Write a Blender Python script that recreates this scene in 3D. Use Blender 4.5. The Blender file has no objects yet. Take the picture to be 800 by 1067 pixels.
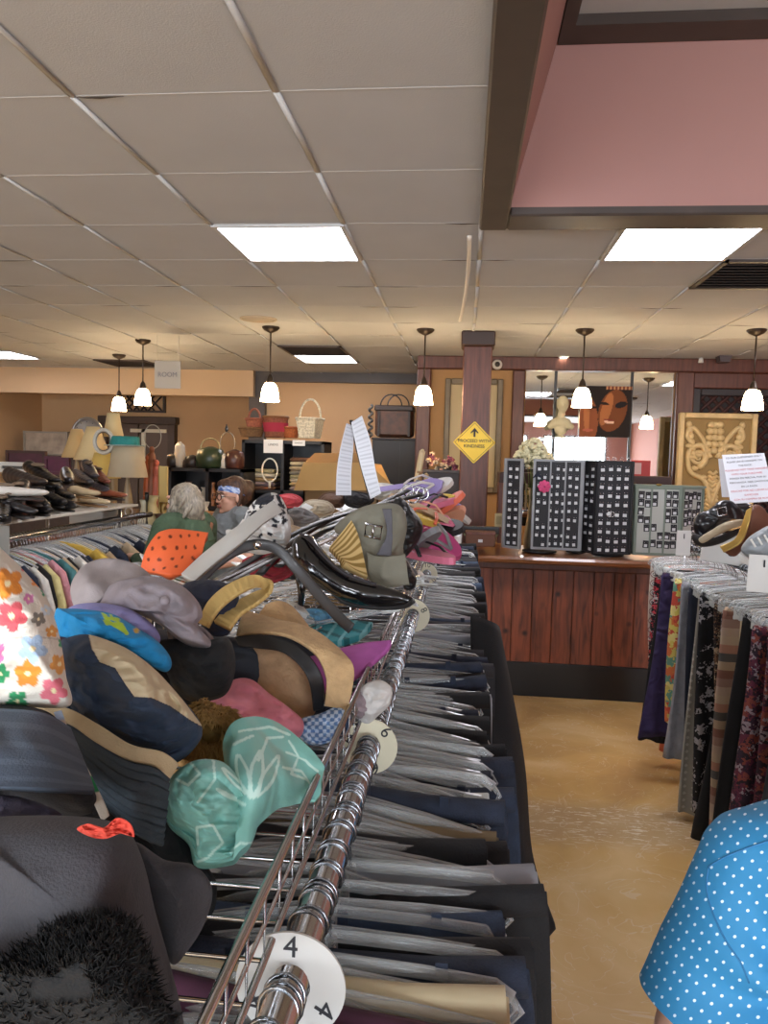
import bpy, bmesh, math, random
from mathutils import Vector, Matrix, Euler, noise as mnoise
random.seed(7)
R = math.radians; PI = math.pi
sc = bpy.context.scene
COL = sc.collection
# ------------------------------------------------------------------ camera
F = 790.0; CAMZ = 1.64
_wy = Vector(((484-400)/F, -(480-533.5)/F, -1)).normalized()
_u = Vector((.026, 1, 0)); _u.z = (_u.x*_wy.x+_u.y*_wy.y)/(-_wy.z)
_wz = _u.normalized(); _wx = _wy.cross(_wz)
def P(px, py, D):
    """point where the sight line of a photo pixel reaches world depth D"""
    v = Vector(((px-400)/F, -(py-533.5)/F, -1))
    w = Vector((v.dot(_wx), v.dot(_wy), v.dot(_wz)))
    return Vector((0, 0, CAMZ)) + w*(D/w.y)
def PZ(px, py, z):
    v = Vector(((px-400)/F, -(py-533.5)/F, -1))
    w = Vector((v.dot(_wx), v.dot(_wy), v.dot(_wz)))
    return Vector((0, 0, CAMZ)) + w*((z-CAMZ)/w.z)
cam = bpy.data.cameras.new('camera'); camo = bpy.data.objects.new('camera', cam); COL.objects.link(camo)
M3 = Matrix((_wx, _wy, _wz))   # rows: world axes in camera space -> camera-to-world
camo.matrix_world = Matrix.Translation((0, 0, CAMZ)) @ M3.to_4x4()
cam.sensor_fit = 'HORIZONTAL'; cam.sensor_width = 36; cam.lens = F/800*36; cam.clip_start = .05
sc.camera = camo
# ------------------------------------------------------------------ materials
def hx(h):
    h = h.lstrip('#'); c = [int(h[i:i+2], 16)/255 for i in (0, 2, 4)]
    return tuple(((x/12.92) if x <= .04045 else ((x+.055)/1.055)**2.4) for x in c)
def newmat(name):
    m = bpy.data.materials.new(name); m.use_nodes = True
    return m, m.node_tree, m.node_tree.nodes['Principled BSDF']
def N(t, kind, **k):
    n = t.nodes.new(kind)
    for a, b in k.items(): setattr(n, a, b)
    return n
_mc = {}
def mat(name, col='#888888', rough=.6, metal=0., var=.0, vscale=8., bump=0., bscale=60., coat=0., stretch=None, sheen=0., col2=None, spec=.5):
    if name in _mc: return _mc[name]
    m, t, b = newmat(name)
    c = hx(col) if isinstance(col, str) else col
    b.inputs['Base Color'].default_value = (*c, 1); b.inputs['Roughness'].default_value = rough
    b.inputs['Metallic'].default_value = metal; b.inputs['Coat Weight'].default_value = coat
    b.inputs['Specular IOR Level'].default_value = spec
    if sheen: b.inputs['Sheen Weight'].default_value = sheen
    tc = N(t, 'ShaderNodeTexCoord'); mp = N(t, 'ShaderNodeMapping')
    t.links.new(tc.outputs['Object'], mp.inputs[0])
    if stretch: mp.inputs['Scale'].default_value = stretch
    if var or col2:
        n = N(t, 'ShaderNodeTexNoise'); n.inputs['Scale'].default_value = vscale; n.inputs['Detail'].default_value = 5
        t.links.new(mp.outputs[0], n.inputs['Vector'])
        r = N(t, 'ShaderNodeValToRGB')
        r.color_ramp.elements[0].position = .3; r.color_ramp.elements[1].position = .7
        d = hx(col2) if col2 else tuple(x*(1-var) for x in c)
        r.color_ramp.elements[0].color = (*d, 1)
        r.color_ramp.elements[1].color = (*(c if col2 else tuple(min(1, x*(1+var)) for x in c)), 1)
        t.links.new(n.outputs['Fac'], r.inputs[0]); t.links.new(r.outputs[0], b.inputs['Base Color'])
    if bump:
        n = N(t, 'ShaderNodeTexNoise'); n.inputs['Scale'].default_value = bscale; n.inputs['Detail'].default_value = 4
        t.links.new(mp.outputs[0], n.inputs['Vector'])
        bp = N(t, 'ShaderNodeBump'); bp.inputs['Strength'].default_value = bump; bp.inputs['Distance'].default_value = .01
        t.links.new(n.outputs['Fac'], bp.inputs['Height']); t.links.new(bp.outputs[0], b.inputs['Normal'])
    _mc[name] = m; return m
def emis(name, col, s):
    if name in _mc: return _mc[name]
    m, t, b = newmat(name); c = hx(col)
    b.inputs['Base Color'].default_value = (*c, 1)
    b.inputs['Emission Color'].default_value = (*c, 1); b.inputs['Emission Strength'].default_value = s
    _mc[name] = m; return m
def wrinkle(m, strength=.8, scale=13.):
    t = m.node_tree; b = t.nodes['Principled BSDF']
    tc = N(t, 'ShaderNodeTexCoord'); n = N(t, 'ShaderNodeTexNoise'); n.inputs['Scale'].default_value = scale; n.inputs['Detail'].default_value = 5; n.inputs['Distortion'].default_value = .9
    try: n.noise_type = 'RIDGED_MULTIFRACTAL'
    except Exception: pass
    t.links.new(tc.outputs['Object'], n.inputs['Vector'])
    bp = N(t, 'ShaderNodeBump'); bp.inputs['Strength'].default_value = strength; bp.inputs['Distance'].default_value = .022
    t.links.new(n.outputs['Fac'], bp.inputs['Height'])
    if b.inputs['Normal'].links: t.links.new(b.inputs['Normal'].links[0].from_socket, bp.inputs['Normal'])
    t.links.new(bp.outputs[0], b.inputs['Normal']); return m
def cloth(col, rough=.9, bump=.25, bscale=500, var=.12, **k):
    nm = 'cloth_'+col.strip('#')+str(int(rough*10)); new = nm not in _mc
    m = mat(nm, col, rough, var=var, vscale=30, bump=bump, bscale=bscale, **k)
    return wrinkle(m) if new else m
def painted(name='painted_cloth', rough=.9, bump=.2, bscale=500, coat=0):
    """reads the colour pattern of the cloth itself from the mesh's colour attribute"""
    if name in _mc: return _mc[name]
    m, t, b = newmat(name); a = N(t, 'ShaderNodeAttribute', attribute_name='col')
    t.links.new(a.outputs['Color'], b.inputs['Base Color']); b.inputs['Roughness'].default_value = rough
    b.inputs['Coat Weight'].default_value = coat
    if bump:
        tc = N(t, 'ShaderNodeTexCoord'); n = N(t, 'ShaderNodeTexNoise'); n.inputs['Scale'].default_value = bscale
        t.links.new(tc.outputs['Object'], n.inputs['Vector'])
        bp = N(t, 'ShaderNodeBump'); bp.inputs['Strength'].default_value = bump; bp.inputs['Distance'].default_value = .004
        t.links.new(n.outputs['Fac'], bp.inputs['Height']); t.links.new(bp.outputs[0], b.inputs['Normal']); wrinkle(m, .7)
    _mc[name] = m; return m
def print_mat(name, cols, scale=25, kind='floral', rough=.9, base=None):
    """woven or printed garment patterns: floral, stripe, plaid, dots"""
    if name in _mc: return _mc[name]
    m, t, b = newmat(name); b.inputs['Roughness'].default_value = rough
    tc = N(t, 'ShaderNodeTexCoord')
    if kind == 'floral':
        v = N(t, 'ShaderNodeTexVoronoi'); v.inputs['Scale'].default_value = scale
        nz = N(t, 'ShaderNodeTexNoise'); nz.inputs['Scale'].default_value = scale*1.3
        ad = N(t, 'ShaderNodeMix', data_type='VECTOR'); ad.inputs['Factor'].default_value = .06
        t.links.new(tc.outputs['Object'], nz.inputs['Vector'])
        t.links.new(tc.outputs['Object'], ad.inputs[4]); t.links.new(nz.outputs['Color'], ad.inputs[5])
        t.links.new(ad.outputs[1], v.inputs['Vector'])
        sp = N(t, 'ShaderNodeSeparateColor'); t.links.new(v.outputs['Color'], sp.inputs[0]); src = sp.outputs[0]
    elif kind == 'stripe':
        sp = N(t, 'ShaderNodeSeparateXYZ'); t.links.new(tc.outputs['Object'], sp.inputs[0])
        mu = N(t, 'ShaderNodeMath', operation='MULTIPLY'); mu.inputs[1].default_value = scale
        fr = N(t, 'ShaderNodeMath', operation='FRACT'); t.links.new(sp.outputs[2], mu.inputs[0]); t.links.new(mu.outputs[0], fr.inputs[0]); src = fr.outputs[0]
    else:
        sp = N(t, 'ShaderNodeSeparateXYZ'); t.links.new(tc.outputs['Object'], sp.inputs[0]); outs = []
        for ax in (0, 2):
            mu = N(t, 'ShaderNodeMath', operation='MULTIPLY'); mu.inputs[1].default_value = scale
            fr = N(t, 'ShaderNodeMath', operation='PINGPONG'); fr.inputs[1].default_value = 1
            t.links.new(sp.outputs[ax], mu.inputs[0]); t.links.new(mu.outputs[0], fr.inputs[0]); outs.append(fr.outputs[0])
        ad = N(t, 'ShaderNodeMath', operation='MULTIPLY'); t.links.new(outs[0], ad.inputs[0]); t.links.new(outs[1], ad.inputs[1]); src = ad.outputs[0]
    r = N(t, 'ShaderNodeValToRGB'); r.color_ramp.interpolation = 'CONSTANT'
    for i, c in enumerate(cols):
        e = r.color_ramp.elements[i] if i < 2 else r.color_ramp.elements.new(i/len(cols))
        e.position = i/len(cols); e.color = (*hx(c), 1)
    t.links.new(src, r.inputs[0]); t.links.new(r.outputs[0], b.inputs['Base Color'])
    _mc[name] = m; return m
def clear_plastic(name='clear_plastic', tint=(.92, .94, .95), mix=.2):
    """clear moulded plastic: see-through face on, glossy and milky towards its edges"""
    if name in _mc: return _mc[name]
    m, t, b = newmat(name)
    b.inputs['Base Color'].default_value = (*tint, 1); b.inputs['Roughness'].default_value = .10; b.inputs['Specular IOR Level'].default_value = .9
    tr = N(t, 'ShaderNodeBsdfTransparent'); tr.inputs[0].default_value = (.90, .92, .92, 1)
    mx = N(t, 'ShaderNodeMixShader'); lw = N(t, 'ShaderNodeLayerWeight'); lw.inputs[0].default_value = .35
    mr = N(t, 'ShaderNodeMapRange'); mr.inputs[1].default_value = 0; mr.inputs[2].default_value = .8; mr.inputs[3].default_value = mix; mr.inputs[4].default_value = min(1, mix+.34)
    t.links.new(lw.outputs['Facing'], mr.inputs[0]); t.links.new(mr.outputs[0], mx.inputs[0])
    out = t.nodes['Material Output']
    t.links.new(tr.outputs[0], mx.inputs[1]); t.links.new(b.outputs[0], mx.inputs[2]); t.links.new(mx.outputs[0], out.inputs[0])
    _mc[name] = m; return m
# ------------------------------------------------------------------ mesh builder
class MB:
    def __init__(s): s.v = []; s.f = []; s.sm = []; s.c = None
    def add(s, vs, fs, smooth=True, cols=None):
        o = len(s.v); s.v += [Vector(v) for v in vs]
        for f in fs: s.f.append([i+o for i in f]); s.sm.append(smooth)
        if cols is not None or s.c is not None:
            if s.c is None: s.c = [(1, 1, 1)]*o
            s.c += list(cols) if cols is not None else [(1, 1, 1)]*len(vs)
        return s
    def box(s, lo, hi, M=None, bev=0.):
        lo = Vector(lo); hi = Vector(hi)
        b = min(bev, *( (hi-lo)*.49 )) if bev else 0
        if b:
            vs = []; c = (lo+hi)/2; h = (hi-lo)/2
            idx = {}
            for sx in (-1, 1):
                for sy in (-1, 1):
                    for sz in (-1, 1):
                        for ax in range(3):
                            p = [h.x-b, h.y-b, h.z-b]; p[ax] = h[ax]
                            idx[(sx, sy, sz, ax)] = len(vs); vs.append(c+Vector((sx*p[0], sy*p[1], sz*p[2])))
            fs = []
            S = (-1, 1)
            for ax in range(3):
                o1, o2 = [(1, 2), (2, 0), (0, 1)][ax]
                for sg in S:
                    q = []
                    for a, d in ((-1, -1), (1, -1), (1, 1), (-1, 1)):
                        k = [0, 0, 0]; k[ax] = sg; k[o1] = a; k[o2] = d; q.append(idx[(*k, ax)])
                    fs.append(q if sg > 0 else q[::-1])
            for ax in range(3):
                o1, o2 = [(1, 2), (2, 0), (0, 1)][ax]
                for a in S:
                    for d in S:
                        k0 = [0, 0, 0]; k1 = [0, 0, 0]; k0[ax] = -1; k1[ax] = 1
                        for k in (k0, k1): k[o1] = a; k[o2] = d
                        q = [idx[(*k0, o1)], idx[(*k1, o1)], idx[(*k1, o2)], idx[(*k0, o2)]]
                        fs.append(q if a*d < 0 else q[::-1])
            for sx in S:
                for sy in S:
                    for sz in S:
                        q = [idx[(sx, sy, sz, 0)], idx[(sx, sy, sz, 1)], idx[(sx, sy, sz, 2)]]
                        fs.append(q if sx*sy*sz > 0 else q[::-1])
        else:
            vs = [Vector((x, y, z)) for x in (lo.x, hi.x) for y in (lo.y, hi.y) for z in (lo.z, hi.z)]
            fs = [(0, 1, 3, 2), (4, 6, 7, 5), (0, 4, 5, 1), (2, 3, 7, 6), (0, 2, 6, 4), (1, 5, 7, 3)]
        if M is not None: vs = [M @ v for v in vs]
        return s.add(vs, fs, False)
    def cbox(s, c, size, rot=(0, 0, 0), bev=0.):
        h = Vector(size)/2
        return s.box(-h, h, Matrix.Translation(c) @ Euler(rot).to_matrix().to_4x4(), bev)
    def tube(s, pts, r, n=8, closed=False, cap=True, flat=1., up=None):
        pts = [Vector(p) for p in pts]; m = len(pts); vs = []
        rr = r if isinstance(r, (list, tuple)) else [r]*m
        prev = None
        for i, p in enumerate(pts):
            a = pts[(i-1) % m] if (closed or i > 0) else p
            b = pts[(i+1) % m] if (closed or i < m-1) else p
            t = (b-a).normalized() if (b-a).length > 1e-9 else Vector((0, 0, 1))
            if prev is None:
                q = Vector(up) if up is not None else (Vector((0, 0, 1)) if abs(t.z) < .9 else Vector((0, 1, 0)))
                u = (q-t*q.dot(t)).normalized()
            else:
                q = Vector(up) if up is not None else prev
                u = (q-t*q.dot(t)); u = u.normalized() if u.length > 1e-6 else prev
            prev = u; w = t.cross(u)
            for k in range(n):
                an = 2*PI*k/n; vs.append(p+u*math.cos(an)*rr[i]*flat+w*math.sin(an)*rr[i])
        fs = []
        for i in range(m if closed else m-1):
            for k in range(n):
                a = i*n+k; b = i*n+(k+1) % n; c = ((i+1) % m)*n+(k+1) % n; d = ((i+1) % m)*n+k
                fs.append((a, b, c, d))
        if cap and not closed: fs.append(tuple(range(n))[::-1]); fs.append(tuple((m-1)*n+k for k in range(n)))
        return s.add(vs, fs)
    def cyl(s, a, b, r, r2=None, n=16): return s.tube([a, b], [r, r if r2 is None else r2], n)
    def lathe(s, prof, c=(0, 0, 0), n=24, M=None, cap=False, sx=1., sy=1.):
        vs = []
        for r, z in prof:
            for k in range(n):
                a = 2*PI*k/n; vs.append(Vector((r*math.cos(a)*sx, r*math.sin(a)*sy, z)))
        M = M if M is not None else Matrix.Translation(c)
        vs = [M @ v for v in vs]; fs = []
        for i in range(len(prof)-1):
            for k in range(n): fs.append((i*n+k, i*n+(k+1) % n, (i+1)*n+(k+1) % n, (i+1)*n+k))
        if cap: fs.append(tuple(range(n))[::-1]); fs.append(tuple((len(prof)-1)*n+k for k in range(n)))
        return s.add(vs, fs)
    def ball(s, c, r, n=12, M=None):
        r = Vector(r) if not isinstance(r, (int, float)) else Vector((r, r, r))
        pr = [(max(1e-4, math.sin(PI*i/n)), -math.cos(PI*i/n)) for i in range(n+1)]
        L = Matrix.Translation(c) @ (M.to_4x4() if M is not None else Matrix.Identity(4)) @ Matrix.Diagonal((*r, 1))
        return s.lathe(pr, n=n*2, M=L)
    def prism(s, poly, z0, z1, M=None, smooth=False):
        n = len(poly); vs = [Vector((x, y, z0)) for x, y in poly]+[Vector((x, y, z1)) for x, y in poly]
        if M is not None: vs = [M @ v for v in vs]
        fs = [tuple(range(n))[::-1], tuple(range(n, 2*n))]+[(i, (i+1) % n, n+(i+1) % n, n+i) for i in range(n)]
        return s.add(vs, fs, smooth)
    def torus(s, c, R_, r, n=24, M=None, m=8, sx=1., sz=1.):
        """ring in the XZ plane"""
        M = M if M is not None else Matrix.Translation(c)
        return s.tube([M @ Vector((math.cos(2*PI*k/n)*R_*sx, 0, math.sin(2*PI*k/n)*R_*sz)) for k in range(n)], r, m, closed=True)
    def build(s, name, m, parent=None, world=True):
        me = bpy.data.meshes.new(name)
        if parent is not None and world:
            q = parent
            off = Vector((0, 0, 0))
            while q is not None: off += q.location; q = q.parent
            loc = Vector((0, 0, 0))
        elif parent is None:
            xs = [v.x for v in s.v]; ys = [v.y for v in s.v]; zs = [v.z for v in s.v]
            off = Vector(((min(xs)+max(xs))/2, (min(ys)+max(ys))/2, min(zs))); loc = off
        else: off = Vector((0, 0, 0)); loc = off
        me.from_pydata([v-off for v in s.v], [], s.f)
        me.polygons.foreach_set('use_smooth', s.sm)
        if s.c is not None:
            at = me.color_attributes.new('col', 'FLOAT_COLOR', 'POINT')
            at.data.foreach_set('color', [x for c in s.c for x in (*c, 1)])
        me.materials.append(m)
        bm = bmesh.new(); bm.from_mesh(me); bmesh.ops.recalc_face_normals(bm, faces=bm.faces); bm.to_mesh(me); bm.free()
        me.update()
        o = bpy.data.objects.new(name, me); COL.objects.link(o); o.location = loc
        if parent is not None: o.parent = parent
        return o
# ------------------------------------------------------------------ objects
def tag(o, label=None, cat=None, group=None, kind=None):
    if label: o['label'] = label
    if cat: o['category'] = cat
    if group: o['group'] = group
    if kind: o['kind'] = kind
    return o
def thing(name, label, cat, loc=(0, 0, 0), group=None):
    o = bpy.data.objects.new(name, None); COL.objects.link(o); o.location = loc; o.empty_display_size = .05
    return tag(o, label, cat, group)
def struct(name, mb, m): return tag(mb.build(name, m), kind='structure')
def copy_tree(o, parent=None, label=None, group=None):
    c = o.copy(); COL.objects.link(c)
    if parent is not None: c.parent = parent
    if label: c['label'] = label
    if group: c['group'] = group
    for ch in o.children: copy_tree(ch, c)
    return c
def bx(lo, hi, bev=0.): return MB().box(lo, hi, None, bev)
def text_mesh(body, size, M, name, m, parent, ext=.0006, bold=0.):
    cu = bpy.data.curves.new('t', 'FONT'); cu.body = body; cu.size = size; cu.align_x = 'CENTER'; cu.align_y = 'CENTER'
    cu.extrude = ext; cu.offset = bold; cu.space_line = 1.05
    o = bpy.data.objects.new('t', cu); COL.objects.link(o)
    dg = bpy.context.evaluated_depsgraph_get(); me = bpy.data.meshes.new_from_object(o.evaluated_get(dg))
    bpy.data.objects.remove(o)
    mb = MB(); mb.add([M @ v.co for v in me.vertices], [tuple(p.vertices) for p in me.polygons], False)
    bpy.data.meshes.remove(me)
    return mb.build(name, m, parent)
def spline(pts, n, closed=False):
    """Catmull-Rom through tuples of any length"""
    pts = [tuple(p) for p in pts]; m = len(pts); out = []
    segs = m if closed else m-1
    for j in range(n):
        t = j/(n if closed else n-1)*segs; i = min(int(t), segs-1); f = t-i
        if closed: a, b, c, d = pts[(i-1) % m], pts[i % m], pts[(i+1) % m], pts[(i+2) % m]
        else: a, b, c, d = pts[max(i-1, 0)], pts[i], pts[min(i+1, m-1)], pts[min(i+2, m-1)]
        out.append(tuple(.5*((2*b[k])+(c[k]-a[k])*f+(2*a[k]-5*b[k]+4*c[k]-d[k])*f*f+(3*b[k]-a[k]-3*c[k]+d[k])*f**3) for k in range(len(b))))
    return out
def fb(p, s): return mnoise.fractal(Vector(p)*s, 1., 2.1, 3)
def puff(outline, d, t, n=72, rings=22, amp=.006, freq=22., seed=0, back=None, power=.5, centre=None, colfn=None, squeeze=.6):
    """a soft body: outline points (px, py[, depth offset]) at depth d, bulging t towards and t*back away from the viewer, wrinkled"""
    o3 = [(p[0], p[1], d+(p[2] if len(p) > 2 else 0.)) for p in outline]
    o3 = spline(o3, n, True)
    if centre is None: cx = sum(p[0] for p in o3)/n; cy = sum(p[1] for p in o3)/n; cd = sum(p[2] for p in o3)/n
    else: cx, cy = centre[:2]; cd = d+(centre[2] if len(centre) > 2 else 0)
    vs = []; uv = []
    back = squeeze if back is None else back
    def ring(r, side):
        h = (1-r*r)**power if r < 1 else 0
        for p in o3:
            x = cx+(p[0]-cx)*r; y = cy+(p[1]-cy)*r; dd = cd+(p[2]-cd)*r
            q = P(x, y, dd-side*h*t*(1 if side > 0 else back))
            nz = fb((q.x+seed, q.y, q.z), freq)
            nz2 = 1-abs(fb((q.x*1.3+seed+5, q.y, q.z), freq*.6))*2
            cr = -abs(fb((q.x*.8+seed*3, q.y*.8, q.z*1.7), freq*1.5))*1.7-max(0, .35-abs(fb((q.x*.5+seed*7, q.y, q.z*.5+seed), freq*.8)))*2.2
            q = q+(Vector((0, 0, CAMZ))-q).normalized()*amp*(nz+.6*nz2+cr)*side*min(1, (1-r)*4+.25)
            vs.append(q); uv.append((x, y))
    rs = [math.sin(PI/2*(1-i/rings)) for i in range(rings)]
    for r in rs: ring(r, 1)
    vs.append(P(cx, cy, cd-t)); uv.append((cx, cy)); top = len(vs)-1
    fs = []
    for i in range(len(rs)-1):
        for k in range(n): fs.append((i*n+k, i*n+(k+1) % n, (i+1)*n+(k+1) % n, (i+1)*n+k))
    L = (len(rs)-1)*n
    for k in range(n): fs.append((L+k, L+(k+1) % n, top))
    b0 = len(vs); rs2 = [math.sin(PI/2*(1-i/8)) for i in range(1, 8)]
    for r in rs2: ring(r, -1)
    vs.append(P(cx, cy, cd+t*back)); uv.append((cx, cy)); bt = len(vs)-1
    for k in range(n): fs.append((k, b0+k, b0+(k+1) % n, (k+1) % n))
    for i in range(len(rs2)-1):
        for k in range(n): fs.append((b0+i*n+k, b0+(i+1)*n+k, b0+(i+1)*n+(k+1) % n, b0+i*n+(k+1) % n))
    L = b0+(len(rs2)-1)*n
    for k in range(n): fs.append((L+k, bt, L+(k+1) % n))
    mb = MB(); mb.add(vs, fs, True, [colfn(*q) for q in uv] if colfn else None)
    return mb
def sheet(rows, nu=40, nv=20, thick=.002, amp=0., freq=20, seed=0, colfn=None, world=False, rib=0., ribn=10):
    """a curved sheet with thickness through rows of (px, py, depth) control points (or world points)"""
    R1 = [spline(r, nu) for r in rows]
    cols = [spline([R1[i][j] for i in range(len(R1))], nv) for j in range(nu)]
    vs = []; uv = []
    for j in range(nu):
        for i in range(nv):
            c = cols[j][i]; q = Vector(c) if world else P(*c)
            if amp or rib:
                w = amp*fb((q.x+seed, q.y, q.z), freq)+rib*math.sin(i/(nv-1)*ribn*2*PI)
                q = q+(Vector((0, 0, CAMZ))-q).normalized()*w
            vs.append(q); uv.append((j/(nu-1), i/(nv-1), c[0], c[1]))
    fs = [(j*nv+i, (j+1)*nv+i, (j+1)*nv+i+1, j*nv+i+1) for j in range(nu-1) for i in range(nv-1)]
    nr = [Vector((0, 0, 0)) for _ in vs]
    for f in fs:
        nn = (vs[f[1]]-vs[f[0]]).cross(vs[f[3]]-vs[f[0]])
        for i in f: nr[i] += nn
    m = len(vs); vs2 = [v-nr[i].normalized()*thick if nr[i].length > 0 else v for i, v in enumerate(vs)]
    fs2 = [tuple(i+m for i in f[::-1]) for f in fs]
    edge = []
    bd = [j*nv for j in range(nu)]+[(nu-1)*nv+i for i in range(1, nv)]+[j*nv+nv-1 for j in range(nu-2, -1, -1)]+[i for i in range(nv-2, 0, -1)]
    for a, b in zip(bd, bd[1:]+bd[:1]): edge.append((a, a+m, b+m, b))
    mb = MB(); cc = [colfn(*q) for q in uv] if colfn else None
    mb.add(vs+vs2, fs+fs2+edge, True, cc+cc if cc else None)
    return mb
def blob(prims, voxel=.01, smooth=4, name='b'):
    """merge ellipsoids ('e', centre, radii) and tapered capsules ('c', a, b, ra, rb) into ONE continuous skin; returns an MB"""
    mb = MB()
    for p in prims:
        if p[0] == 'e': mb.ball(p[1], p[2], 12, M=(Euler(p[3]).to_matrix() if len(p) > 3 else None))
        elif p[0] == 'b': mb.cbox(p[1], p[2], p[3] if len(p) > 3 else (0, 0, 0))
        else:
            a, b = Vector(p[1]), Vector(p[2])
            fl = p[5] if len(p) > 5 else 1.
            mb.tube([a.lerp(b, i/6) for i in range(7)], [p[3]+(p[4]-p[3])*i/6 for i in range(7)], 16, flat=fl)
            mb.ball(a, p[3]*.999, 8); mb.ball(b, p[4]*.999, 8)
    me = bpy.data.meshes.new('tmp'); me.from_pydata(mb.v, [], mb.f)
    bm = bmesh.new(); bm.from_mesh(me); bmesh.ops.recalc_face_normals(bm, faces=bm.faces); bm.to_mesh(me); bm.free()
    o = bpy.data.objects.new('tmp', me); COL.objects.link(o)
    r = o.modifiers.new('r', 'REMESH'); r.mode = 'VOXEL'; r.voxel_size = voxel; r.adaptivity = 0
    s = o.modifiers.new('s', 'SMOOTH'); s.iterations = smooth; s.factor = .5
    dg = bpy.context.evaluated_depsgraph_get(); e = bpy.data.meshes.new_from_object(o.evaluated_get(dg))
    out = MB(); out.add([v.co.copy() for v in e.vertices], [tuple(p.vertices) for p in e.polygons], True)
    bpy.data.objects.remove(o); bpy.data.meshes.remove(e); bpy.data.meshes.remove(me)
    return out
# ------------------------------------------------------------------ shared materials
WOOD = mat('dark_stained_wood', '#5a3226', .45, var=.35, vscale=6, stretch=(6, 6, .6), bump=.15, bscale=30)
DWOOD = mat('dark_brown_trim', '#3a2f2a', .5, var=.2, vscale=5, stretch=(4, 4, 4), bump=.1)
GTRIM = mat('grey_brown_trim', '#453c38', .5, var=.12, vscale=8)
CHROME = mat('chrome', '#b9b9bb', .18, 1.)
STEEL = mat('brushed_steel', '#8e8f91', .35, 1., var=.1)
WIRE = mat('hanger_wire', '#9a9da2', .22, 1.)
BLACKP = mat('black_plastic', '#141416', .35)
WHITEP = mat('white_plastic', '#dcdad4', .4)
PAPER = mat('white_paper', '#e6e8ec', .7)
INK = mat('black_ink', '#25252b', .7); RED_INK = mat('red_ink', '#c2555c', .7)
CLEAR = clear_plastic()
# ================================================================== THE ROOM
CZ = 2.68
XL, XR, YB, YF = -6.3, 4.2, -4.5, 10.8
tile = mat('ceiling_tile', '#b9bcc0', .95, var=.03, vscale=3, bump=.12, bscale=180)
m = tile
hx0, hx1, hy0, hy1 = .15, 2.48, -1.46, 3.22      # the coffer opening
mb = MB()
for a, b in (((XL, YB), (hx0, YF)), ((hx1, YB), (XR, YF)), ((hx0, YB), (hx1, hy0)), ((hx0, hy1), (hx1, YF))):
    mb.box((a[0], a[1], CZ), (b[0], b[1], CZ+.04))
struct('ceiling', mb, tile)
tee = mat('ceiling_tee', '#bfc0c0', .9)
mb = MB(); gx = [.04-.61*k for k in range(-6, 11)]; gy = [3.42+.61*k for k in range(-12, 12)]
def inhole(x, y): return hx0-.12 < x < hx1+.12 and hy0-.12 < y < hy1+.12
for i, x in enumerate(gx):
    y = YB
    for y0, y1 in zip([YB]+gy, gy+[YF]):
        if y1 > y0 and y0 >= YB and not inhole(x, (y0+y1)/2):
            # the main tees sag a little between hangers
            s0 = .003
            mb.tube([(x+.002*math.sin(y0*7+i), y0, CZ-s0), (x+.004*math.sin(y0*3+i*2), (y0+y1)/2, CZ-s0-.003), (x+.002*math.sin(y1*7+i), y1, CZ-s0)], .011, 4, flat=.18)
for y in gy:
    for x1, x0 in zip(gx, gx[1:]):
        if y > YB and not inhole((x0+x1)/2, y): mb.box((x0, y-.003, CZ-.001), (x1, y+.003, CZ+.001))
struct('ceiling_grid', mb, tee)
# loose tile edges: dark slits where tiles do not meet
mb = MB(); rr = random.Random(3)
for y in gy:
    for x1, x0 in zip(gx, gx[1:]):
        if y > 0 and rr.random() < .5 and not inhole((x0+x1)/2, y):
            L = rr.uniform(.12, .3); a = x0 if rr.random() < .5 else x1-L
            mb.prism([(a, y), (a+L, y), (a+L*.5, y+.012)], CZ-.0045, CZ-.0035)
struct('ceiling_tile_gaps', mb, mat('tile_gap', '#4a4440', .95))
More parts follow.
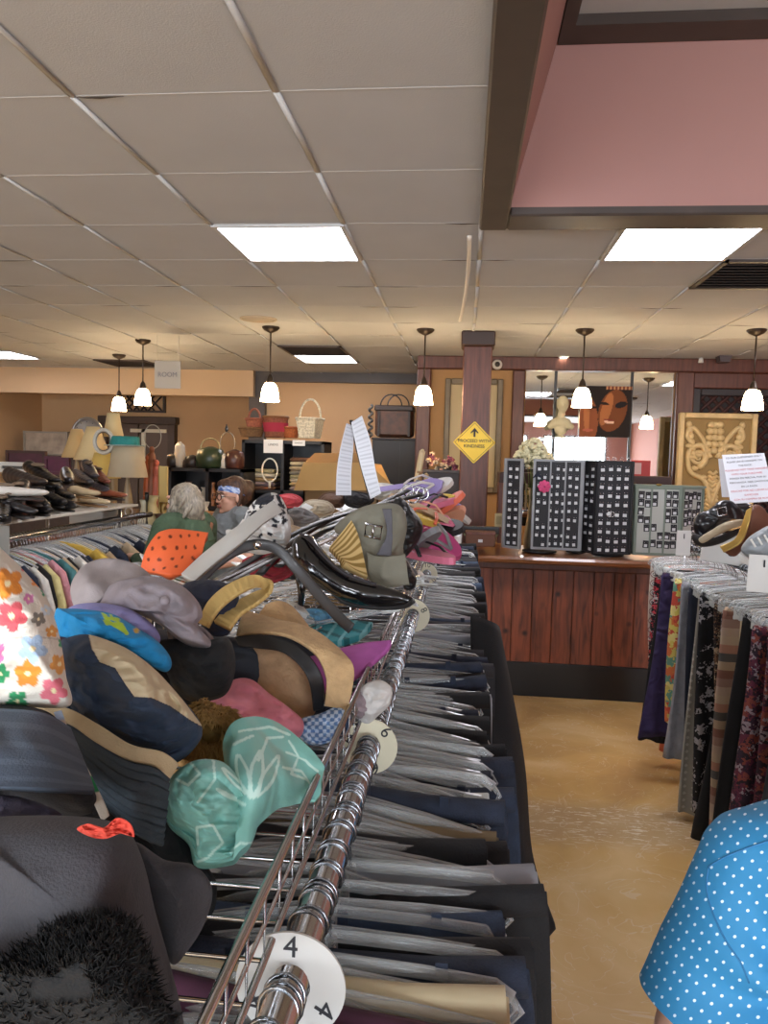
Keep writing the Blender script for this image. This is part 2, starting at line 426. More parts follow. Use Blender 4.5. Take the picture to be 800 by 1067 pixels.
# floor: sealed mottled concrete
def floor_mat():
    m, t, b = newmat('sealed_concrete'); tc = N(t, 'ShaderNodeTexCoord')
    n1 = N(t, 'ShaderNodeTexNoise'); n1.inputs['Scale'].default_value = 1.6; n1.inputs['Detail'].default_value = 8; n1.inputs['Distortion'].default_value = 1.2
    t.links.new(tc.outputs['Object'], n1.inputs['Vector'])
    r = N(t, 'ShaderNodeValToRGB'); e = r.color_ramp.elements
    e[0].position = .25; e[0].color = (*hx('#a58051'), 1); e[1].position = .78; e[1].color = (*hx('#d8ba8a'), 1)
    q = e.new(.5); q.color = (*hx('#c29c60'), 1); q = e.new(.62); q.color = (*hx('#cbaa76'), 1)
    t.links.new(n1.outputs['Fac'], r.inputs[0])
    # worn pale scratches in one band where the slab was patched
    sp = N(t, 'ShaderNodeSeparateXYZ'); t.links.new(tc.outputs['Object'], sp.inputs[0])
    mp = N(t, 'ShaderNodeMapping'); mp.inputs['Scale'].default_value = (5, 26, 1); t.links.new(tc.outputs['Object'], mp.inputs[0])
    n2 = N(t, 'ShaderNodeTexNoise'); n2.inputs['Scale'].default_value = 2.2; n2.inputs['Detail'].default_value = 6; n2.inputs['Distortion'].default_value = 1.5
    t.links.new(mp.outputs[0], n2.inputs['Vector'])
    g = N(t, 'ShaderNodeMath', operation='GREATER_THAN'); g.inputs[1].default_value = .6; t.links.new(n2.outputs['Fac'], g.inputs[0])
    yoff = 3.45-(YB+YF)/2
    sb = N(t, 'ShaderNodeMath', operation='SUBTRACT'); sb.inputs[1].default_value = yoff; t.links.new(sp.outputs[1], sb.inputs[0])
    ab = N(t, 'ShaderNodeMath', operation='ABSOLUTE'); t.links.new(sb.outputs[0], ab.inputs[0])
    mr = N(t, 'ShaderNodeMapRange'); mr.inputs[1].default_value = .12; mr.inputs[2].default_value = .26; mr.inputs[3].default_value = 1; mr.inputs[4].default_value = 0
    t.links.new(ab.outputs[0], mr.inputs[0])
    n3 = N(t, 'ShaderNodeTexNoise'); n3.inputs['Scale'].default_value = 3; n3.inputs['Distortion'].default_value = 3; t.links.new(tc.outputs['Object'], n3.inputs['Vector'])
    g3 = N(t, 'ShaderNodeMath', operation='COMPARE'); g3.inputs[1].default_value = .5; g3.inputs[2].default_value = .007; t.links.new(n3.outputs['Fac'], g3.inputs[0])
    g4 = N(t, 'ShaderNodeMath', operation='MULTIPLY'); g4.inputs[1].default_value = .35; t.links.new(g3.outputs[0], g4.inputs[0])
    mu = N(t, 'ShaderNodeMath', operation='MULTIPLY'); t.links.new(g.outputs[0], mu.inputs[0]); t.links.new(mr.outputs[0], mu.inputs[1])
    mx0 = N(t, 'ShaderNodeMath', operation='MULTIPLY'); mx0.inputs[1].default_value = .45; t.links.new(mr.outputs[0], mx0.inputs[0])
    c0 = N(t, 'ShaderNodeMix', data_type='RGBA'); c0.inputs[7].default_value = (*hx('#a08c72'), 1)
    t.links.new(mx0.outputs[0], c0.inputs[0]); t.links.new(r.outputs[0], c0.inputs[6])
    ad = N(t, 'ShaderNodeMath', operation='MAXIMUM'); t.links.new(mu.outputs[0], ad.inputs[0]); t.links.new(g4.outputs[0], ad.inputs[1])
    c1 = N(t, 'ShaderNodeMix', data_type='RGBA'); c1.inputs[7].default_value = (*hx('#d8cdb8'), 1)
    t.links.new(ad.outputs[0], c1.inputs[0]); t.links.new(c0.outputs[2], c1.inputs[6]); t.links.new(c1.outputs[2], b.inputs['Base Color'])
    b.inputs['Roughness'].default_value = .38
    bp = N(t, 'ShaderNodeBump'); bp.inputs['Strength'].default_value = .25; bp.inputs['Distance'].default_value = .01
    t.links.new(n1.outputs['Fac'], bp.inputs['Height']); t.links.new(bp.outputs[0], b.inputs['Normal'])
    return m
struct('floor', bx((XL, YB, -.05), (XR, YF, 0)), floor_mat())
beige = mat('beige_wall_paint', '#c6a077', .85, var=.04, vscale=2)
tan = mat('tan_wall_paint', '#a88258', .85, var=.04, vscale=2)
struct('wall_left', bx((XL-.1, YB, 0), (XL, YF, CZ)), beige)
struct('wall_right', bx((XR, YB, 0), (XR+.1, YF, CZ)), mat('coral_wall', '#a8766a', .8))
struct('wall_far', bx((XL, YF, 0), (XR, YF+.1, CZ)), beige)
# dropped header in front of the far alcove
struct('wall_header', bx((XL, 9.2, 2.36), (-2.62, 9.35, CZ)), mat('header_paint', '#c3a684', .85))
# beige wall behind the shelf, with dark timber frame
struct('wall_back', bx((-2.62, 9.4, 0), (-.4, 9.55, CZ)), beige)
struct('trim_1', bx((-2.70, 9.3, 0), (-2.50, 9.4, CZ)), GTRIM)
struct('trim_2', bx((-2.50, 9.3, 2.56), (-.45, 9.4, CZ)), GTRIM)
# wall behind the counter
YM = 7.75
struct('wall_mirror', bx((-.46, YM, 0), (XR, YM+.12, CZ)), tan)
struct('trim_3', bx((-.50, YM-.08, 2.55), (XR, YM, CZ), .01), WOOD)
struct('trim_4', bx((-.50, YM-.10, 0), (-.36, YM, 2.55), .01), WOOD)
struct('trim_5', bx((.45, YM-.06, 0), (.57, YM, 2.55), .01), WOOD)
struct('trim_6', bx((2.02, YM-.10, 0), (2.18, YM, 2.55), .01), WOOD)
struct('trim_7', bx((2.18, YM-.06, 2.40), (XR, YM, 2.55), .01), WOOD)
struct('trim_8', bx((2.98, YM-.10, 0), (3.3, YM, 2.40), .01), WOOD)
# lattice panel
lat = MB(); x0, x1, z0, z1 = 2.24, 2.98, 1.0, 2.40
dk = mat('lattice_backing', '#20181a', .7)
struct('lattice_panel_backing', bx((2.18, YM-.01, .9), (2.98, YM-.002, 2.40)), dk)
for s in (-1, 1):
    c = -1.6
    while c < 3.2:
        # strips x + s*z clipped to the panel
        pts = []
        for k in range(2):
            pass
        a = Vector((x0, 0, 0)); 
        # param line: z = z0 + s*(x-x0) + c
        xs = [x0, x1]; zs = [z0+(0 if s > 0 else (x1-x0))+s*(x-x0)+c for x in xs]
        A, B = Vector((xs[0], 0, zs[0])), Vector((xs[1], 0, zs[1]))
        d = B-A; t0, t1 = 0., 1.
        for lo, hi in ((z0, z1),):
            ta = (lo-A.z)/d.z; tb = (hi-A.z)/d.z
            t0 = max(t0, min(ta, tb)); t1 = min(t1, max(ta, tb))
        if t1-t0 > .03:
            p, q = A+d*t0, A+d*t1
            y = YM-.02-(.006 if s > 0 else 0)
            lat.tube([(p.x, y, p.z), (q.x, y, q.z)], .017, 4, flat=.2, up=(0, 1, 0))
        c += .115
struct('lattice_panel', lat, mat('lattice_wood', '#4a2e2c', .6))
struct('trim_9', bx((2.18, YM-.05, 1.0), (2.26, YM, 2.40), .008), mat('blackened_wood', '#241d20', .5))
struct('trim_10', bx((2.26, YM-.05, 2.33), (2.98, YM, 2.40), .008), _mc['blackened_wood'])
# alcove door, lattice grille
t = thing('wall_cabinet', 'dark brown framed double door standing against the far beige wall', 'cabinet', (P(145, 470, 10.7).x, 10.7, 0))
a, b = P(107, 445, 10.75), P(184, 440, 10.75)
dm = mat('door_brown', '#4a3a30', .55, var=.1)
MB().box((a.x, 10.66, 0), (a.x+.1, 10.79, 2.05)).box((b.x-.1, 10.66, 0), (b.x, 10.79, 2.05)).box((a.x-.03, 10.64, 2.05), (b.x+.03, 10.79, 2.16), None, .01).build('door_frame', dm, t)
bx((a.x+.1, 10.72, 0), (a.x+.1+(b.x-a.x-.2)*.49, 10.76, 2.05), .005).build('door', mat('door_panel', '#5a483c', .5), t)
bx((a.x+.1+(b.x-a.x-.2)*.51, 10.72, 0), (b.x-.1, 10.76, 2.05), .005).build('door', _mc['door_panel'], t)
MB().box((a.x+.45, 10.69, 1.93), (b.x-.13, 10.71, 1.98)).box((a.x+.62, 10.69, 1.45), (a.x+.68, 10.71, 1.98)).build('rail', mat('cream_paint', '#cfc6b0', .5), t)
g = MB(); a, b = P(124, 412, 10.75), P(170, 428, 10.75)
for s in (-1, 1):
    for i in range(8):
        xx = a.x+(b.x-a.x)*(i-1)/6
        q0 = Vector((xx if s > 0 else xx+.2, 10.75, b.z)); q1 = Vector((xx+.2 if s > 0 else xx, 10.75, a.z))
        if min(q0.x, q1.x) >= a.x-.01 and max(q0.x, q1.x) <= b.x+.01: g.tube([q0, q1], .014, 4)
t = thing('wall_grille', 'small wooden lattice grille high on the far beige wall', 'grille', ((a.x+b.x)/2, 10.75, b.z))
g.build('lattice', DWOOD, t)
MB().box((a.x, 10.73, a.z), (b.x, 10.79, a.z+.03)).box((a.x, 10.73, b.z-.03), (b.x, 10.79, b.z)).box((a.x-.03, 10.73, b.z-.03), (a.x, 10.79, a.z+.03)).box((b.x, 10.73, b.z-.03), (b.x+.03, 10.79, a.z+.03)).build('frame', DWOOD, t)
# ------------------------------------------------------------------ coffer
coral = mat('coral_paint', '#a87f79', .8, var=.03, vscale=2)
CH = CZ+.57; ix0, ix1, iy0, iy1 = hx0+.15, hx1-.15, hy0+.15, hy1-.16
mb = MB()
lo = [(hx0, hy0, CZ), (hx1, hy0, CZ), (hx1, hy1, CZ), (hx0, hy1, CZ)]; hi = [(ix0, iy0, CH), (ix1, iy0, CH), (ix1, iy1, CH), (ix0, iy1, CH)]
mb.add(lo+hi, [(0, 1, 5, 4), (1, 2, 6, 5), (2, 3, 7, 6), (3, 0, 4, 7)], False)
struct('ceiling_coffer_sides', mb, coral)
struct('ceiling_coffer_top', bx((ix0-.02, iy0-.02, CH+.02), (ix1+.02, iy1+.02, CH+.04)), tile)
mb = MB(); zb = CZ-.035
mb.box((hx0-.12, hy0-.2, zb), (hx0, hy1+.2, CZ+.05), None, .008).box((hx1, hy0-.2, zb), (hx1+.12, hy1+.2, CZ+.05), None, .008)
mb.box((hx0, hy1, zb), (hx1, hy1+.2, CZ+.05), None, .008).box((hx0, hy0-.2, zb), (hx1, hy0, CZ+.05), None, .008)
struct('trim_11', mb, GTRIM)
mb = MB()
mb.box((ix0, iy0, CH-.02), (ix0+.05, iy1, CH+.02)).box((ix1-.05, iy0, CH-.02), (ix1, iy1, CH+.02))
mb.box((ix0+.05, iy1-.13, CH-.02), (ix1-.05, iy1, CH+.02)).box((ix0+.05, iy0, CH-.02), (ix1-.05, iy0+.13, CH+.02))
y = iy1-.13-.34
while y > iy0+.2: mb.box((ix0+.05, y-.018, CH-.012), (ix1-.05, y, CH+.02)); y -= .38
struct('trim_12', mb, GTRIM)
# hanging loose tee strip
s = MB(); pts = [P(489, 246, 3.5), P(488, 275, 4.05), P(485, 305, 4.6), P(482, 322, 5.0), P(479, 335, 5.3)]
s.tube([Vector(p) for p in spline(pts, 16)], .012, 6, flat=.3)
struct('trim_13', s, mat('loose_strip', '#d8d4cc', .5))
# ------------------------------------------------------------------ ceiling lights
panel_em = emis('light_diffuser', '#f6f5ff', 10.0)
def ceil_light(x0, y0, label):
    t = thing('ceiling_light', label, 'light', (x0+.305, y0+.305, CZ-.02), 'square ceiling light panels')
    MB().box((x0, y0, CZ-.012), (x0+.61, y0+.02, CZ-.001)).box((x0, y0+.59, CZ-.012), (x0+.61, y0+.61, CZ-.001)).box((x0, y0+.02, CZ-.012), (x0+.02, y0+.59, CZ-.001)).box((x0+.59, y0+.02, CZ-.012), (x0+.61, y0+.59, CZ-.001)).build('frame', tee, t)
    bx((x0+.02, y0+.02, CZ-.006), (x0+.59, y0+.59, CZ-.002)).build('diffuser', panel_em, t)
ceil_light(-1.18, 3.42, 'lit square ceiling panel left of the brown coffer frame')
ceil_light(.65, 3.42, 'lit square ceiling panel directly behind the coral coffer')
ceil_light(-5.45, 7.69, 'lit ceiling panel over the far left corner by the shoe rack')
ceil_light(-1.79, 7.69, 'small far lit ceiling panel beside a dark ceiling vent')
for x, y in ((-3.62, .98), (-1.79, -1.46), (2.7, -2.68), (-4.23, -2.68), (-3.62, 4.64), (2.48, 5.25)):
    if (x, y) == (-3.62, 4.64): continue
    ceil_light(x, y, 'lit square ceiling panel out past the edge of the view, over the shop floor')
def vent(x0, y0, label, w=.61, h=.61):
    t = thing('ceiling_vent', label, 'vent', (x0+w/2, y0+h/2, CZ-.02), 'dark ceiling vents')
    bx((x0+.02, y0+.02, CZ-.004), (x0+w-.02, y0+h-.02, CZ-.001)).build('backing', mat('vent_black', '#1c1715', .8), t)
    MB().box((x0, y0, CZ-.015), (x0+w, y0+.025, CZ)).box((x0, y0+h-.025, CZ-.015), (x0+w, y0+h, CZ)).box((x0, y0, CZ-.015), (x0+.025, y0+h, CZ)).box((x0+w-.025, y0, CZ-.015), (x0+w, y0+h, CZ)).build('frame', DWOOD, t)
    sl = MB()
    for i in range(9): sl.cbox((x0+w/2, y0+.06+i*(h-.12)/8, CZ-.01), (w-.05, .03, .003), (.5, 0, 0))
    sl.build('slat', mat('vent_slats', '#3a2f2a', .6), t)
vent(-1.79, 7.08, 'dark square ceiling vent beside the small far lit panel')
vent(-4.23, 8.3, 'dark ceiling vent above the left pendant lamps')
vent(1.26, 4.03, 'dark brown ceiling vent behind the lit panel at the coral coffer')
t = thing('ceiling_speaker', 'round beige speaker grille flush in the tiled ceiling', 'speaker', (-1.6, 5.74, CZ-.02))
MB().lathe([(.001, CZ-.012), (.11, CZ-.012), (.125, CZ-.001)], (-1.6, 5.74, 0), 28).build('grille', mat('speaker_grille', '#a89c8c', .8), t)
MB().lathe([(.125, CZ-.001), (.128, CZ-.01), (.14, CZ-.008), (.142, CZ)], (-1.6, 5.74, 0), 28).build('rim', mat('speaker_rim', '#b5a996', .7), t)
# pendants
shade_m = emis('pendant_glass', '#ffdca8', 26.)
bronze = mat('aged_bronze', '#3c322a', .4, .6)
pend = None
PEND = [(149, 6.85, 'pendant lamp beside the white hanging sheet, right one of the far left pair', 2.10), (124, 7.9, 'pendant lamp farthest back, over the lampshades', 2.09),
        (282, 6.1, 'pendant lamp above the baskets on the black shelf', 2.08), (443, 6.15, 'pendant lamp in front of the leather trunk and brown post', 2.06),
        (609, 6.1, 'pendant lamp in front of the wall mirror and face poster', 2.08), (788, 6.05, 'pendant lamp over the carved wooden wall panel', 2.07)]
def make_pendant():
    t = thing('pendant_lamp', 'x', 'lamp', (0, 0, 0), 'white glass pendant lamps')
    L = CZ-2.08   # hung so the shade's mouth is at 2.08
    MB().lathe([(.001, L), (.07, L), (.072, L-.008), (.055, L-.028), (.02, L-.045), (.008, L-.05)], n=24).build('canopy', bronze, t)
    MB().cyl((0, 0, .19), (0, 0, L-.04), .006, n=8).build('stem', bronze, t)
    MB().lathe([(.008, .22), (.02, .2), (.03, .165), (.032, .145), (.001, .145)], n=20).build('socket', bronze, t)
    MB().lathe([(.03, .15), (.045, .14), (.06, .11), (.07, .06), (.077, 0), (.073, 0), (.066, .06), (.056, .105), (.04, .135), (.03, .142)], n=28).build('shade', shade_m, t)
    MB().ball((0, 0, .08), (.028, .028, .035), 8).build('bulb', emis('bulb', '#ffe8c0', 12.), t)
    return t
for i, (px, D, lab, zb_) in enumerate(PEND):
    o = make_pendant() if i == 0 else copy_tree(pend)
    if i == 0: pend = o
    p = P(px, 470, D); 
    o.location = (P(px, 350 if px != 124 else 366, D).x, D, 2.08); o['label'] = lab
# ------------------------------------------------------------------ column
cx = P(495, 450, 6.2).x
mb = MB(); mb.box((cx-.115, 6.2, 0), (cx+.115, 6.43, CZ-.12), None, .008)
struct('trim_14', mb, WOOD)
mb = MB(); mb.box((cx-.135, 6.18, CZ-.12), (cx+.135, 6.45, CZ-.001), None, .01)
struct('trim_15', mb, mat('post_cap_wood', '#36221c', .5))
# yellow sign on the post
c = P(494, 461, 6.17)
t = thing('caution_sign', 'yellow diamond sign reading PROCEED WITH KINDNESS on the wooden post', 'sign', (c.x, 6.19, c.z))
S45 = Matrix.Translation((c.x, 6.185, c.z)) @ Matrix.Rotation(R(90), 4, 'X')
def rsq(s, r, z0, z1):   # diamond with rounded tips
    pts = []
    for k in range(4):
        a0 = PI/2*k; cc = Vector((math.cos(a0), math.sin(a0)))*(s-r*1.414)
        for j in range(7):
            a = a0-PI/4+PI/2*j/6; pts.append((cc.x+r*math.cos(a), cc.y+r*math.sin(a)))
    return MB().prism(pts, z0, z1, S45)
rsq(.172, .012, 0, .004).build('plate', mat('sign_yellow', '#e2c023', .45), t)
mb = MB()
for k in range(4):
    a, b = PI/2*k, PI/2*(k+1); r0, r1 = .158, .153
    q = [S45 @ Vector((math.cos(x)*r, math.sin(x)*r, .0052)) for x, r in ((a, r0), (b, r0), (b, r1), (a, r1))]
    mb.add(q, [(0, 1, 2, 3)], False)
mb.build('border', INK, t)
MB().prism([(0, .118), (.03, .082), (.03, .07), (.008, .088), (.008, .045), (-.008, .045), (-.008, .088), (-.03, .07), (-.03, .082)], .004, .0055, S45).build('arrow', INK, t)
text_mesh('PROCEED WITH', .036, S45 @ Matrix.Translation((0, .012, .0045)), 'lettering', INK, t, bold=.0003)
text_mesh('KINDNESS', .036, S45 @ Matrix.Translation((0, -.03, .0045)), 'lettering', INK, t, bold=.0003)
# ------------------------------------------------------------------ big framed picture behind the post
t = thing('framed_picture', 'large cream matted picture in a grey moulded frame behind the wooden post', 'picture', (.08, YM-.05, 1.3))
x0, x1, z0, z1 = -.22, .36, 1.32, 2.46
fm = mat('picture_moulding', '#6e6250', .5, var=.15)
MB().box((x0, YM-.06, z0), (x0+.06, YM-.002, z1), None, .01).box((x1-.06, YM-.06, z0), (x1, YM-.002, z1), None, .01).box((x0+.06, YM-.06, z0), (x1-.06, YM-.002, z0+.06), None, .01).box((x0+.06, YM-.06, z1-.06), (x1-.06, YM-.002, z1), None, .01).build('frame', fm, t)
MB().box((x0+.06, YM-.03, z0+.06), (x0+.17, YM-.02, z1-.06)).box((x1-.17, YM-.03, z0+.06), (x1-.06, YM-.02, z1-.06)).box((x0+.17, YM-.03, z0+.06), (x1-.17, YM-.02, z0+.17)).box((x0+.17, YM-.03, z1-.17), (x1-.17, YM-.02, z1-.06)).build('mat_board', mat('cream_mat', '#b8a988', .8), t)
bx((x0+.17, YM-.028, z0+.17), (x1-.17, YM-.022, z1-.17)).build('canvas', mat('dark_print', '#5c4334', .7, col2='#2e2422', vscale=9), t)
# ------------------------------------------------------------------ mirror
mm, tt, bb = newmat('mirror_glass'); bb.inputs['Metallic'].default_value = 1; bb.inputs['Roughness'].default_value = .02; bb.inputs['Base Color'].default_value = (.86, .87, .86, 1)
t = thing('wall_mirror_panels', 'wide wall mirror in three panes behind the jewellery counter', 'mirror', (1.3, YM-.01, 1.0)); t.name = 'mirror'
xa, xb = .57, 2.02; xs = [xa, P(577, 440, YM).x, P(656, 440, YM).x, xb]
for i in range(3): bx((xs[i]+.012, YM-.012, 1.0), (xs[i+1]-.012, YM-.004, 2.55)).build('mirror_pane', mm, t)
mb = MB()
for x in xs[1:3]: mb.box((x-.014, YM-.02, 1.0), (x+.014, YM-.002, 2.55))
mb.build('divider_strip', BLACKP, t)
# poster of two faces fixed on the mirror
a, b = P(605, 402, YM-.05), P(656, 456, YM-.05)
W, H = b.x-a.x, a.z-b.z
def facecol(u, v):      # u right 0-1, v up 0-1
    def el(cx, cy, rx, ry, rot=0):
        dx, dy = u-cx, v-cy; c_, s_ = math.cos(rot), math.sin(rot)
        return ((dx*c_+dy*s_)/rx)**2+((-dx*s_+dy*c_)/ry)**2
    c = hx('#1e1412')
    sk1, sk2 = hx('#8a4c2c'), hx('#74401f')
    if el(.12, .35, .24, .5, .1) < 1: c = sk1
    if el(.64, .52, .27, .42, -.25) < 1: c = sk2
    if el(.52, .55, .1, .33, -.25) < 1: c = hx('#a9683c')
    if el(.14, .4, .06, .3, .05) < 1: c = hx('#b06c40')
    if el(.58, .30, .1, .035, -.1) < 1: c = hx('#e4b9a0')
    if el(.58, .335, .11, .018, -.1) < 1: c = hx('#7c3328')
    if el(.17, .13, .11, .03) < 1: c = hx('#b5614a')
    if el(.80, .64, .12, .06, .25) < 1: c = hx('#161014')
    if el(.47, .66, .10, .03, -.2) < 1: c = hx('#201412')
    if el(.28, .58, .07, .025) < 1: c = hx('#201412')
    if v > .93 and u > .5: c = hx('#6e3a2a') if int(u*28) % 2 else hx('#b98a64')
    return c
nu, nv = 70, 70; vs = []; cc = []
for j in range(nv):
    for i in range(nu):
        vs.append((a.x+W*i/(nu-1), YM-.0555, b.z+H*j/(nv-1))); cc.append(facecol(i/(nu-1), j/(nv-1)))
mb = MB(); mb.add(vs, [(j*nu+i, j*nu+i+1, (j+1)*nu+i+1, (j+1)*nu+i) for j in range(nv-1) for i in range(nu-1)], True, cc)
t = thing('poster', 'brown toned poster of two close-up faces hung on the mirror', 'poster', ((a.x+b.x)/2, YM-.05, b.z))
mb.build('print', painted('poster_print', .85, 0), t)
bx((a.x, YM-.055, b.z), (b.x, YM-.035, a.z)).build('board', BLACKP, t)
# glass shelf and mannequin bust
p = P(584, 456, YM-.2)
sh = thing('glass_shelf', 'narrow clear glass shelf on the mirror under the white bust', 'shelf', (p.x, YM-.1, p.z-.02))
bx((p.x-.2, YM-.3, p.z-.012), (p.x+.2, YM-.02, p.z), .002).build('glass', CLEAR, sh)
for s in (-.15, .15): bx((p.x+s-.01, YM-.28, p.z-.03), (p.x+s+.01, YM-.02, p.z-.012)).build('bracket', STEEL, sh)
t = thing('mannequin_bust', 'cream mannequin head and shoulders on the shelf before the mirror', 'bust', (p.x, YM-.17, p.z))
bm_ = mat('bust_cream', '#c9bf9c', .5)
X, Y, Z = p.x, YM-.17, p.z
blob([('e', (X+.01, Y, Z+.33), (.060, .068, .078)), ('e', (X+.012, Y-.02, Z+.29), (.042, .045, .05)), ('c', (X, Y, Z+.2), (X+.01, Y, Z+.3), .036, .034), ('e', (X, Y, Z+.15), (.10, .055, .05)), ('c', (X-.07, Y, Z+.13), (X-.10, Y, Z+.11), .038, .03), ('c', (X+.07, Y, Z+.13), (X+.10, Y, Z+.11), .038, .03), ('e', (X+.01, Y-.068, Z+.31), (.01, .012, .016)), ('e', (X, Y, Z+.08), (.06, .04, .06))], .007, 3).build('torso', bm_, t)
MB().lathe([(.001, 0), (.055, 0), (.05, .012), (.018, .03), (.02, .05)], (X, Y, Z), 20).build('base', bm_, t)
# carved wooden panel leaning before the lattice
a, b = P(707, 430, YM-.35), P(785, 527, YM-.35)
X0, X1, Z0, Z1 = a.x, b.x-.02, 1.05, a.z; Yp = YM-.35
carv = mat('carved_oak', '#c2a878', .6, var=.15, vscale=12)
t = thing('carved_panel', 'pale carved wooden panel with scrolling leaf relief leaning before the lattice', 'carving', ((X0+X1)/2, Yp, Z0))
MB().box((X0, Yp-.05, Z0), (X0+.05, Yp+.02, Z1), None, .008).box((X1-.05, Yp-.05, Z0), (X1, Yp+.02, Z1), None, .008).box((X0+.05, Yp-.05, Z1-.05), (X1-.05, Yp+.02, Z1), None, .008).box((X0+.05, Yp-.05, Z0), (X1-.05, Yp+.02, Z0+.05), None, .008).build('frame', carv, t)
bx((X0+.05, Yp-.01, Z0+.05), (X1-.05, Yp+.01, Z1-.05)).build('back_board', mat('carved_ground', '#8a6f42', .8), t)
mb = MB(); W = X1-X0; H = Z1-Z0; cxp = (X0+X1)/2-.02
def cp(u, v): return Vector((cxp+u*W*.40, Yp-.022, Z0+v*H))
for s in (-1, 1):
    mb.tube([cp(*q) for q in spline([(0, .2), (s*.25, .42), (s*.75, .5), (s*.8, .68), (s*.4, .72), (s*.25, .6), (s*.45, .53)], 24)], .024, 8)
    mb.tube([cp(*q) for q in spline([(s*.1, .62), (s*.4, .78), (s*.75, .88), (s*.9, .8), (s*.72, .74)], 20)], .022, 8)
    mb.torus(None, .055, .018, 16, Matrix.Translation(cp(s*.5, .62))); mb.torus(None, .02, .01, 12, Matrix.Translation(cp(s*.5, .62)))
    for k in range(6):
        mb.ball(cp(s*(.3+.1*k), .45+.07*(k % 3)+.05*k*.5), (.038, .026, .026), 6)
        mb.ball(cp(s*(.85-.04*k), .9-.05*k), (.03, .024, .034), 6)
for k in range(12): mb.tube([cp(-.24+.01*k, .1+.035*k+.02), cp(0, .1+.035*k-.01), cp(.24-.01*k, .1+.035*k+.02)], .019, 6)
for k in range(5):
    for s in (-1, 0, 1): mb.ball(cp(s*(.22-.02*k), .68+.055*k), (.04, .03, .032), 6)
mb.build('relief', carv, t)
# ------------------------------------------------------------------ small devices on the trim
p = P(518, 380, YM-.1)
t = thing('security_camera', 'small round white dome security camera beside the wooden post top', 'camera', (p.x, p.y, p.z))
MB().ball(p, (.05, .04, .05), 10).build('housing', WHITEP, t)
MB().ball(p-Vector((0, .02, 0)), (.03, .03, .03), 8).build('lens', BLACKP, t)
MB().cyl(p+Vector((0, 0, .03)), p+Vector((0, .1, .06)), .015).build('arm', WHITEP, t)
p = P(754, 371, YM-.25)
t = thing('wall_speaker', 'small dark wedge speaker fixed over the lattice panel', 'speaker', p)
MB().prism([(-.07, .06), (.07, .06), (.045, -.06), (-.045, -.06)], -.06, .06, Matrix.Translation(p) @ Matrix.Rotation(R(90), 4, 'X')).build('cabinet_body', mat('speaker_grey', '#4c4246', .5), t)
MB().cyl(p+Vector((0, .05, .02)), p+Vector((0, .24, .03)), .012).build('bracket', BLACKP, t)
p = P(730, 378, YM-.14)
t = thing('spotlight', 'tiny white spotlight on the dark beam above the lattice', 'light', p)
MB().lathe([(.001, 0), (.025, 0), (.018, .05), (.001, .05)], p, 14).build('head', WHITEP, t)
MB().cyl(p+Vector((0, 0, .045)), p+Vector((0, .07, .06)), .008).build('arm', WHITEP, t)
p = PZ(587, 373, CZ-.012)
t = thing('recessed_spotlight', 'lit round white spotlight in the ceiling above the mirror', 'light', p)
MB().lathe([(.035, 0), (.05, .0), (.05, .011)], p, 18).build('rim', WHITEP, t)
MB().lathe([(.001, .002), (.036, .002)], p, 18).build('bulb', emis('spot_em', '#fff0d8', 15), t)
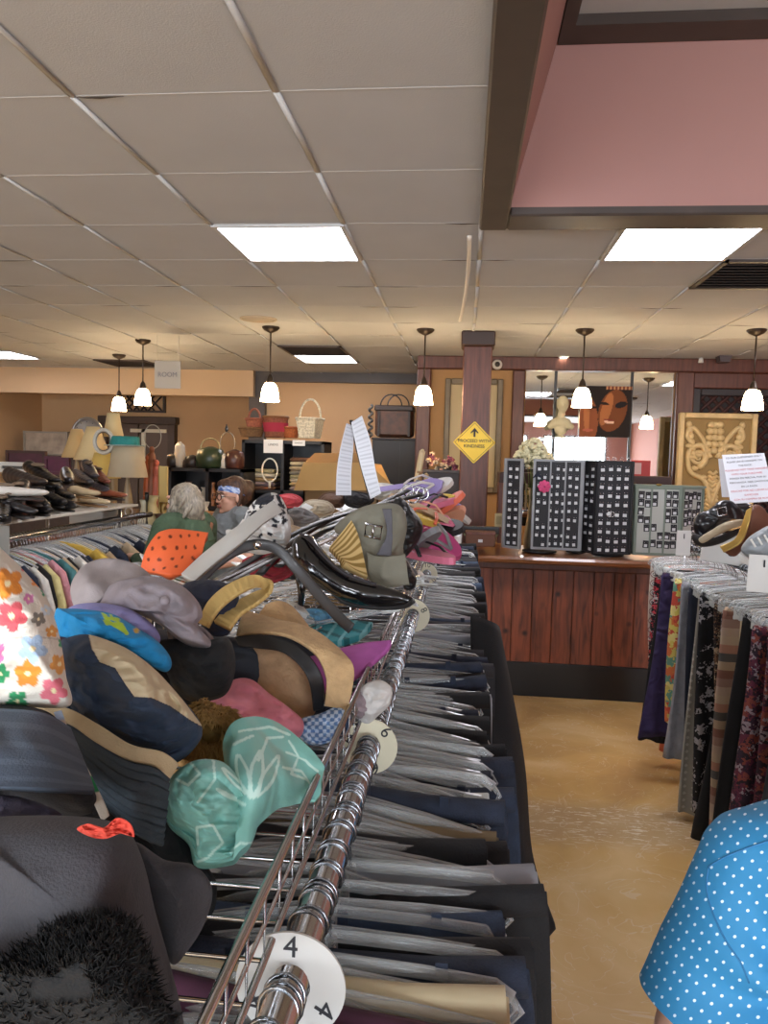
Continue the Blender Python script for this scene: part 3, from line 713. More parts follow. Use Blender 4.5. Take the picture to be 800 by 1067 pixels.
# ------------------------------------------------------------------ bar counter
XC0, XC1 = -.75, 3.2; YC = 5.32
t = thing('bar_counter', 'long reddish knotty wood counter with a worn varnished top and black kick base', 'counter', ((XC0+XC1)/2, YC+.3, 0))
def plank_mat():
    m, t, b = newmat('knotty_planks'); tc = N(t, 'ShaderNodeTexCoord')
    sp = N(t, 'ShaderNodeSeparateXYZ'); t.links.new(tc.outputs['Object'], sp.inputs[0])
    mu = N(t, 'ShaderNodeMath', operation='MULTIPLY'); mu.inputs[1].default_value = 7.2; t.links.new(sp.outputs[0], mu.inputs[0])
    fl = N(t, 'ShaderNodeMath', operation='FLOOR'); t.links.new(mu.outputs[0], fl.inputs[0])
    wn = N(t, 'ShaderNodeTexWhiteNoise', noise_dimensions='1D'); t.links.new(fl.outputs[0], wn.inputs['W'])
    mp = N(t, 'ShaderNodeMapping'); mp.inputs['Scale'].default_value = (9, 9, 1.2); t.links.new(tc.outputs['Object'], mp.inputs[0])
    cb = N(t, 'ShaderNodeVectorMath', operation='ADD'); t.links.new(mp.outputs[0], cb.inputs[0]); t.links.new(wn.outputs['Color'], cb.inputs[1])
    n = N(t, 'ShaderNodeTexNoise'); n.inputs['Scale'].default_value = 3; n.inputs['Detail'].default_value = 6; n.inputs['Distortion'].default_value = .8
    t.links.new(cb.outputs[0], n.inputs['Vector'])
    r = N(t, 'ShaderNodeValToRGB'); e = r.color_ramp.elements; e[0].position = .3; e[0].color = (*hx('#4c2518'), 1); e[1].position = .62; e[1].color = (*hx('#8c4a30'), 1)
    t.links.new(n.outputs['Fac'], r.inputs[0])
    v = N(t, 'ShaderNodeTexVoronoi'); v.inputs['Scale'].default_value = 5.; t.links.new(tc.outputs['Object'], v.inputs['Vector'])
    k = N(t, 'ShaderNodeMapRange'); k.inputs[1].default_value = .05; k.inputs[2].default_value = .14; t.links.new(v.outputs['Distance'], k.inputs[0])
    mx = N(t, 'ShaderNodeMix', data_type='RGBA'); mx.inputs[6].default_value = (*hx('#2c130d'), 1); t.links.new(k.outputs[0], mx.inputs[0]); t.links.new(r.outputs[0], mx.inputs[7])
    hs = N(t, 'ShaderNodeHueSaturation'); mr = N(t, 'ShaderNodeMapRange'); mr.inputs[3].default_value = .75; mr.inputs[4].default_value = 1.2
    t.links.new(wn.outputs['Value'], mr.inputs[0]); t.links.new(mr.outputs[0], hs.inputs['Value']); t.links.new(mx.outputs[2], hs.inputs['Color'])
    t.links.new(hs.outputs[0], b.inputs['Base Color']); b.inputs['Roughness'].default_value = .45
    bp = N(t, 'ShaderNodeBump'); bp.inputs['Strength'].default_value = .2; t.links.new(n.outputs['Fac'], bp.inputs['Height']); t.links.new(bp.outputs[0], b.inputs['Normal'])
    return m
mb = MB(); x = XC0
while x < XC1-.01:
    mb.box((x+.002, YC, .24), (min(x+.1389, XC1)-.002, YC+.03, .95), None, .003); x += .1389
mb.build('front_panel', plank_mat(), t)
bx((XC0, YC+.02, 0), (XC1, YC+.04, .95)).build('panel_backing', BLACKP, t)
bx((XC0, YC-.01, 0), (XC1, YC+.035, .24), .004).build('kick_base', mat('black_base', '#131316', .3), t)
prof = [(YC-.16, .955), (YC-.175, .965), (YC-.18, .985), (YC-.17, 1.002), (YC-.12, 1.005), (YC-.10, .998), (YC+.6, .998), (YC+.6, .955)]
mb = MB(); n = len(prof); mb.add([(XC0-.05, y, z) for y, z in prof]+[(XC1+.05, y, z) for y, z in prof], [tuple(range(n)), tuple(range(n, 2*n))[::-1]]+[(i, (i+1) % n, n+(i+1) % n, n+i) for i in range(n)], False)
mb.build('countertop', mat('varnished_top', '#7c4c2c', .3, var=.3, vscale=5, stretch=(1, 8, 8), coat=.5), t)
bx((XC0, YC-.06, .90), (XC1, YC, .955), .01).build('moulding', WOOD, t)
# ------------------------------------------------------------------ street side behind the viewer
wb = MB(); wins = [(-5.4, -3.2), (-2.6, -.4), (.2, 1.6), (2.0, 3.6)]
xs = XL
for a, b in wins: wb.box((xs, YB-.1, 0), (a, YB, CZ)); wb.box((a, YB-.1, 0), (b, YB, .55)); wb.box((a, YB-.1, 2.35), (b, YB, CZ)); xs = b
wb.box((xs, YB-.1, 0), (XR, YB, CZ)); struct('wall_rear', wb, coral)
for i, (a, b) in enumerate(wins):
    fr = MB()
    for z in (.55, 2.31): fr.box((a, YB-.08, z), (b, YB-.02, z+.04))
    for x in (a, (a+b)/2-.02, b-.04): fr.box((x, YB-.08, .55), (x+.04, YB-.02, 2.35))
    struct('window_%d' % (i+1), fr, BLACKP)
    la = bpy.data.lights.new('window_daylight', 'AREA'); la.shape = 'RECTANGLE'; la.size = b-a; la.size_y = 1.75; la.energy = 52*(b-a)/2; la.color = (.86, .93, 1.)
    lo_ = bpy.data.objects.new('window_daylight', la); COL.objects.link(lo_); lo_.location = ((a+b)/2, YB-.14, 1.45); lo_.rotation_euler = (R(90), 0, 0)
w = bpy.data.worlds.new('world'); sc.world = w; w.use_nodes = True
w.node_tree.nodes['Background'].inputs[0].default_value = (.80, .90, 1, 1); w.node_tree.nodes['Background'].inputs[1].default_value = 2.5
vs_ = sc.view_settings; vs_.view_transform = 'Standard'; vs_.look = 'None'; vs_.gamma = 1; vs_.use_curve_mapping = False; vs_.exposure = 1.31
sc.display_settings.display_device = 'sRGB'
# ================================================================== RACKS, HANGERS, HANGING CLOTHES
def hanger_proto(kind, mwire=None):
    """clip hanger (for trousers) or shoulder hanger (for tops); origin where the hook rests on the rail's top, spread along local X"""
    lab = 'x'
    t = thing('clothes_hanger', lab, 'hanger')
    r = .017
    pts = [(r*math.sin(a), 0, -r*1.0+r*math.cos(a)+.001) for a in [R(v) for v in range(-130, 91, 20)]]
    pts = [(-p[0], p[1], p[2]) for p in pts]
    pts += [(-.017, 0, -.03), (-.004, 0, -.048), (0, 0, -.06), (0, 0, -.085)]
    pts = [(p[0], p[1], p[2]+.0) for p in pts]
    MB().tube(pts, .0019, 6).build('hook', WIRE, t)
    b = MB()
    if kind == 'clip':
        b.tube([(-.185, 0, -.112), (-.17, 0, -.100), (-.10, 0, -.090), (0, 0, -.080), (.10, 0, -.090), (.17, 0, -.100), (.185, 0, -.112)], .0052, 6, flat=1.5)
        b.tube([(-.185, 0, -.112), (-.193, 0, -.125), (-.18, 0, -.138), (0, 0, -.132), (.18, 0, -.138), (.193, 0, -.125), (.185, 0, -.112)], .0042, 6)
        b.tube([(0, 0, -.080), (0, 0, -.13)], .007, 6)
        b.build('crossbar', CLEAR, t)
        for s in (-1, 1):
            c = MB(); c.box((s*.158-.02, -.012, -.168), (s*.158+.02, -.008, -.118), None, .002).box((s*.158-.02, .008, -.168), (s*.158+.02, .012, -.118), None, .002)
            c.box((s*.158-.016, -.008, -.128), (s*.158+.016, .008, -.12))
            cl = c.build('clip', clear_plastic('clear_clip', (.85, .87, .86), .6), t)
            MB().tube([(s*.158-.012, -.014, -.135), (s*.158-.012, 0, -.116), (s*.158-.012, .014, -.135)], .0018, 5).build('spring', STEEL, cl)
    else:
        b.tube([(-.20, 0, -.15), (-.15, 0, -.125), (-.06, 0, -.09), (0, 0, -.08), (.06, 0, -.09), (.15, 0, -.125), (.20, 0, -.15)], .0075, 6, flat=.6)
        b.tube([(-.20, 0, -.15), (-.185, 0, -.165), (0, 0, -.16), (.185, 0, -.165), (.20, 0, -.15)], .004, 6)
        b.build('crossbar', CLEAR, t)
    return t
def garment(wt, wb, L, th, top=-.135, nf=5, amp=.010, seed=0, nx=44, nz=24, colfn=None, flare=1.4, hem=0.02):
    """closed hollow-looking cloth body hung from z=top: folded sheet, wider and wavier towards the hem"""
    vs = []; cc = []; rr = random.Random(seed); ph = [rr.uniform(0, 6) for _ in range(4)]
    for j in range(nz):
        f = j/(nz-1); z = top-L*f; w = wt+(wb-wt)*f**flare; dx = .02*math.sin(f*2.4+ph[2])
        for i in range(nx):
            a = 2*PI*i/nx; cx_, sy_ = math.cos(a), math.sin(a)
            x = math.copysign(abs(cx_)**.8, cx_)*w/2+dx*f
            y = math.copysign(abs(sy_)**.6, sy_)*th/2*(.55+.6*f)
            fold = amp*(.25+f)*math.sin(x/wt*nf*PI*2+ph[0]+f*1.2)+amp*.5*math.sin(x/wt*nf*4.1+ph[1]-f*2)
            zz = z-(hem*math.sin(x*14+ph[3]) if j == nz-1 else 0)
            vs.append(Vector((x, y+fold, zz)))
            cc.append(colfn(x, z) if colfn else (1, 1, 1))
    fs = [(j*nx+i, j*nx+(i+1) % nx, (j+1)*nx+(i+1) % nx, (j+1)*nx+i) for j in range(nz-1) for i in range(nx)]
    fs += [tuple(range(nx))[::-1], tuple((nz-1)*nx+i for i in range(nx))]
    mb = MB(); mb.add(vs, fs, True, cc if colfn else None); return mb
def trousers(name, m, label, group, wm=None, L=.95, seed=0, jeans=False, stitch=None):
    t = thing(name, label, 'trousers' if name != 'skirt' else 'skirt', group=group)
    g = MB()
    # folded so that both legs lie flat together, ends slightly parted
    b = garment(.385, .43, L, .016, seed=seed, nf=2, amp=.004, flare=.6)
    b.build('leg_panel', m, t)
    MB().tube([(-.185, 0, -.14), (-.09, .003, -.15), (.09, -.003, -.15), (.19, 0, -.145)], [.020]*4, 8, flat=1., up=(0, 1, 0)).build('waistband', wm or m, t)
    if jeans:
        for x in (-.11, 0, .11): bx((x-.006, -.019, -.17), (x+.006, -.014, -.12)).build('belt_loop', m, t)
    return t
HZ = 1.20; RX = -.131      # near double rack: rail axis height and position
def rail(name, label, x, y0, y1, z, r=.0155, parent=None):
    return MB().tube([(x, y0, z), (x, y1, z)], r, 16).build(name, CHROME, parent)
rk = thing('garment_rack', 'long chrome double clothes rack carrying the wire basket of hats', 'rack', (-.38, 2.5, 0))
rail('rail', None, RX, .30, 4.68, HZ, parent=rk); rail('rail', None, -.68, .30, 4.68, HZ, parent=rk)
for y in (.33, 2.5, 4.66):
    for x in (RX, -.68):
        if y == 2.5 and False: pass
        MB().tube([(x, y, .03), (x, y, HZ)], .012, 8).build('upright', CHROME, rk)
    MB().tube([(RX+.02, y, .08), (-.70, y, .08)], .012, 8).build('foot_bar', CHROME, rk)
    MB().tube([(RX, y, HZ-.02), (-.68, y, HZ-.02)], .01, 8).build('cross_bar', CHROME, rk)
# wire basket on top, between the rails
BX0, BX1, BZ = -.66, -.147, 1.235
bk = thing('wire_basket', 'long chrome wire tray on top of the near rack, full of hats and shoes', 'basket', (-.42, 2.4, BZ))
BY0, BY1 = .32, 4.55
for z, rr_ in ((BZ+.06, .0042), (BZ, .0032)):
    MB().tube([(BX1, BY0, z), (BX1, BY1, z), (BX0, BY1, z), (BX0, BY0, z)], rr_, 6, closed=True).build('rim_wire', CHROME, bk)
mb = MB(); y = BY0
cross = []
while y < BY1:
    mb.tube([(BX1, y, BZ+.06), (BX1, y, BZ), (BX0, y, BZ), (BX0, y, BZ+.06)], .0021, 5); y += .05
mb.build('cross_wires', CHROME, bk); bk.children[-1]['kind'] = 'stuff'
mb = MB()
for i in range(1, 4): mb.tube([(BX1+(BX0-BX1)*i/4, BY0, BZ-.004), (BX1+(BX0-BX1)*i/4, BY1, BZ-.004)], .003, 5)
mb.tube([(BX1, BY0, BZ+.03), (BX1, BY1, BZ+.03)], .002, 5)
mb.build('length_wires', CHROME, bk)
# round size dividers
def disc(num, px, py, label, r=.047, m=None, rot=0., y=None, spin=0):
    y_ = y
    t = thing('size_divider', label, 'size divider', (RX, y_, HZ), None)
    M_ = Matrix.Translation((RX, y_, HZ-.004)) @ Matrix.Rotation(rot, 4, 'Z') @ Matrix.Rotation(R(90), 4, 'X')
    n = 40; vs = []
    for z in (-.0012, .0012):
        for rad in (.017, r):
            for k in range(n): vs.append(M_ @ Vector((rad*math.cos(2*PI*k/n), rad*math.sin(2*PI*k/n), z)))
    fs = []
    for k in range(n):
        k2 = (k+1) % n
        fs += [(k, k2, n+k2, n+k), (2*n+k, 3*n+k, 3*n+k2, 2*n+k2), (n+k, n+k2, 3*n+k2, 3*n+k), (k, 2*n+k, 2*n+k2, k2)]
    mb = MB(); mb.add(vs, fs, False); mb.build('disc', m or mat('divider_grey', '#c4c2be', .5), t)
    for a in (spin, spin+120, spin+240):
        text_mesh(num, .026, M_ @ Matrix.Rotation(R(a), 4, 'Z') @ Matrix.Translation((0, .034, .0013)), 'numeral', INK, t, ext=.0008, bold=.0)
    return t
cream_disc = mat('divider_cream', '#cfc8ae', .5)
def rail_y(py, z=HZ):      # depth at which the rail crosses photo row py
    lo, hi = .35, 4.7
    for _ in range(40):
        mid = (lo+hi)/2
        v = Vector((RX, mid, z-CAMZ)); c = Vector((v.dot(Vector((_wx.x, _wy.x, _wz.x))), v.dot(Vector((_wx.y, _wy.y, _wz.y))), v.dot(Vector((_wx.z, _wy.z, _wz.z)))))
        row = 533.5-F*c.y/(-c.z)
        if row > py: lo = mid
        else: hi = mid
    return (lo+hi)/2
disc('4', 0, 0, 'grey round size divider marked 4 on the near rail', y=rail_y(1022))
disc('6', 0, 0, 'cream round size divider marked 6 beside the white sock', m=cream_disc, y=rail_y(775), spin=-45, r=.043)
disc('8', 0, 0, 'cream round size divider marked 8 near the toe of the black pump', m=cream_disc, y=rail_y(640), spin=-60)
disc('10', 0, 0, 'small cream size divider marked 10, farthest along the near rail', m=cream_disc, y=rail_y(597), r=.04)
# hangers on the near rail
DEN1 = mat('denim_dark', '#232b3c', .9, var=.25, vscale=40, bump=.3, bscale=400)
DEN2 = mat('denim_blue', '#36455c', .9, var=.25, vscale=40, bump=.3, bscale=400)
BLK = mat('black_cloth', '#0e0e11', .85, var=.2, vscale=20, bump=.2, bscale=300)
GRY = mat('charcoal_cloth', '#2a2a2e', .85, var=.2, vscale=20, bump=.2, bscale=300)
NAV = mat('navy_cloth', '#161b2a', .85, var=.2, vscale=20, bump=.2, bscale=300)
PUR = mat('plum_cloth', '#4a2438', .9, var=.15, vscale=20)
LAV = mat('lavender_cloth', '#8677b4', .9, var=.1)
CRM = mat('cream_cloth', '#c8b896', .9, var=.08)
KHK = mat('khaki_cloth', '#7c6c52', .9, var=.1)
LGR = mat('pale_grey_cloth', '#8f9198', .9, var=.1)
PROT = {}
for nm, m_, jn in (('black', BLK, 0), ('charcoal', GRY, 0), ('navy', NAV, 0), ('dark denim', DEN1, 1), ('blue denim', DEN2, 1), ('plum', PUR, 0), ('lavender', LAV, 0), ('cream', CRM, 0), ('khaki', KHK, 0), ('pale grey', LGR, 0)):
    PROT[nm] = []
    for sd in (1, 2):
        if sd == 2 and nm not in ('black', 'charcoal', 'dark denim'): continue
        PROT[nm].append([m_, jn, sd, None])
def get_trousers(nm, i):
    e = PROT[nm][i % len(PROT[nm])]
    kind = 'pair_of_jeans' if e[1] else 'pair_of_trousers'
    if e[3] is None:
        e[3] = trousers(kind, e[0], '%s %s clipped by the waist on the near chrome rack' % (nm, 'jeans' if e[1] else 'trousers'), '%s trousers on the near rack' % nm, seed=e[2], jeans=bool(e[1]))
        return e[3]
    return copy_tree(e[3])
HC = hanger_proto('clip'); HC['label'] = 'clear plastic clip hanger with a steel hook on the near chrome rail'; HC['group'] = 'clear clip hangers on the near rail'
_h_used = [False]
def get_hanger():
    if not _h_used[0]: _h_used[0] = True; return HC
    return copy_tree(HC)
rr = random.Random(11); y = .47; k = 0
specials = {}
gaps = [rail_y(1022), rail_y(775), rail_y(640), rail_y(597)]
wob = 0.
while y < 4.6:
    far = y > 2.2
    # a clutch of clear hangers, then the thick waistband of a pair of trousers
    for c_ in range(rr.choice((1, 2, 3, 3)) if far else rr.choice((2, 2, 3, 4))):
        if y < 4.62 and all(abs(y-g_) > .008 for g_ in gaps):
            h = get_hanger(); wob = .8*wob+rr.gauss(0, .05)
            yaw = .10*math.sin(y*9)+wob; tilt = .05*math.sin(y*13+1)+rr.gauss(0, .045); sw = -.08+.14*math.sin(y*7+2)+rr.uniform(-.08, .08)
            h.location = (RX, y, HZ+.0165); h.rotation_euler = (sw, tilt, yaw)
        y += rr.uniform(.007, .012) if not far else rr.uniform(.014, .022)
    q = rr.random()
    nm = 'black' if q < .36 else 'charcoal' if q < .5 else 'navy' if q < .6 else 'dark denim' if q < .78 else 'blue denim' if q < .90 else 'pale grey' if q < .94 else 'khaki' if q < .97 else 'cream'
    nm = {1: 'black', 2: 'lavender', 3: 'plum', 4: 'cream', 5: 'dark denim', 6: 'black', 7: 'blue denim'}.get(k, nm)
    if all(abs(y-g_) > .010 for g_ in gaps):
        tr = get_trousers(nm, k)
        tr.location = (RX+rr.uniform(-.005, .03), y+.004, HZ+.0165+rr.uniform(.024, .050)); tr.rotation_euler = (0, tilt*.6, yaw*.6); tr.scale = (rr.uniform(.94, 1.1), rr.uniform(.8, 1.1), rr.uniform(.85, 1.02))
    k += 1
    y += rr.uniform(.014, .026) if not far else rr.uniform(.026, .04)
# the long black trousers whose folded hem sticks out into the aisle
t = thing('pair_of_trousers', 'long black trousers whose flared hem juts into the aisle from the near rack', 'trousers')
MB_ = sheet([[(490, 640, 2.1), (496, 760, 1.85), (515, 880, 1.55), (535, 975, 1.32)], [(517, 650, 2.1), (535, 770, 1.87), (543, 880, 1.57), (556, 985, 1.34)], [(522, 660, 2.2), (546, 790, 1.95), (555, 890, 1.62), (578, 962, 1.40)]], 30, 16, .012, amp=.004)
leg = MB_.build('leg_panel', BLK, None); t.location = leg.location.copy(); leg.parent = t; leg.location = (0, 0, 0)
# ---------------------------------------------------------------- right rack
RX2, HZ2 = 1.24, 1.20
rk = thing('garment_rack', 'chrome clothes rack of skirts and trousers before the counter end', 'rack', (RX2, 3.4, 0))
rail('rail', None, RX2, 2.0, 4.40, HZ2, parent=rk); rail('rail', None, RX2+.55, 2.0, 4.40, HZ2, parent=rk)
for y in (2.05, 4.36):
    for x in (RX2, RX2+.55): MB().tube([(x, y, .03), (x, y, HZ2)], .012, 8).build('upright', CHROME, rk)
    MB().tube([(RX2, y, .06), (RX2+.55, y, .06)], .012, 8).build('foot_bar', CHROME, rk)
sh2 = thing('wire_basket', 'chrome wire tray on the skirt rack holding shoes and a notice', 'basket', (RX2+.28, 3.2, HZ2+.06))
mb = MB()
for i in range(24): mb.tube([(RX2+.03, 2.1+i*.1, HZ2+.07), (RX2+.52, 2.1+i*.1, HZ2+.07)], .0025, 5)
mb.build('cross_wires', CHROME, sh2)
MB().tube([(RX2+.03, 2.1, HZ2+.07), (RX2+.03, 4.4, HZ2+.07), (RX2+.52, 4.4, HZ2+.07), (RX2+.52, 2.1, HZ2+.07)], .005, 6, closed=True).build('rim_wire', CHROME, sh2)
PR = {
 'plaid': (print_mat('plaid_print', ['#b8aca0', '#8a6e68', '#c9c2ba', '#5e5a60', '#d4cfc8'], 38, 'plaid'), 'white and brown plaid skirt', .52, .30, .30),
 'redprint': (print_mat('red_black_print', ['#16141a', '#c0404a', '#1a1820', '#17151c', '#b4aaa6'], 62), 'black skirt with a red floral print', .62, .32, .34),
 'orange': (cloth('#c8694c'), 'long coral orange skirt', 1.02, .30, .30),
 'teal': (cloth('#2e5650'), 'dark teal skirt', .88, .30, .32),
 'purple': (cloth('#2c2148'), 'deep purple skirt', .84, .34, .49),
 'black': (BLK, 'long black skirt', .95, .34, .46),
 'yellow': (print_mat('yellow_print', ['#c8b95c', '#c66a3a', '#5c8c7a', '#d0c27a', '#b84838', '#bfae5a'], 30), 'yellow orange and green floral skirt', .72, .32, .36),
 'grey': (cloth('#8a8a90'), 'grey jersey trousers', .80, .32, .34),
 'navy': (NAV, 'navy trousers', .92, .34, .36),
 'bwprint': (print_mat('black_white_print', ['#101014', '#101014', '#121218', '#0e0e12', '#141418', '#a09ea2'], 48), 'black skirt with scattered white flowers', .98, .34, .40),
 'pinstripe': (print_mat('pin_stripe', ['#8f8c84', '#b0ada4'], 60, 'plaid'), 'grey skirt with fine pale stripes', 1.06, .34, .40),
 'sunset': (print_mat('sunset_stripe', ['#a5907f', '#8c7064', '#7c5648', '#a08a72', '#4c4a48', '#9c7260', '#a8957f'], 4.2, 'stripe'), 'rust and cream striped skirt', .90, .34, .40),
 'cream': (CRM, 'cream linen skirt', .82, .32, .34),
 'brownprint': (print_mat('brown_print', ['#3a2a24', '#6a4a34', '#1d1716', '#b09a80'], 70), 'brown leopard spotted skirt', .70, .32, .34),
 'plumfloral': (print_mat('plum_floral', ['#3a1a2c', '#5a2236', '#22161e', '#7a3a30', '#8a7a80', '#2c1a28'], 52), 'plum skirt with a dense floral print', 1.0, .36, .46),
 'char': (GRY, 'charcoal skirt', .98, .36, .46),
}
seq = [('plaid', 4.36, -.03), ('redprint', 4.29, -.015), ('orange', 4.22, 0), ('black', 4.13, 0), ('purple', 3.98, -.05), ('yellow', 3.80, -.05), ('grey', 3.66, -.05), ('navy', 3.60, -.02), ('pinstripe', 3.54, 0), ('bwprint', 3.42, -.03), ('brownprint', 3.32, -.01), ('bwprint', 3.24, 0), ('black', 3.16, 0), ('sunset', 3.08, -.04), ('cream', 2.98, -.02), ('black', 2.9, -.02), ('pinstripe', 2.84, 0), ('plumfloral', 2.72, -.05), ('plumfloral', 2.62, -.03), ('char', 2.5, -.02), ('black', 2.42, 0), ('char', 2.34, 0)]
ords = {}
places = ['', 'second ', 'third ', 'fourth ']
HC2 = []
for i, (kk, y, xo) in enumerate(seq):
    m_, lab, L, wt, wb_ = PR[kk]; n_ = ords.get(kk, 0); ords[kk] = n_+1
    cat = 'trousers' if 'trousers' in lab else 'skirt'
    t = thing('pair_of_trousers' if cat == 'trousers' else 'skirt', '%s on the skirt rack, %s from the counter' % (lab, ['nearest one', 'second one', 'third one', 'fourth one'][n_]) if sum(1 for q in seq if q[0] == kk) > 1 else '%s hanging on the rack before the counter end' % lab, cat)
    b = garment(wt, wb_, L, .05, seed=i+20, nf=4, amp=.012); b.build('skirt_body' if cat == 'skirt' else 'leg_panel', m_, t)
    MB().tube([(-wt/2+.01, 0, -.14), (-.06, .005, -.147), (.06, -.005, -.147), (wt/2-.01, 0, -.14)], .02, 8, up=(0, 1, 0)).build('waistband', m_, t)
    yaw = rr.uniform(-.12, .12); til = rr.uniform(-.03, .05); t.location = (RX2+xo, y, HZ2+.0165); t.rotation_euler = (rr.uniform(-.04, .04), til, yaw)
    h = get_hanger(); h['label'] = 'clear clip hanger holding clothes on the rack before the counter end'; h['group'] = 'clip hangers on the right rack'
    h.location = (RX2, y+.001, HZ2+.0165); h.rotation_euler = (0, til, yaw)
for i in range(20):
    h = get_hanger(); h['label'] = 'clear clip hanger holding clothes on the rack before the counter end'; h['group'] = 'clip hangers on the right rack'
    h.location = (RX2, 2.35+i*.1+rr.uniform(-.03, .03), HZ2+.0165); h.rotation_euler = (rr.uniform(-.1, .1), rr.gauss(0, .08), rr.uniform(-.25, .25))
# white rectangular size dividers on the right rail
for j, (px, py, D, lab) in enumerate(((712, 566, 4.05, 'white rectangular divider card at the far end of the right rail'), (751, 572, 3.5, 'wide white divider card lettered C on the right rail'), (795, 598, 2.72, 'white divider card marked 1 at the near end of the right rail'))):
    p = P(px, py, D); w_ = (.035, .10, .05)[j]
    t = thing('divider_card', lab, 'divider card', (p.x, D, p.z-.1))
    MB().cbox((p.x+(.02 if j == 1 else 0), D, p.z), (w_*2, .003, .13), (0, .12 if j == 1 else .02, -.1), .001).build('card', mat('card_white', '#cfcdc9', .6), t)
    text_mesh('1' if j != 1 else 'C', .035, Matrix.Translation((p.x+(.04 if j == 1 else 0), D-.006, p.z+(.035 if j != 1 else -.02))) @ Matrix.Rotation(R(90), 4, 'X'), 'numeral', INK, t, bold=.0008)
# ---------------------------------------------------------------- left rear rack of tops
RX3 = -2.22; HZ3 = 1.20
rk = thing('garment_rack', 'chrome rack of tops beneath the shelf of shoes by the lamps', 'rack', (RX3, 4.1, 0))
rail('rail', None, RX3, 2.6, 5.2, HZ3, .02, parent=rk)
for y in (2.7, 4.72):
    for x in (RX3, RX3-.5): MB().tube([(x, y, .03), (x, y, HZ3+.085)], .012, 8).build('upright', CHROME, rk)
    MB().tube([(RX3, y, .06), (RX3-.5, y, .06)], .012, 8).build('foot_bar', CHROME, rk)
MB().box((RX3-.5, 2.65, HZ3+.085), (RX3+.1, 4.78, HZ3+.10), None, .003).build('top_shelf', mat('shelf_white', '#b9b4aa', .5), rk)
tops = [('pink satin', '#c06a84'), ('plum', '#5a3048'), ('black', '#121215'), ('white', '#c8c4bc'), ('mustard', '#b8963c'), ('beige', '#b09a7c'), ('navy', '#1d2436'), ('rose', '#b98088'), ('charcoal', '#34343a'), ('pale yellow', '#c8bc84'), ('dusty pink', '#a56a74'), ('teal', '#3a6a6c')]
order = [2, 3, 1, 2, 8, 1, 0, 0, 6, 3, 2, 9, 7, 11, 5, 2, 3, 8, 6, 4, 4, 9, 5, 6, 2, 8, 5, 3, 2, 6, 8, 5, 2, 8, 3, 6, 2, 5, 8, 6]
HS = hanger_proto('top'); HS['label'] = 'clear plastic top hanger on the rack under the shoe shelf'; HS['group'] = 'clear top hangers by the shoe shelf'
first = True; TP = {}
y = 2.85; i = 0
while y < 5.1:
    h = HS if first else copy_tree(HS); first = False
    yaw = rr.uniform(-.06, .06)+.0; h.location = (RX3, y, HZ3+.021); h.rotation_euler = (0, rr.gauss(0, .03), yaw)
    if i % 2 == 0:
        nm, c = tops[order[(i//2) % len(order)]]
        if nm not in TP:
            t = thing('top', '%s top on a clear hanger under the shoe shelf' % nm, 'top', group='%s tops on the rear rack' % nm); TP[nm] = t
            mt_ = cloth(c, .6 if 'satin' in nm else .9)
            vs = []; nx = 40; nz = 26
            for j in range(nz):
                f = j/(nz-1); z = -.09-.62*f; w = .06+.38*min(1, (f/.14))**.6 if f < .14 else .44+.03*math.sin(f*9)
                for q in range(nx):
                    a = 2*PI*q/nx; ca, sa = math.cos(a), math.sin(a)
                    x = math.copysign(abs(ca)**.8, ca)*w/2; yy = math.copysign(abs(sa)**.6, sa)*(.018+.008*f)+.008*math.sin(x*40+len(TP))*f
                    vs.append((x, yy, z))
            b = MB(); b.add(vs, [(j*nx+q, j*nx+(q+1) % nx, (j+1)*nx+(q+1) % nx, (j+1)*nx+q) for j in range(nz-1) for q in range(nx)]+[tuple(range(nx))[::-1], tuple((nz-1)*nx+q for q in range(nx))])
            b.build('body', mt_, t)
            for s in (-1, 1): MB().tube([(s*.18, 0, -.16), (s*.235, 0, -.22), (s*.265, .0, -.34), (s*.27, 0, -.42)], [.035, .045, .045, .045], 10, flat=.5, up=(0, 1, 0)).build('sleeve', mt_, t)
        else: t = copy_tree(TP[nm])
        t.location = (RX3, y, HZ3+.02); t.rotation_euler = (0, rr.gauss(0, .03), yaw); t.scale = (rr.uniform(.9, 1.1), 1, rr.uniform(.9, 1.1))
    i += 1; y += .029
t = thing('divider_card', 'tall clear divider plate at the near end of the shoe shelf rack', 'divider card', (RX3+.06, 3.35, 1.1))
bx((RX3-.02, 3.35, 1.12), (RX3+.10, 3.354, 1.28), .002).build('card', mat('divider_frost', '#8c8880', .5), t)
# ================================================================== HATS AND SHOES ON THE NEAR RACK
def inpoly(x, y, poly):
    c = False; n = len(poly)
    for i in range(n):
        x1, y1 = poly[i]; x2, y2 = poly[(i+1) % n]
        if (y1 > y) != (y2 > y) and x < (x2-x1)*(y-y1)/(y2-y1)+x1: c = not c
    return c
def segd(x, y, pts):
    b = 1e9
    for (x1, y1), (x2, y2) in zip(pts, pts[1:]):
        dx, dy = x2-x1, y2-y1; t = max(0, min(1, ((x-x1)*dx+(y-y1)*dy)/(dx*dx+dy*dy+1e-9)))
        b = min(b, math.hypot(x-x1-t*dx, y-y1-t*dy))
    return b
def mk(name, label, cat, at, parts, group=None):
    """thing whose parts are (part name, MB, material)"""
    t = thing(name, label, cat, at, group)
    out = [mb.build(n, m, t) for n, mb, m in parts]
    return t
PC = painted(); 
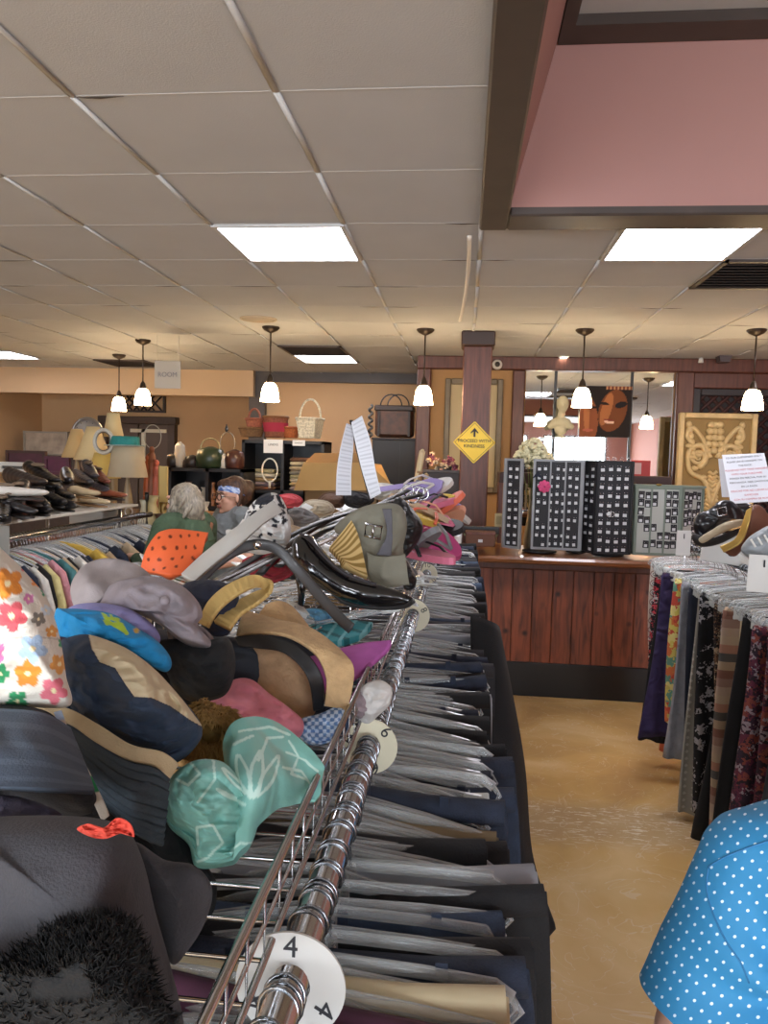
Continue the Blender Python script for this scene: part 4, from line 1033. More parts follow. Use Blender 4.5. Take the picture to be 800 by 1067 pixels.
# --- floral bucket hat
FL = []
frr = random.Random(5)
for (x, y, s, c) in ((8, 608, 17, '#e08b32'), (12, 642, 17, '#cf5a62'), (-8, 680, 14, '#d870a0'), (34, 676, 16, '#a4bcd6'), (29, 702, 15, '#e08b32'), (56, 720, 15, '#d8707e'), (0, 702, 11, '#2c8c58'), (18, 731, 12, '#2c8c58'), (62, 692, 11, '#e0a050'), (40, 645, 8, '#7f7a72'), (30, 624, 6, '#d080b0'), (48, 616, 6, '#3c9c6c'), (54, 658, 7, '#e0a050'), (48, 636, 6, '#c8d8e4'), (38, 606, 6, '#e08b32'), (66, 670, 6, '#3c9c6c'), (-20, 620, 14, '#d870a0'), (-15, 725, 12, '#e08b32'), (26, 590, 6, '#cf5a62')):
    FL.append((x, y, s, hx(c)))
def flower_col(x, y):
    for fx, fy, s, c in FL:
        dx, dy = x-fx, y-fy; r = math.hypot(dx, dy)
        if r < s*1.05:
            a = math.atan2(dy, dx)
            if r < s*(.62+.38*abs(math.cos(a*2.5+fx))):
                return hx('#f0e0b0') if r < s*.2 else c
    if abs(y-(664+.12*(x-30)**2/60)) < .8: return hx('#b9b3a8')
    return hx('#d8d2c6')
mb = puff([(-60, 560), (-20, 556), (6, 576), (28, 598), (48, 622), (58, 648), (64, 672), (69, 705), (73, 735), (30, 737), (-20, 735), (-70, 730)], .60, .075, n=200, rings=60, amp=.004, seed=1, colfn=flower_col)
band = sheet([[(56, 742, .585), (66, 775, .58), (84, 808, .575), (98, 838, .57), (106, 856, .57)], [(64, 740, .588), (76, 772, .583), (94, 806, .578), (108, 835, .573), (114, 850, .573)]], 60, 6, .002, colfn=lambda u, v, x, y: (hx('#e08b32') if .25 < u < .38 else hx('#2c8c58') if .52 < u < .66 else hx('#a4bcd6') if u < .1 else hx('#d0cabe')))
mk('bucket_hat', 'white bucket hat printed with orange, pink and green flowers, standing nearest on the hat pile', 'hat', P(0, 740, .6), [('crown', mb, PC), ('chin_strap', band, PC)])
# --- grey baseball cap with beige visor
GC = cloth('#8e858a'); GC2 = cloth('#8a8284')
crown = puff([(96, 632), (104, 618), (122, 606), (150, 600), (172, 603), (192, 612), (207, 628), (211, 642), (206, 652), (220, 668), (222, 678), (200, 676), (182, 664), (168, 652), (140, 638), (115, 634)], .92, .07, amp=.014, freq=12, seed=2)
vis = sheet([[(80, 634, .90), (76, 612, .92), (88, 592, .96), (112, 584, .98), (140, 590, .98), (156, 602, .97)], [(90, 634, .89), (96, 612, .90), (108, 604, .93), (124, 600, .95), (140, 602, .95), (152, 606, .95)], [(98, 633, .88), (108, 624, .89), (118, 616, .91), (128, 611, .92), (138, 609, .93), (150, 610, .93)]], 40, 14, .004)
crown.add(*[(lambda b: (b.v, b.f))(MB().ball(P(172, 626, .845), .006, 6))][0])
mk('baseball_cap', 'crumpled grey baseball cap with a smooth grey visor behind the navy and cream hat', 'hat', P(150, 640, .93), [('crown', crown, GC), ('visor', vis, cloth('#9a9191'))])
mk('knit_hat', 'soft grey brown cap slumped under the grey baseball cap', 'hat', P(200, 670, .95), [('crown', puff([(176, 652), (200, 648), (222, 664), (226, 688), (205, 692), (180, 678)], .95, .04, amp=.014, seed=3), cloth('#776a6a'))])
# --- lavender cap edge, turquoise cap
mk('knit_hat', 'lavender cap peeking out between the turquoise and grey caps', 'hat', P(120, 655, .86), [('crown', puff([(68, 636), (84, 629), (112, 629), (138, 636), (158, 650), (167, 664), (162, 672), (140, 662), (105, 650), (72, 645)], .86, .04, amp=.006, seed=4), cloth('#8d8cc0'))])
LET = [[(108, 640), (112, 650), (116, 642)], [(118, 645), (124, 646), (120, 652), (126, 653)], [(126, 650), (132, 660)], [(110, 646), (130, 658)]]
def turq(x, y): return hx('#a9c83c') if min(segd(x, y, s) for s in LET) < 2.0 else hx('#c9a23c') if math.hypot(x-142, y-657) < 3 else hx('#1c86c0')
mk('knit_hat', 'bright turquoise cap with lime green lettering above the navy hat', 'hat', P(120, 665, .80), [('crown', puff([(58, 636), (66, 634), (90, 635), (118, 640), (144, 655), (164, 668), (177, 684), (178, 696), (170, 700), (150, 690), (120, 674), (90, 668), (66, 664), (56, 660)], .80, .05, n=130, rings=44, amp=.006, seed=5, colfn=turq), PC)])
# --- black caps mid
mk('baseball_cap', 'black cap with a round crown behind the fur hat', 'hat', P(205, 700, .95), [('crown', puff([(162, 670), (185, 666), (212, 668), (236, 664), (245, 684), (243, 708), (232, 726), (205, 730), (182, 715), (172, 698)], .93, .06, amp=.006, seed=6), cloth('#17181a'))])
mk('knit_hat', 'dark navy knit cap under the yellow ribbed brim', 'hat', P(215, 640, 1.08), [('crown', puff([(190, 612), (208, 604), (232, 606), (248, 618), (246, 645), (236, 662), (214, 660), (206, 640)], 1.08, .05, amp=.006, seed=7), cloth('#1d2233'))])
# --- navy and cream bucket hat
CP = [(92, 660), (112, 664), (134, 676), (160, 694), (185, 722), (212, 758), (198, 750), (178, 736), (158, 727), (140, 726), (130, 712), (120, 696), (104, 690), (96, 676)]
def nav(x, y):
    if inpoly(x, y, CP): return hx('#c3b393')
    if min(segd(x, y, CP+CP[:1]), 99) < 1.2: return hx('#20283a')
    return hx('#2c3a4e')
crown = puff([(62, 672), (72, 664), (90, 661), (112, 667), (136, 678), (162, 698), (186, 724), (206, 748), (211, 764), (204, 778), (192, 790), (170, 800), (140, 792), (105, 775), (72, 748), (60, 710)], .74, .075, n=240, rings=100, amp=.013, freq=14, seed=8, colfn=nav)
bandp = sheet([[(36, 738, .70), (70, 738, .69), (104, 756, .67), (136, 778, .66), (168, 785, .67), (184, 796, .68)], [(52, 752, .69), (76, 756, .68), (104, 776, .66), (134, 794, .65), (160, 800, .66), (174, 812, .67)]], 50, 10, .004, rib=.0006, ribn=4)
brim = sheet([[(50, 752, .69), (76, 758, .68), (104, 778, .66), (134, 796, .65), (160, 802, .66), (174, 812, .67)], [(78, 790, .67), (96, 804, .655), (116, 824, .645), (138, 840, .64), (156, 846, .65), (172, 850, .66)], [(96, 822, .67), (110, 836, .655), (128, 854, .645), (144, 868, .64), (156, 876, .65), (168, 880, .66)]], 50, 40, .004, rib=.0009, ribn=9)
mk('bucket_hat', 'navy bucket hat with cream crown panel, cream band and ribbed slate brim', 'hat', P(140, 800, .72), [('crown', crown, PC), ('band', bandp, cloth('#bfae8c')), ('brim', brim, cloth('#3a454e'))])
# --- fur hat
fb_ = puff([(198, 742), (210, 730), (228, 736), (244, 742), (250, 760), (240, 790), (215, 794), (200, 784), (192, 765)], .86, .045, amp=.004, seed=9)
frr = random.Random(2)
base = list(fb_.v); hairs = MB()
for i in range(1500):
    v = base[frr.randrange(len(base)//2+200)]; c_ = P(220, 765, .88)
    d_ = (v-c_).normalized()+Vector((frr.uniform(-.5, .5), frr.uniform(-.5, .2), frr.uniform(-.9, -.1)))
    hairs.tube([v, v+d_*.006, v+d_*.012+Vector((0, 0, -.003))], [.0012, .0008, .0001], 3, cap=False)
mk('fur_hat', 'golden brown fur hat tucked behind the teal printed hat', 'hat', P(220, 790, .88), [('crown', fb_, cloth('#80602f', var=.4)), ('fur', hairs, mat('fur_tips', '#ab8850', .8, var=.35, vscale=90))])
# --- teal printed hat
LEAF = []
for (x0, y0, x1, y1) in ((262, 830, 232, 800), (262, 832, 250, 788), (263, 832, 270, 785), (266, 830, 288, 790), (258, 838, 226, 822)):
    LEAF.append([tuple(p) for p in spline([(x0, y0), ((x0+x1)/2-5, (y0+y1)/2), (x1, y1), ((x0+x1)/2+5, (y0+y1)/2+2), (x0, y0)], 14)])
LEAF += [[(182, 800), (196, 792), (208, 806), (196, 818), (184, 812)], [(205, 790), (222, 790), (224, 812), (206, 836)], [(250, 765), (280, 760), (300, 768)], [(268, 796), (276, 772), (292, 770)], [(296, 786), (318, 794), (330, 806)], [(292, 802), (312, 806), (322, 820)], [(206, 880), (205, 862), (222, 860), (232, 878), (216, 894), (206, 898)], [(240, 888), (252, 876), (270, 880)], [(300, 775), (310, 790), (300, 808), (318, 815)], [(246, 778), (262, 770)]]
def teal(x, y): return hx('#bfe0d6') if min(segd(x, y, s) for s in LEAF) < 1.35 else hx('#7db8ae')
crown = puff([(168, 838), (172, 818), (186, 802), (204, 792), (226, 792), (240, 800), (262, 826), (270, 850), (262, 880), (250, 894), (240, 902), (205, 904), (196, 880), (176, 862)], .72, .06, n=220, rings=96, amp=.011, freq=18, seed=10, colfn=teal)
brim = sheet([[(238, 796, .76), (236, 772, .77), (246, 754, .79), (272, 750, .81), (298, 762, .82), (322, 782, .81), (336, 800, .80)], [(244, 808, .73), (250, 790, .74), (262, 776, .76), (282, 778, .78), (300, 788, .79), (318, 800, .79), (335, 815, .78)], [(250, 838, .69), (262, 826, .69), (276, 814, .71), (292, 812, .74), (306, 816, .76), (320, 822, .77), (334, 828, .77)], [(244, 896, .68), (256, 880, .68), (264, 862, .69), (276, 850, .71), (292, 842, .73), (310, 838, .75), (328, 836, .76)]], 150, 110, .004, amp=.006, colfn=lambda u, v, x, y: teal(x, y))
mk('sun_hat', 'floppy teal hat with a white leaf print on the wire tray', 'hat', P(240, 905, .74), [('crown', crown, painted('painted_satin', .55, .1)), ('brim', brim, _mc['painted_satin'])])
# --- pink hat, small blue cloth
mk('cotton_hat', 'crumpled pink cotton hat between the fur hat and the straw hat', 'hat', P(265, 760, 1.0), [('crown', puff([(214, 740), (228, 722), (244, 708), (262, 708), (280, 722), (302, 738), (316, 752), (312, 768), (290, 768), (262, 756), (236, 752)], 1.0, .045, amp=.014, freq=16, seed=11), cloth('#d4818f'))])
def gingham(x, y): return hx('#5a7ba8') if (int(x/4)+int(y/4)) % 2 else hx('#b8c8dc')
mk('folded_scarf', 'small blue and white checked cloth beside the pink hat', 'scarf', P(328, 755, 1.02), [('cloth', puff([(306, 758), (316, 748), (332, 744), (352, 736), (360, 742), (356, 760), (342, 774), (322, 776)], 1.03, .03, n=90, rings=30, amp=.008, seed=12, colfn=gingham), PC)])
mk('folded_scarf', 'dark blue patterned scarf under the tan brim', 'scarf', P(345, 760, 1.08), [('cloth', puff([(325, 742), (345, 735), (362, 738), (366, 755), (350, 772), (332, 768)], 1.1, .03, amp=.008, seed=13), cloth('#27364e'))])
# --- tan felt hat with black band
TAN = mat('tan_felt', '#a98766', .9, var=.12, vscale=60, bump=.35, bscale=220); TAN2 = mat('tan_straw', '#b99a70', .9, var=.14, vscale=60, bump=.4, bscale=200)
crown = puff([(250, 672), (262, 664), (288, 668), (312, 680), (330, 700), (338, 722), (334, 740), (322, 752), (300, 748), (272, 736), (254, 715), (248, 692)], 1.12, .07, amp=.004, freq=14, seed=14)
bandm = sheet([[(246, 664, 1.06), (270, 662, 1.045), (298, 668, 1.03), (322, 684, 1.02), (336, 708, 1.02), (336, 738, 1.04)], [(250, 674, 1.05), (270, 676, 1.035), (294, 680, 1.02), (312, 694, 1.01), (322, 712, 1.01), (326, 740, 1.03)]], 50, 8, .003, amp=.002)
brim = sheet([[(246, 662, 1.08), (272, 658, 1.06), (302, 662, 1.04), (328, 680, 1.02), (340, 706, 1.01), (338, 736, 1.02)], [(250, 646, 1.10), (280, 650, 1.09), (316, 660, 1.06), (346, 680, 1.03), (356, 708, 1.02), (352, 738, 1.02)], [(256, 636, 1.15), (290, 645, 1.12), (326, 655, 1.09), (358, 680, 1.05), (369, 700, 1.03), (362, 741, 1.02)]], 60, 20, .005, amp=.002)
back = sheet([[(276, 632, 1.2), (290, 627, 1.22), (306, 636, 1.24), (324, 660, 1.2)], [(262, 650, 1.16), (284, 652, 1.18), (306, 656, 1.18), (326, 668, 1.14)]], 24, 10, .004)
mk('sun_hat', 'tan felt hat with a wide rolled brim and black ribbon band', 'hat', P(300, 745, 1.13), [('crown', crown, TAN), ('ribbon_band', bandm, mat('black_ribbon', '#101012', .5)), ('brim', brim, TAN2), ('brim_fold', back, TAN2)])
# --- yellow ribbed knit brim loop
KN = cloth('#c6a868', var=.06)
loop = sheet([[(210, 650, 1.02), (220, 628, 1.03), (238, 612, 1.05), (262, 602, 1.08), (282, 604, 1.1), (284, 616, 1.1), (270, 630, 1.07), (252, 642, 1.04), (240, 658, 1.01)], [(218, 655, 1.0), (228, 638, 1.01), (244, 624, 1.03), (262, 614, 1.06), (274, 612, 1.12), (276, 616, 1.13), (262, 622, 1.10), (240, 634, 1.06), (224, 650, 1.03)]], 90, 12, .006, rib=0)
cnt = 0
for v in loop.v: pass
nv_ = 12
for j in range(90):
    for i in range(nv_):
        for o_ in (0, 90*nv_):
            q = loop.v[o_+j*nv_+i]; q += (Vector((0, 0, CAMZ))-q).normalized()*.0022*math.sin(j*2.1)
loop2 = sheet([[(240, 656, 1.0), (252, 640, 1.03), (272, 626, 1.06), (284, 612, 1.09)], [(222, 648, .985), (240, 634, 1.01), (260, 622, 1.04), (278, 606, 1.08)]], 40, 8, .006)
mk('knit_headband', 'yellow ribbed knit brim curled up beside the tan hat', 'hat', P(225, 665, 1.03), [('band', loop, KN)])
# --- magenta wedge, teal plaid pouch, blue tissue, white sock
mk('shopping_bag', 'flat magenta bag corner poking over the rail beside the tan brim', 'bag', P(365, 708, 1.2), [('panel', sheet([[(322, 690, 1.24), (350, 682, 1.26), (380, 675, 1.28), (408, 672, 1.28)], [(330, 702, 1.2), (352, 696, 1.22), (378, 688, 1.24), (404, 680, 1.26)], [(340, 726, 1.14), (362, 714, 1.17), (374, 706, 1.2), (386, 696, 1.22)]], 20, 12, .010), cloth('#a8569c'))])
def plaidc(x, y):
    a = (x*.8+y*.6) % 14; b = (y*.9-x*.3) % 11
    return hx('#7fc4cc') if a < 3 else hx('#1e6a72') if b < 3 else hx('#3a9aa6')
mk('cloth_pouch', 'teal plaid cloth pouch lying on the wire tray', 'pouch', P(350, 675, 1.45), [('cloth', sheet([[(318, 648, 1.6), (345, 650, 1.62), (370, 652, 1.62), (388, 654, 1.6)], [(330, 662, 1.5), (350, 664, 1.52), (368, 662, 1.53), (384, 660, 1.55)], [(342, 676, 1.4), (352, 674, 1.42), (362, 672, 1.44), (374, 668, 1.48)]], 40, 30, .012, amp=.006, colfn=lambda u, v, x, y: plaidc(x, y)), PC)])
mk('folded_scarf', 'crumpled light blue tissue scarf behind the teal pouch', 'scarf', P(330, 650, 1.6), [('cloth', puff([(308, 640), (322, 634), (338, 636), (347, 646), (342, 657), (325, 658), (312, 650)], 1.6, .04, amp=.014, freq=25, seed=15, n=60), cloth('#6aa4c8'))])
mk('sock', 'white sock draped over the near rail by the divider marked 6', 'sock', P(388, 755, 1.15), [('foot', puff([(375, 720), (384, 711), (398, 709), (408, 718), (406, 734), (396, 744), (384, 754), (375, 750), (372, 735)], 1.13, .03, amp=.004, seed=16), cloth('#c9c6c2', var=.03)), ('cuff', puff([(368, 724), (380, 722), (388, 736), (382, 748), (370, 746)], 1.12, .018, amp=.006, seed=17), cloth('#8c7c80'))])
# --- big black caps in front
K1 = cloth('#39383c'); K2 = cloth('#222125')
crown = puff([(-80, 870), (-30, 854), (20, 850), (70, 850), (108, 854), (134, 866), (150, 900), (162, 950), (176, 1000), (192, 1070), (190, 1120), (60, 1140), (-80, 1120)], .44, .075, n=140, rings=40, amp=.005, freq=8, seed=18)
vis = puff([(138, 880), (172, 896), (203, 902), (221, 926), (214, 960), (196, 990), (178, 1004), (158, 960)], .48, .018, amp=.002, freq=9, seed=23, n=60)
emb = MB(); er = random.Random(4)
for i in range(46):
    x = er.uniform(82, 138); y = 864+4*math.sin(x*.12)+er.uniform(-4, 4)-(x-110)*.04
    emb.ball(P(x, y, .372+.0), (.0035, .0015, .0025), 4)
emb_base = None
mk('baseball_cap', 'large charcoal black cap at the very front with red stitching on its top', 'hat', P(60, 1060, .45), [('crown', crown, K1), ('visor', vis, K1), ('embroidery', puff([(80, 864), (92, 858), (108, 862), (122, 852), (136, 858), (140, 872), (128, 868), (110, 874), (94, 872)], .385, .006, amp=.004, freq=120, n=90, rings=16, seed=40), cloth('#c2402f', var=.3))])
fz = puff([(-60, 1010), (-10, 1010), (30, 985), (60, 965), (100, 955), (128, 958), (150, 985), (165, 1030), (185, 1090), (60, 1120), (-60, 1110)], .37, .05, amp=.004, seed=19)
hr_ = MB()
for i in range(2600):
    v = fz.v[er.randrange(len(fz.v)*2//3)]; d_ = (v-P(60, 1050, .42)).normalized()+Vector((er.uniform(-.7, .7), er.uniform(-.7, .2), er.uniform(-.4, .9)))
    hr_.tube([v, v+d_*.0025, v+d_*.005+Vector((er.uniform(-.002, .002), 0, .001))], [.0006, .0004, .0001], 3, cap=False)
mk('fur_hat', 'fuzzy black fur hat below the front black cap', 'hat', P(60, 1080, .40), [('crown', fz, cloth('#0b0b0c')), ('fur', hr_, mat('black_fur', '#101011', .7))])
# --- slate cap at left with striped visor
def slate(u, v, x, y): return hx('#39424f') if int(v*15) % 3 else hx('#444e5b')
visc = sheet([[(-70, 742, .58), (-10, 742, .56), (40, 746, .55), (70, 762, .56)], [(-70, 790, .52), (-10, 786, .50), (44, 790, .50), (88, 806, .52)], [(-70, 828, .49), (-10, 824, .47), (44, 826, .47), (96, 828, .50)]], 50, 60, .004, colfn=slate)
mk('baseball_cap', 'slate blue cap with a stitched visor under the flowered hat', 'hat', P(20, 840, .53), [('visor', visc, PC), ('crown', puff([(-80, 745), (-20, 735), (30, 736), (60, 750), (70, 790), (100, 826), (96, 846), (70, 850), (20, 842), (-60, 842)], .58, .04, amp=.006, seed=20), cloth('#23252b')), ('strap', puff([(-60, 832), (0, 828), (40, 836), (66, 852), (30, 862), (-60, 862)], .50, .012, seed=21), cloth('#3a3646'))])
mk('baseball_cap', 'plain dark cap lying under the ribbed brim in the hat pile', 'hat', P(180, 900, .8), [('crown', puff([(90, 800), (130, 800), (176, 850), (214, 900), (226, 925), (215, 960), (160, 980), (110, 930)], .74, .05, amp=.006, seed=22), cloth('#1a1b1d'))])
# hidden body of the pile: more hats beneath, so the heap stands on the tray
for k, (px, py, D, c, nm, lab) in enumerate(((120, 740, 1.0, '#3c4038', 'felt_hat', 'olive dark hat buried under the navy and cream hat'), (60, 700, .85, '#4c3038', 'felt_hat', 'maroon hat buried behind the flowered hat'), (230, 700, 1.12, '#2b3038', 'felt_hat', 'blue grey hat buried behind the black cap'), (40, 900, .66, '#26282e', 'felt_hat', 'dark hat buried under the front caps'), (290, 690, 1.3, '#20242c', 'felt_hat', 'charcoal hat buried behind the tan hat'), (150, 690, 1.15, '#2a2a30', 'felt_hat', 'soft black hat buried behind the grey cap'))):
    s = 70/D
    mk(nm, lab, 'hat', P(px, py+s*.5, D), [('crown', puff([(px+s*math.cos(a)*.95, py+s*math.sin(a)*.6) for a in [2*PI*q/8 for q in range(8)]], D, .09, amp=.008, freq=12, seed=30+k), cloth(c)), ('brim', puff([(px+s*1.25*math.cos(a), py+s*.5+s*.35*math.sin(a)) for a in [2*PI*q/10 for q in range(10)]], D+.02, .03, amp=.004, seed=50+k), cloth(c))])
# ------------------------------------------------------------------ shoes and belts beyond
GL = mat('black_patent', '#0d0c0e', .16, coat=.6)
# black pump: profile facing right
CH_ = [(318, 571, 15, 1.53), (322, 584, 19, 1.52), (331, 593, 18, 1.51), (344, 603, 15, 1.50), (360, 613, 13, 1.49), (378, 619, 12.5, 1.48), (396, 621, 11.5, 1.48), (412, 623, 8.5, 1.47), (424, 625, 5.5, 1.46), (430, 626, 3.5, 1.46)]
pr = []
for a_, b_ in zip(CH_, CH_[1:]): pr.append(('c', P(*a_[:2], a_[3]), P(*b_[:2], b_[3]), a_[2]/F*a_[3], b_[2]/F*b_[3]))
up = blob(pr, .004, 6)
lin = MB().tube([Vector(p) for p in spline([tuple(P(*q)) for q in ((313, 556, 1.515), (326, 566, 1.495), (344, 586, 1.48), (364, 600, 1.475), (392, 609, 1.47))], 30)], .0035, 6)
lin.tube([Vector(p) for p in spline([tuple(P(*q)) for q in ((322, 560, 1.50), (336, 578, 1.485), (356, 596, 1.48), (376, 604, 1.475))], 30)], .0045, 6, flat=.5)
sole = MB().tube([Vector(p) for p in spline([tuple(P(*q)) for q in ((344, 614, 1.49), (360, 628, 1.49), (392, 633, 1.48), (420, 632, 1.46), (431, 626, 1.45))], 24)], .005, 8)
heel = MB().tube([P(314, 598, 1.53), P(314, 615, 1.53), P(313, 634, 1.53)], [.015, .008, .006], 12)
mk('high_heel_pump', 'glossy black high heeled pump standing on the wire tray, toe to the rail', 'shoe', P(360, 634, 1.5), [('upper', up, GL), ('lining', lin, mat('shoe_lining', '#2a2528', .6)), ('sole', sole, mat('sole_black', '#1b1a1c', .5)), ('heel', heel, GL)])
# black curved strap with rivet
st = MB().tube([Vector(p) for p in spline([tuple(P(*q)) for q in ((172, 640, 1.28), (200, 612, 1.3), (232, 582, 1.33), (262, 568, 1.36), (288, 572, 1.37), (310, 594, 1.36), (332, 620, 1.33), (352, 642, 1.3), (366, 655, 1.28))], 50)], .0105, 10, flat=.22, up=(0, 1, 0))
mk('leather_belt', 'arched charcoal belt with a silver rivet in front of the black pump', 'belt', P(262, 640, 1.35), [('strap', st, mat('belt_grey', '#3a393a', .45, coat=.1)), ('rivet', MB().ball(P(268, 568, 1.335), (.008, .005, .008), 8), CHROME)])
# orange perforated clog with white sole
holes = [(166, 570), (176, 582), (168, 590), (188, 578), (184, 594), (196, 572), (200, 586), (190, 600), (176, 603), (206, 596), (210, 576), (198, 604)]
holes = [(160+(i % 6)*9+(j % 2)*4, 570+j*9-(i % 6)*.8) for j in range(4) for i in range(6)]
def orng(u, v, x, y): return hx('#6a2a14') if any((x-a)**2/1.8+(y-b)**2/2.6 < 1 for a, b in holes) else hx('#dd6234')
sh_ = sheet([[(166, 563, 1.30), (180, 560, 1.31), (198, 561, 1.32), (216, 563, 1.33)], [(157, 580, 1.27), (174, 578, 1.27), (194, 576, 1.29), (210, 572, 1.31)], [(150, 598, 1.25), (166, 600, 1.25), (180, 604, 1.25), (194, 592, 1.28)]], 90, 60, .02, colfn=orng)
so = sheet([[(192, 603, 1.25), (212, 584, 1.28), (238, 563, 1.32), (264, 542, 1.38), (284, 527, 1.44)], [(197, 606, 1.24), (219, 586, 1.27), (245, 565, 1.31), (269, 545, 1.37), (287, 531, 1.43)], [(202, 608, 1.24), (226, 588, 1.27), (251, 568, 1.31), (273, 548, 1.37), (290, 536, 1.43)]], 40, 12, .012)
mk('clog_shoe', 'orange perforated clog with a thick white sole leaning toward the seated heads', 'shoe', P(200, 606, 1.3), [('upper', sh_, painted('painted_rubber', .45, 0)), ('sole', so, mat('rubber_white', '#b4b1ab', .6))])
mk('ladies_shoe', 'brown leather flat lying behind the white clog sole', 'shoe', P(238, 570, 1.4), [('upper', puff([(212, 580), (222, 568), (240, 556), (256, 560), (250, 570), (230, 580)], 1.42, .03, seed=60), mat('brown_leather', '#5a2f22', .4)), ('lining', puff([(222, 574), (236, 564), (246, 562), (238, 570)], 1.39, .008, amp=0), mat('inner_dark', '#1c1514', .7))])
# black and white floral sun hat
brr = random.Random(9); PET = [(brr.uniform(250, 304), brr.uniform(515, 568), brr.uniform(5, 9)) for _ in range(17)]
def cow(x, y):
    for a, b, s in PET:
        dx, dy = x-a, (y-b); r = math.hypot(dx, dy)
        if s*.95 < r < s*1.35 and math.sin(math.atan2(dy, dx)*5+a) > -.1: return hx('#1c1d26')
    if y < 526 and x < 285 and inpoly(x, y, [(258, 540), (268, 518), (282, 512), (284, 522), (270, 534)]): return hx('#1c1d26')
    return hx('#cdcbc8')
mk('sun_hat', 'white cloth hat with black flower outlines beyond the orange clog', 'hat', P(275, 570, 1.62), [('crown', puff([(238, 556), (250, 545), (262, 525), (278, 514), (292, 517), (302, 540), (301, 565), (285, 568), (262, 562), (245, 566)], 1.62, .08, n=150, rings=50, amp=.01, seed=61, colfn=cow), PC), ('brim', puff([(236, 552), (258, 556), (285, 566), (298, 570), (270, 578), (242, 566)], 1.58, .03, n=60, amp=.006, seed=62), cloth('#c4c2be'))])
# khaki bag with buckle, straw wedge, black bag
KH = cloth('#7d7a6c', var=.06)
flap = puff([(348, 552), (360, 538), (378, 528), (400, 524), (418, 528), (424, 548), (420, 572), (424, 590), (422, 608), (402, 612), (384, 604), (372, 585), (362, 566)], 1.72, .06, amp=.006, freq=12, seed=63)
mk('canvas_bag', 'grey green canvas bag with a silver belt buckle behind the black pump', 'bag', P(395, 612, 1.72), [('body', flap, KH), ('fold', sheet([[(384, 578, 1.64), (400, 582, 1.62), (422, 580, 1.63)], [(386, 592, 1.62), (402, 598, 1.6), (424, 594, 1.61)], [(390, 604, 1.62), (404, 608, 1.6), (425, 608, 1.62)]], 24, 12, .01, amp=.003), KH), ('strap', sheet([[(398, 530, 1.66), (403, 556, 1.64), (392, 578, 1.63)], [(408, 530, 1.66), (409, 560, 1.64), (407, 580, 1.63)]], 24, 6, .006), cloth('#57555a')),
   ('buckle', MB().tube([P(381, 546, 1.63), P(398, 549, 1.63), (P(396, 562, 1.63)), P(380, 558, 1.63)], .0032, 6, closed=True).tube([P(389, 547, 1.625), P(388, 561, 1.625)], .0025, 6), CHROME)])
def straww(u, v, x, y): return hx('#8d7038') if (int(v*16)) % 2 else hx('#cfb278')
mk('straw_bag', 'small ribbed straw wedge leaning beside the grey green bag', 'bag', P(365, 602, 1.6), [('panel', sheet([[(366, 542, 1.66), (355, 556, 1.63), (343, 570, 1.6)], [(374, 560, 1.64), (363, 572, 1.61), (352, 578, 1.59)], [(383, 600, 1.58), (370, 594, 1.58), (360, 586, 1.58)]], 40, 60, .015, colfn=straww), PC)])
mk('handbag', 'black handbag with a chrome ring behind the grey green bag', 'bag', P(425, 580, 1.95), [('body', puff([(408, 528), (416, 518), (428, 528), (440, 545), (438, 560), (428, 575), (420, 580), (412, 560)], 1.95, .05, amp=.006, seed=64), mat('black_leather', '#141416', .45)), ('clasp', MB().tube([P(417, 532, 1.88), P(422, 532, 1.88), P(421, 546, 1.88), P(416, 545, 1.88)], .003, 6, closed=True), CHROME)])
mk('handbag', 'black handbag slumped beside the rail behind the pump toe', 'bag', P(425, 605, 1.8), [('body', puff([(420, 580), (428, 590), (434, 604), (430, 614), (420, 612)], 1.75, .04, seed=65), _mc['black_leather'])])
# folded printed sheets standing
def sheetprint(u, v, x, y): return hx('#b4b6be') if (int(u*60) % 3 == 1 and .12 < v < .88) else hx('#cdcfd6')
s1 = sheet([[(361, 441, 1.9), (355, 465, 1.86), (351, 490, 1.83), (350, 516, 1.8)], [(369, 444, 1.92), (368, 468, 1.88), (366, 492, 1.85), (366, 516, 1.82)]], 90, 20, .001, colfn=sheetprint)
s2 = sheet([[(366, 440, 1.9), (371, 465, 1.87), (377, 490, 1.85), (386, 520, 1.84)], [(377, 433, 1.92), (386, 460, 1.88), (391, 488, 1.86), (397, 514, 1.85)]], 90, 20, .001, colfn=sheetprint)
mk('price_sheet', 'folded white printed sheets standing up like a tent above the belts', 'paper sheets', P(375, 520, 1.86), [('sheet', s1, painted('painted_paper', .6, 0)), ('sheet', s2, _mc['painted_paper']), ('backing', MB().tube([P(366, 438, 1.93), P(373, 470, 1.9), P(385, 515, 1.87)], .006, 6, flat=.4), BLACKP)])
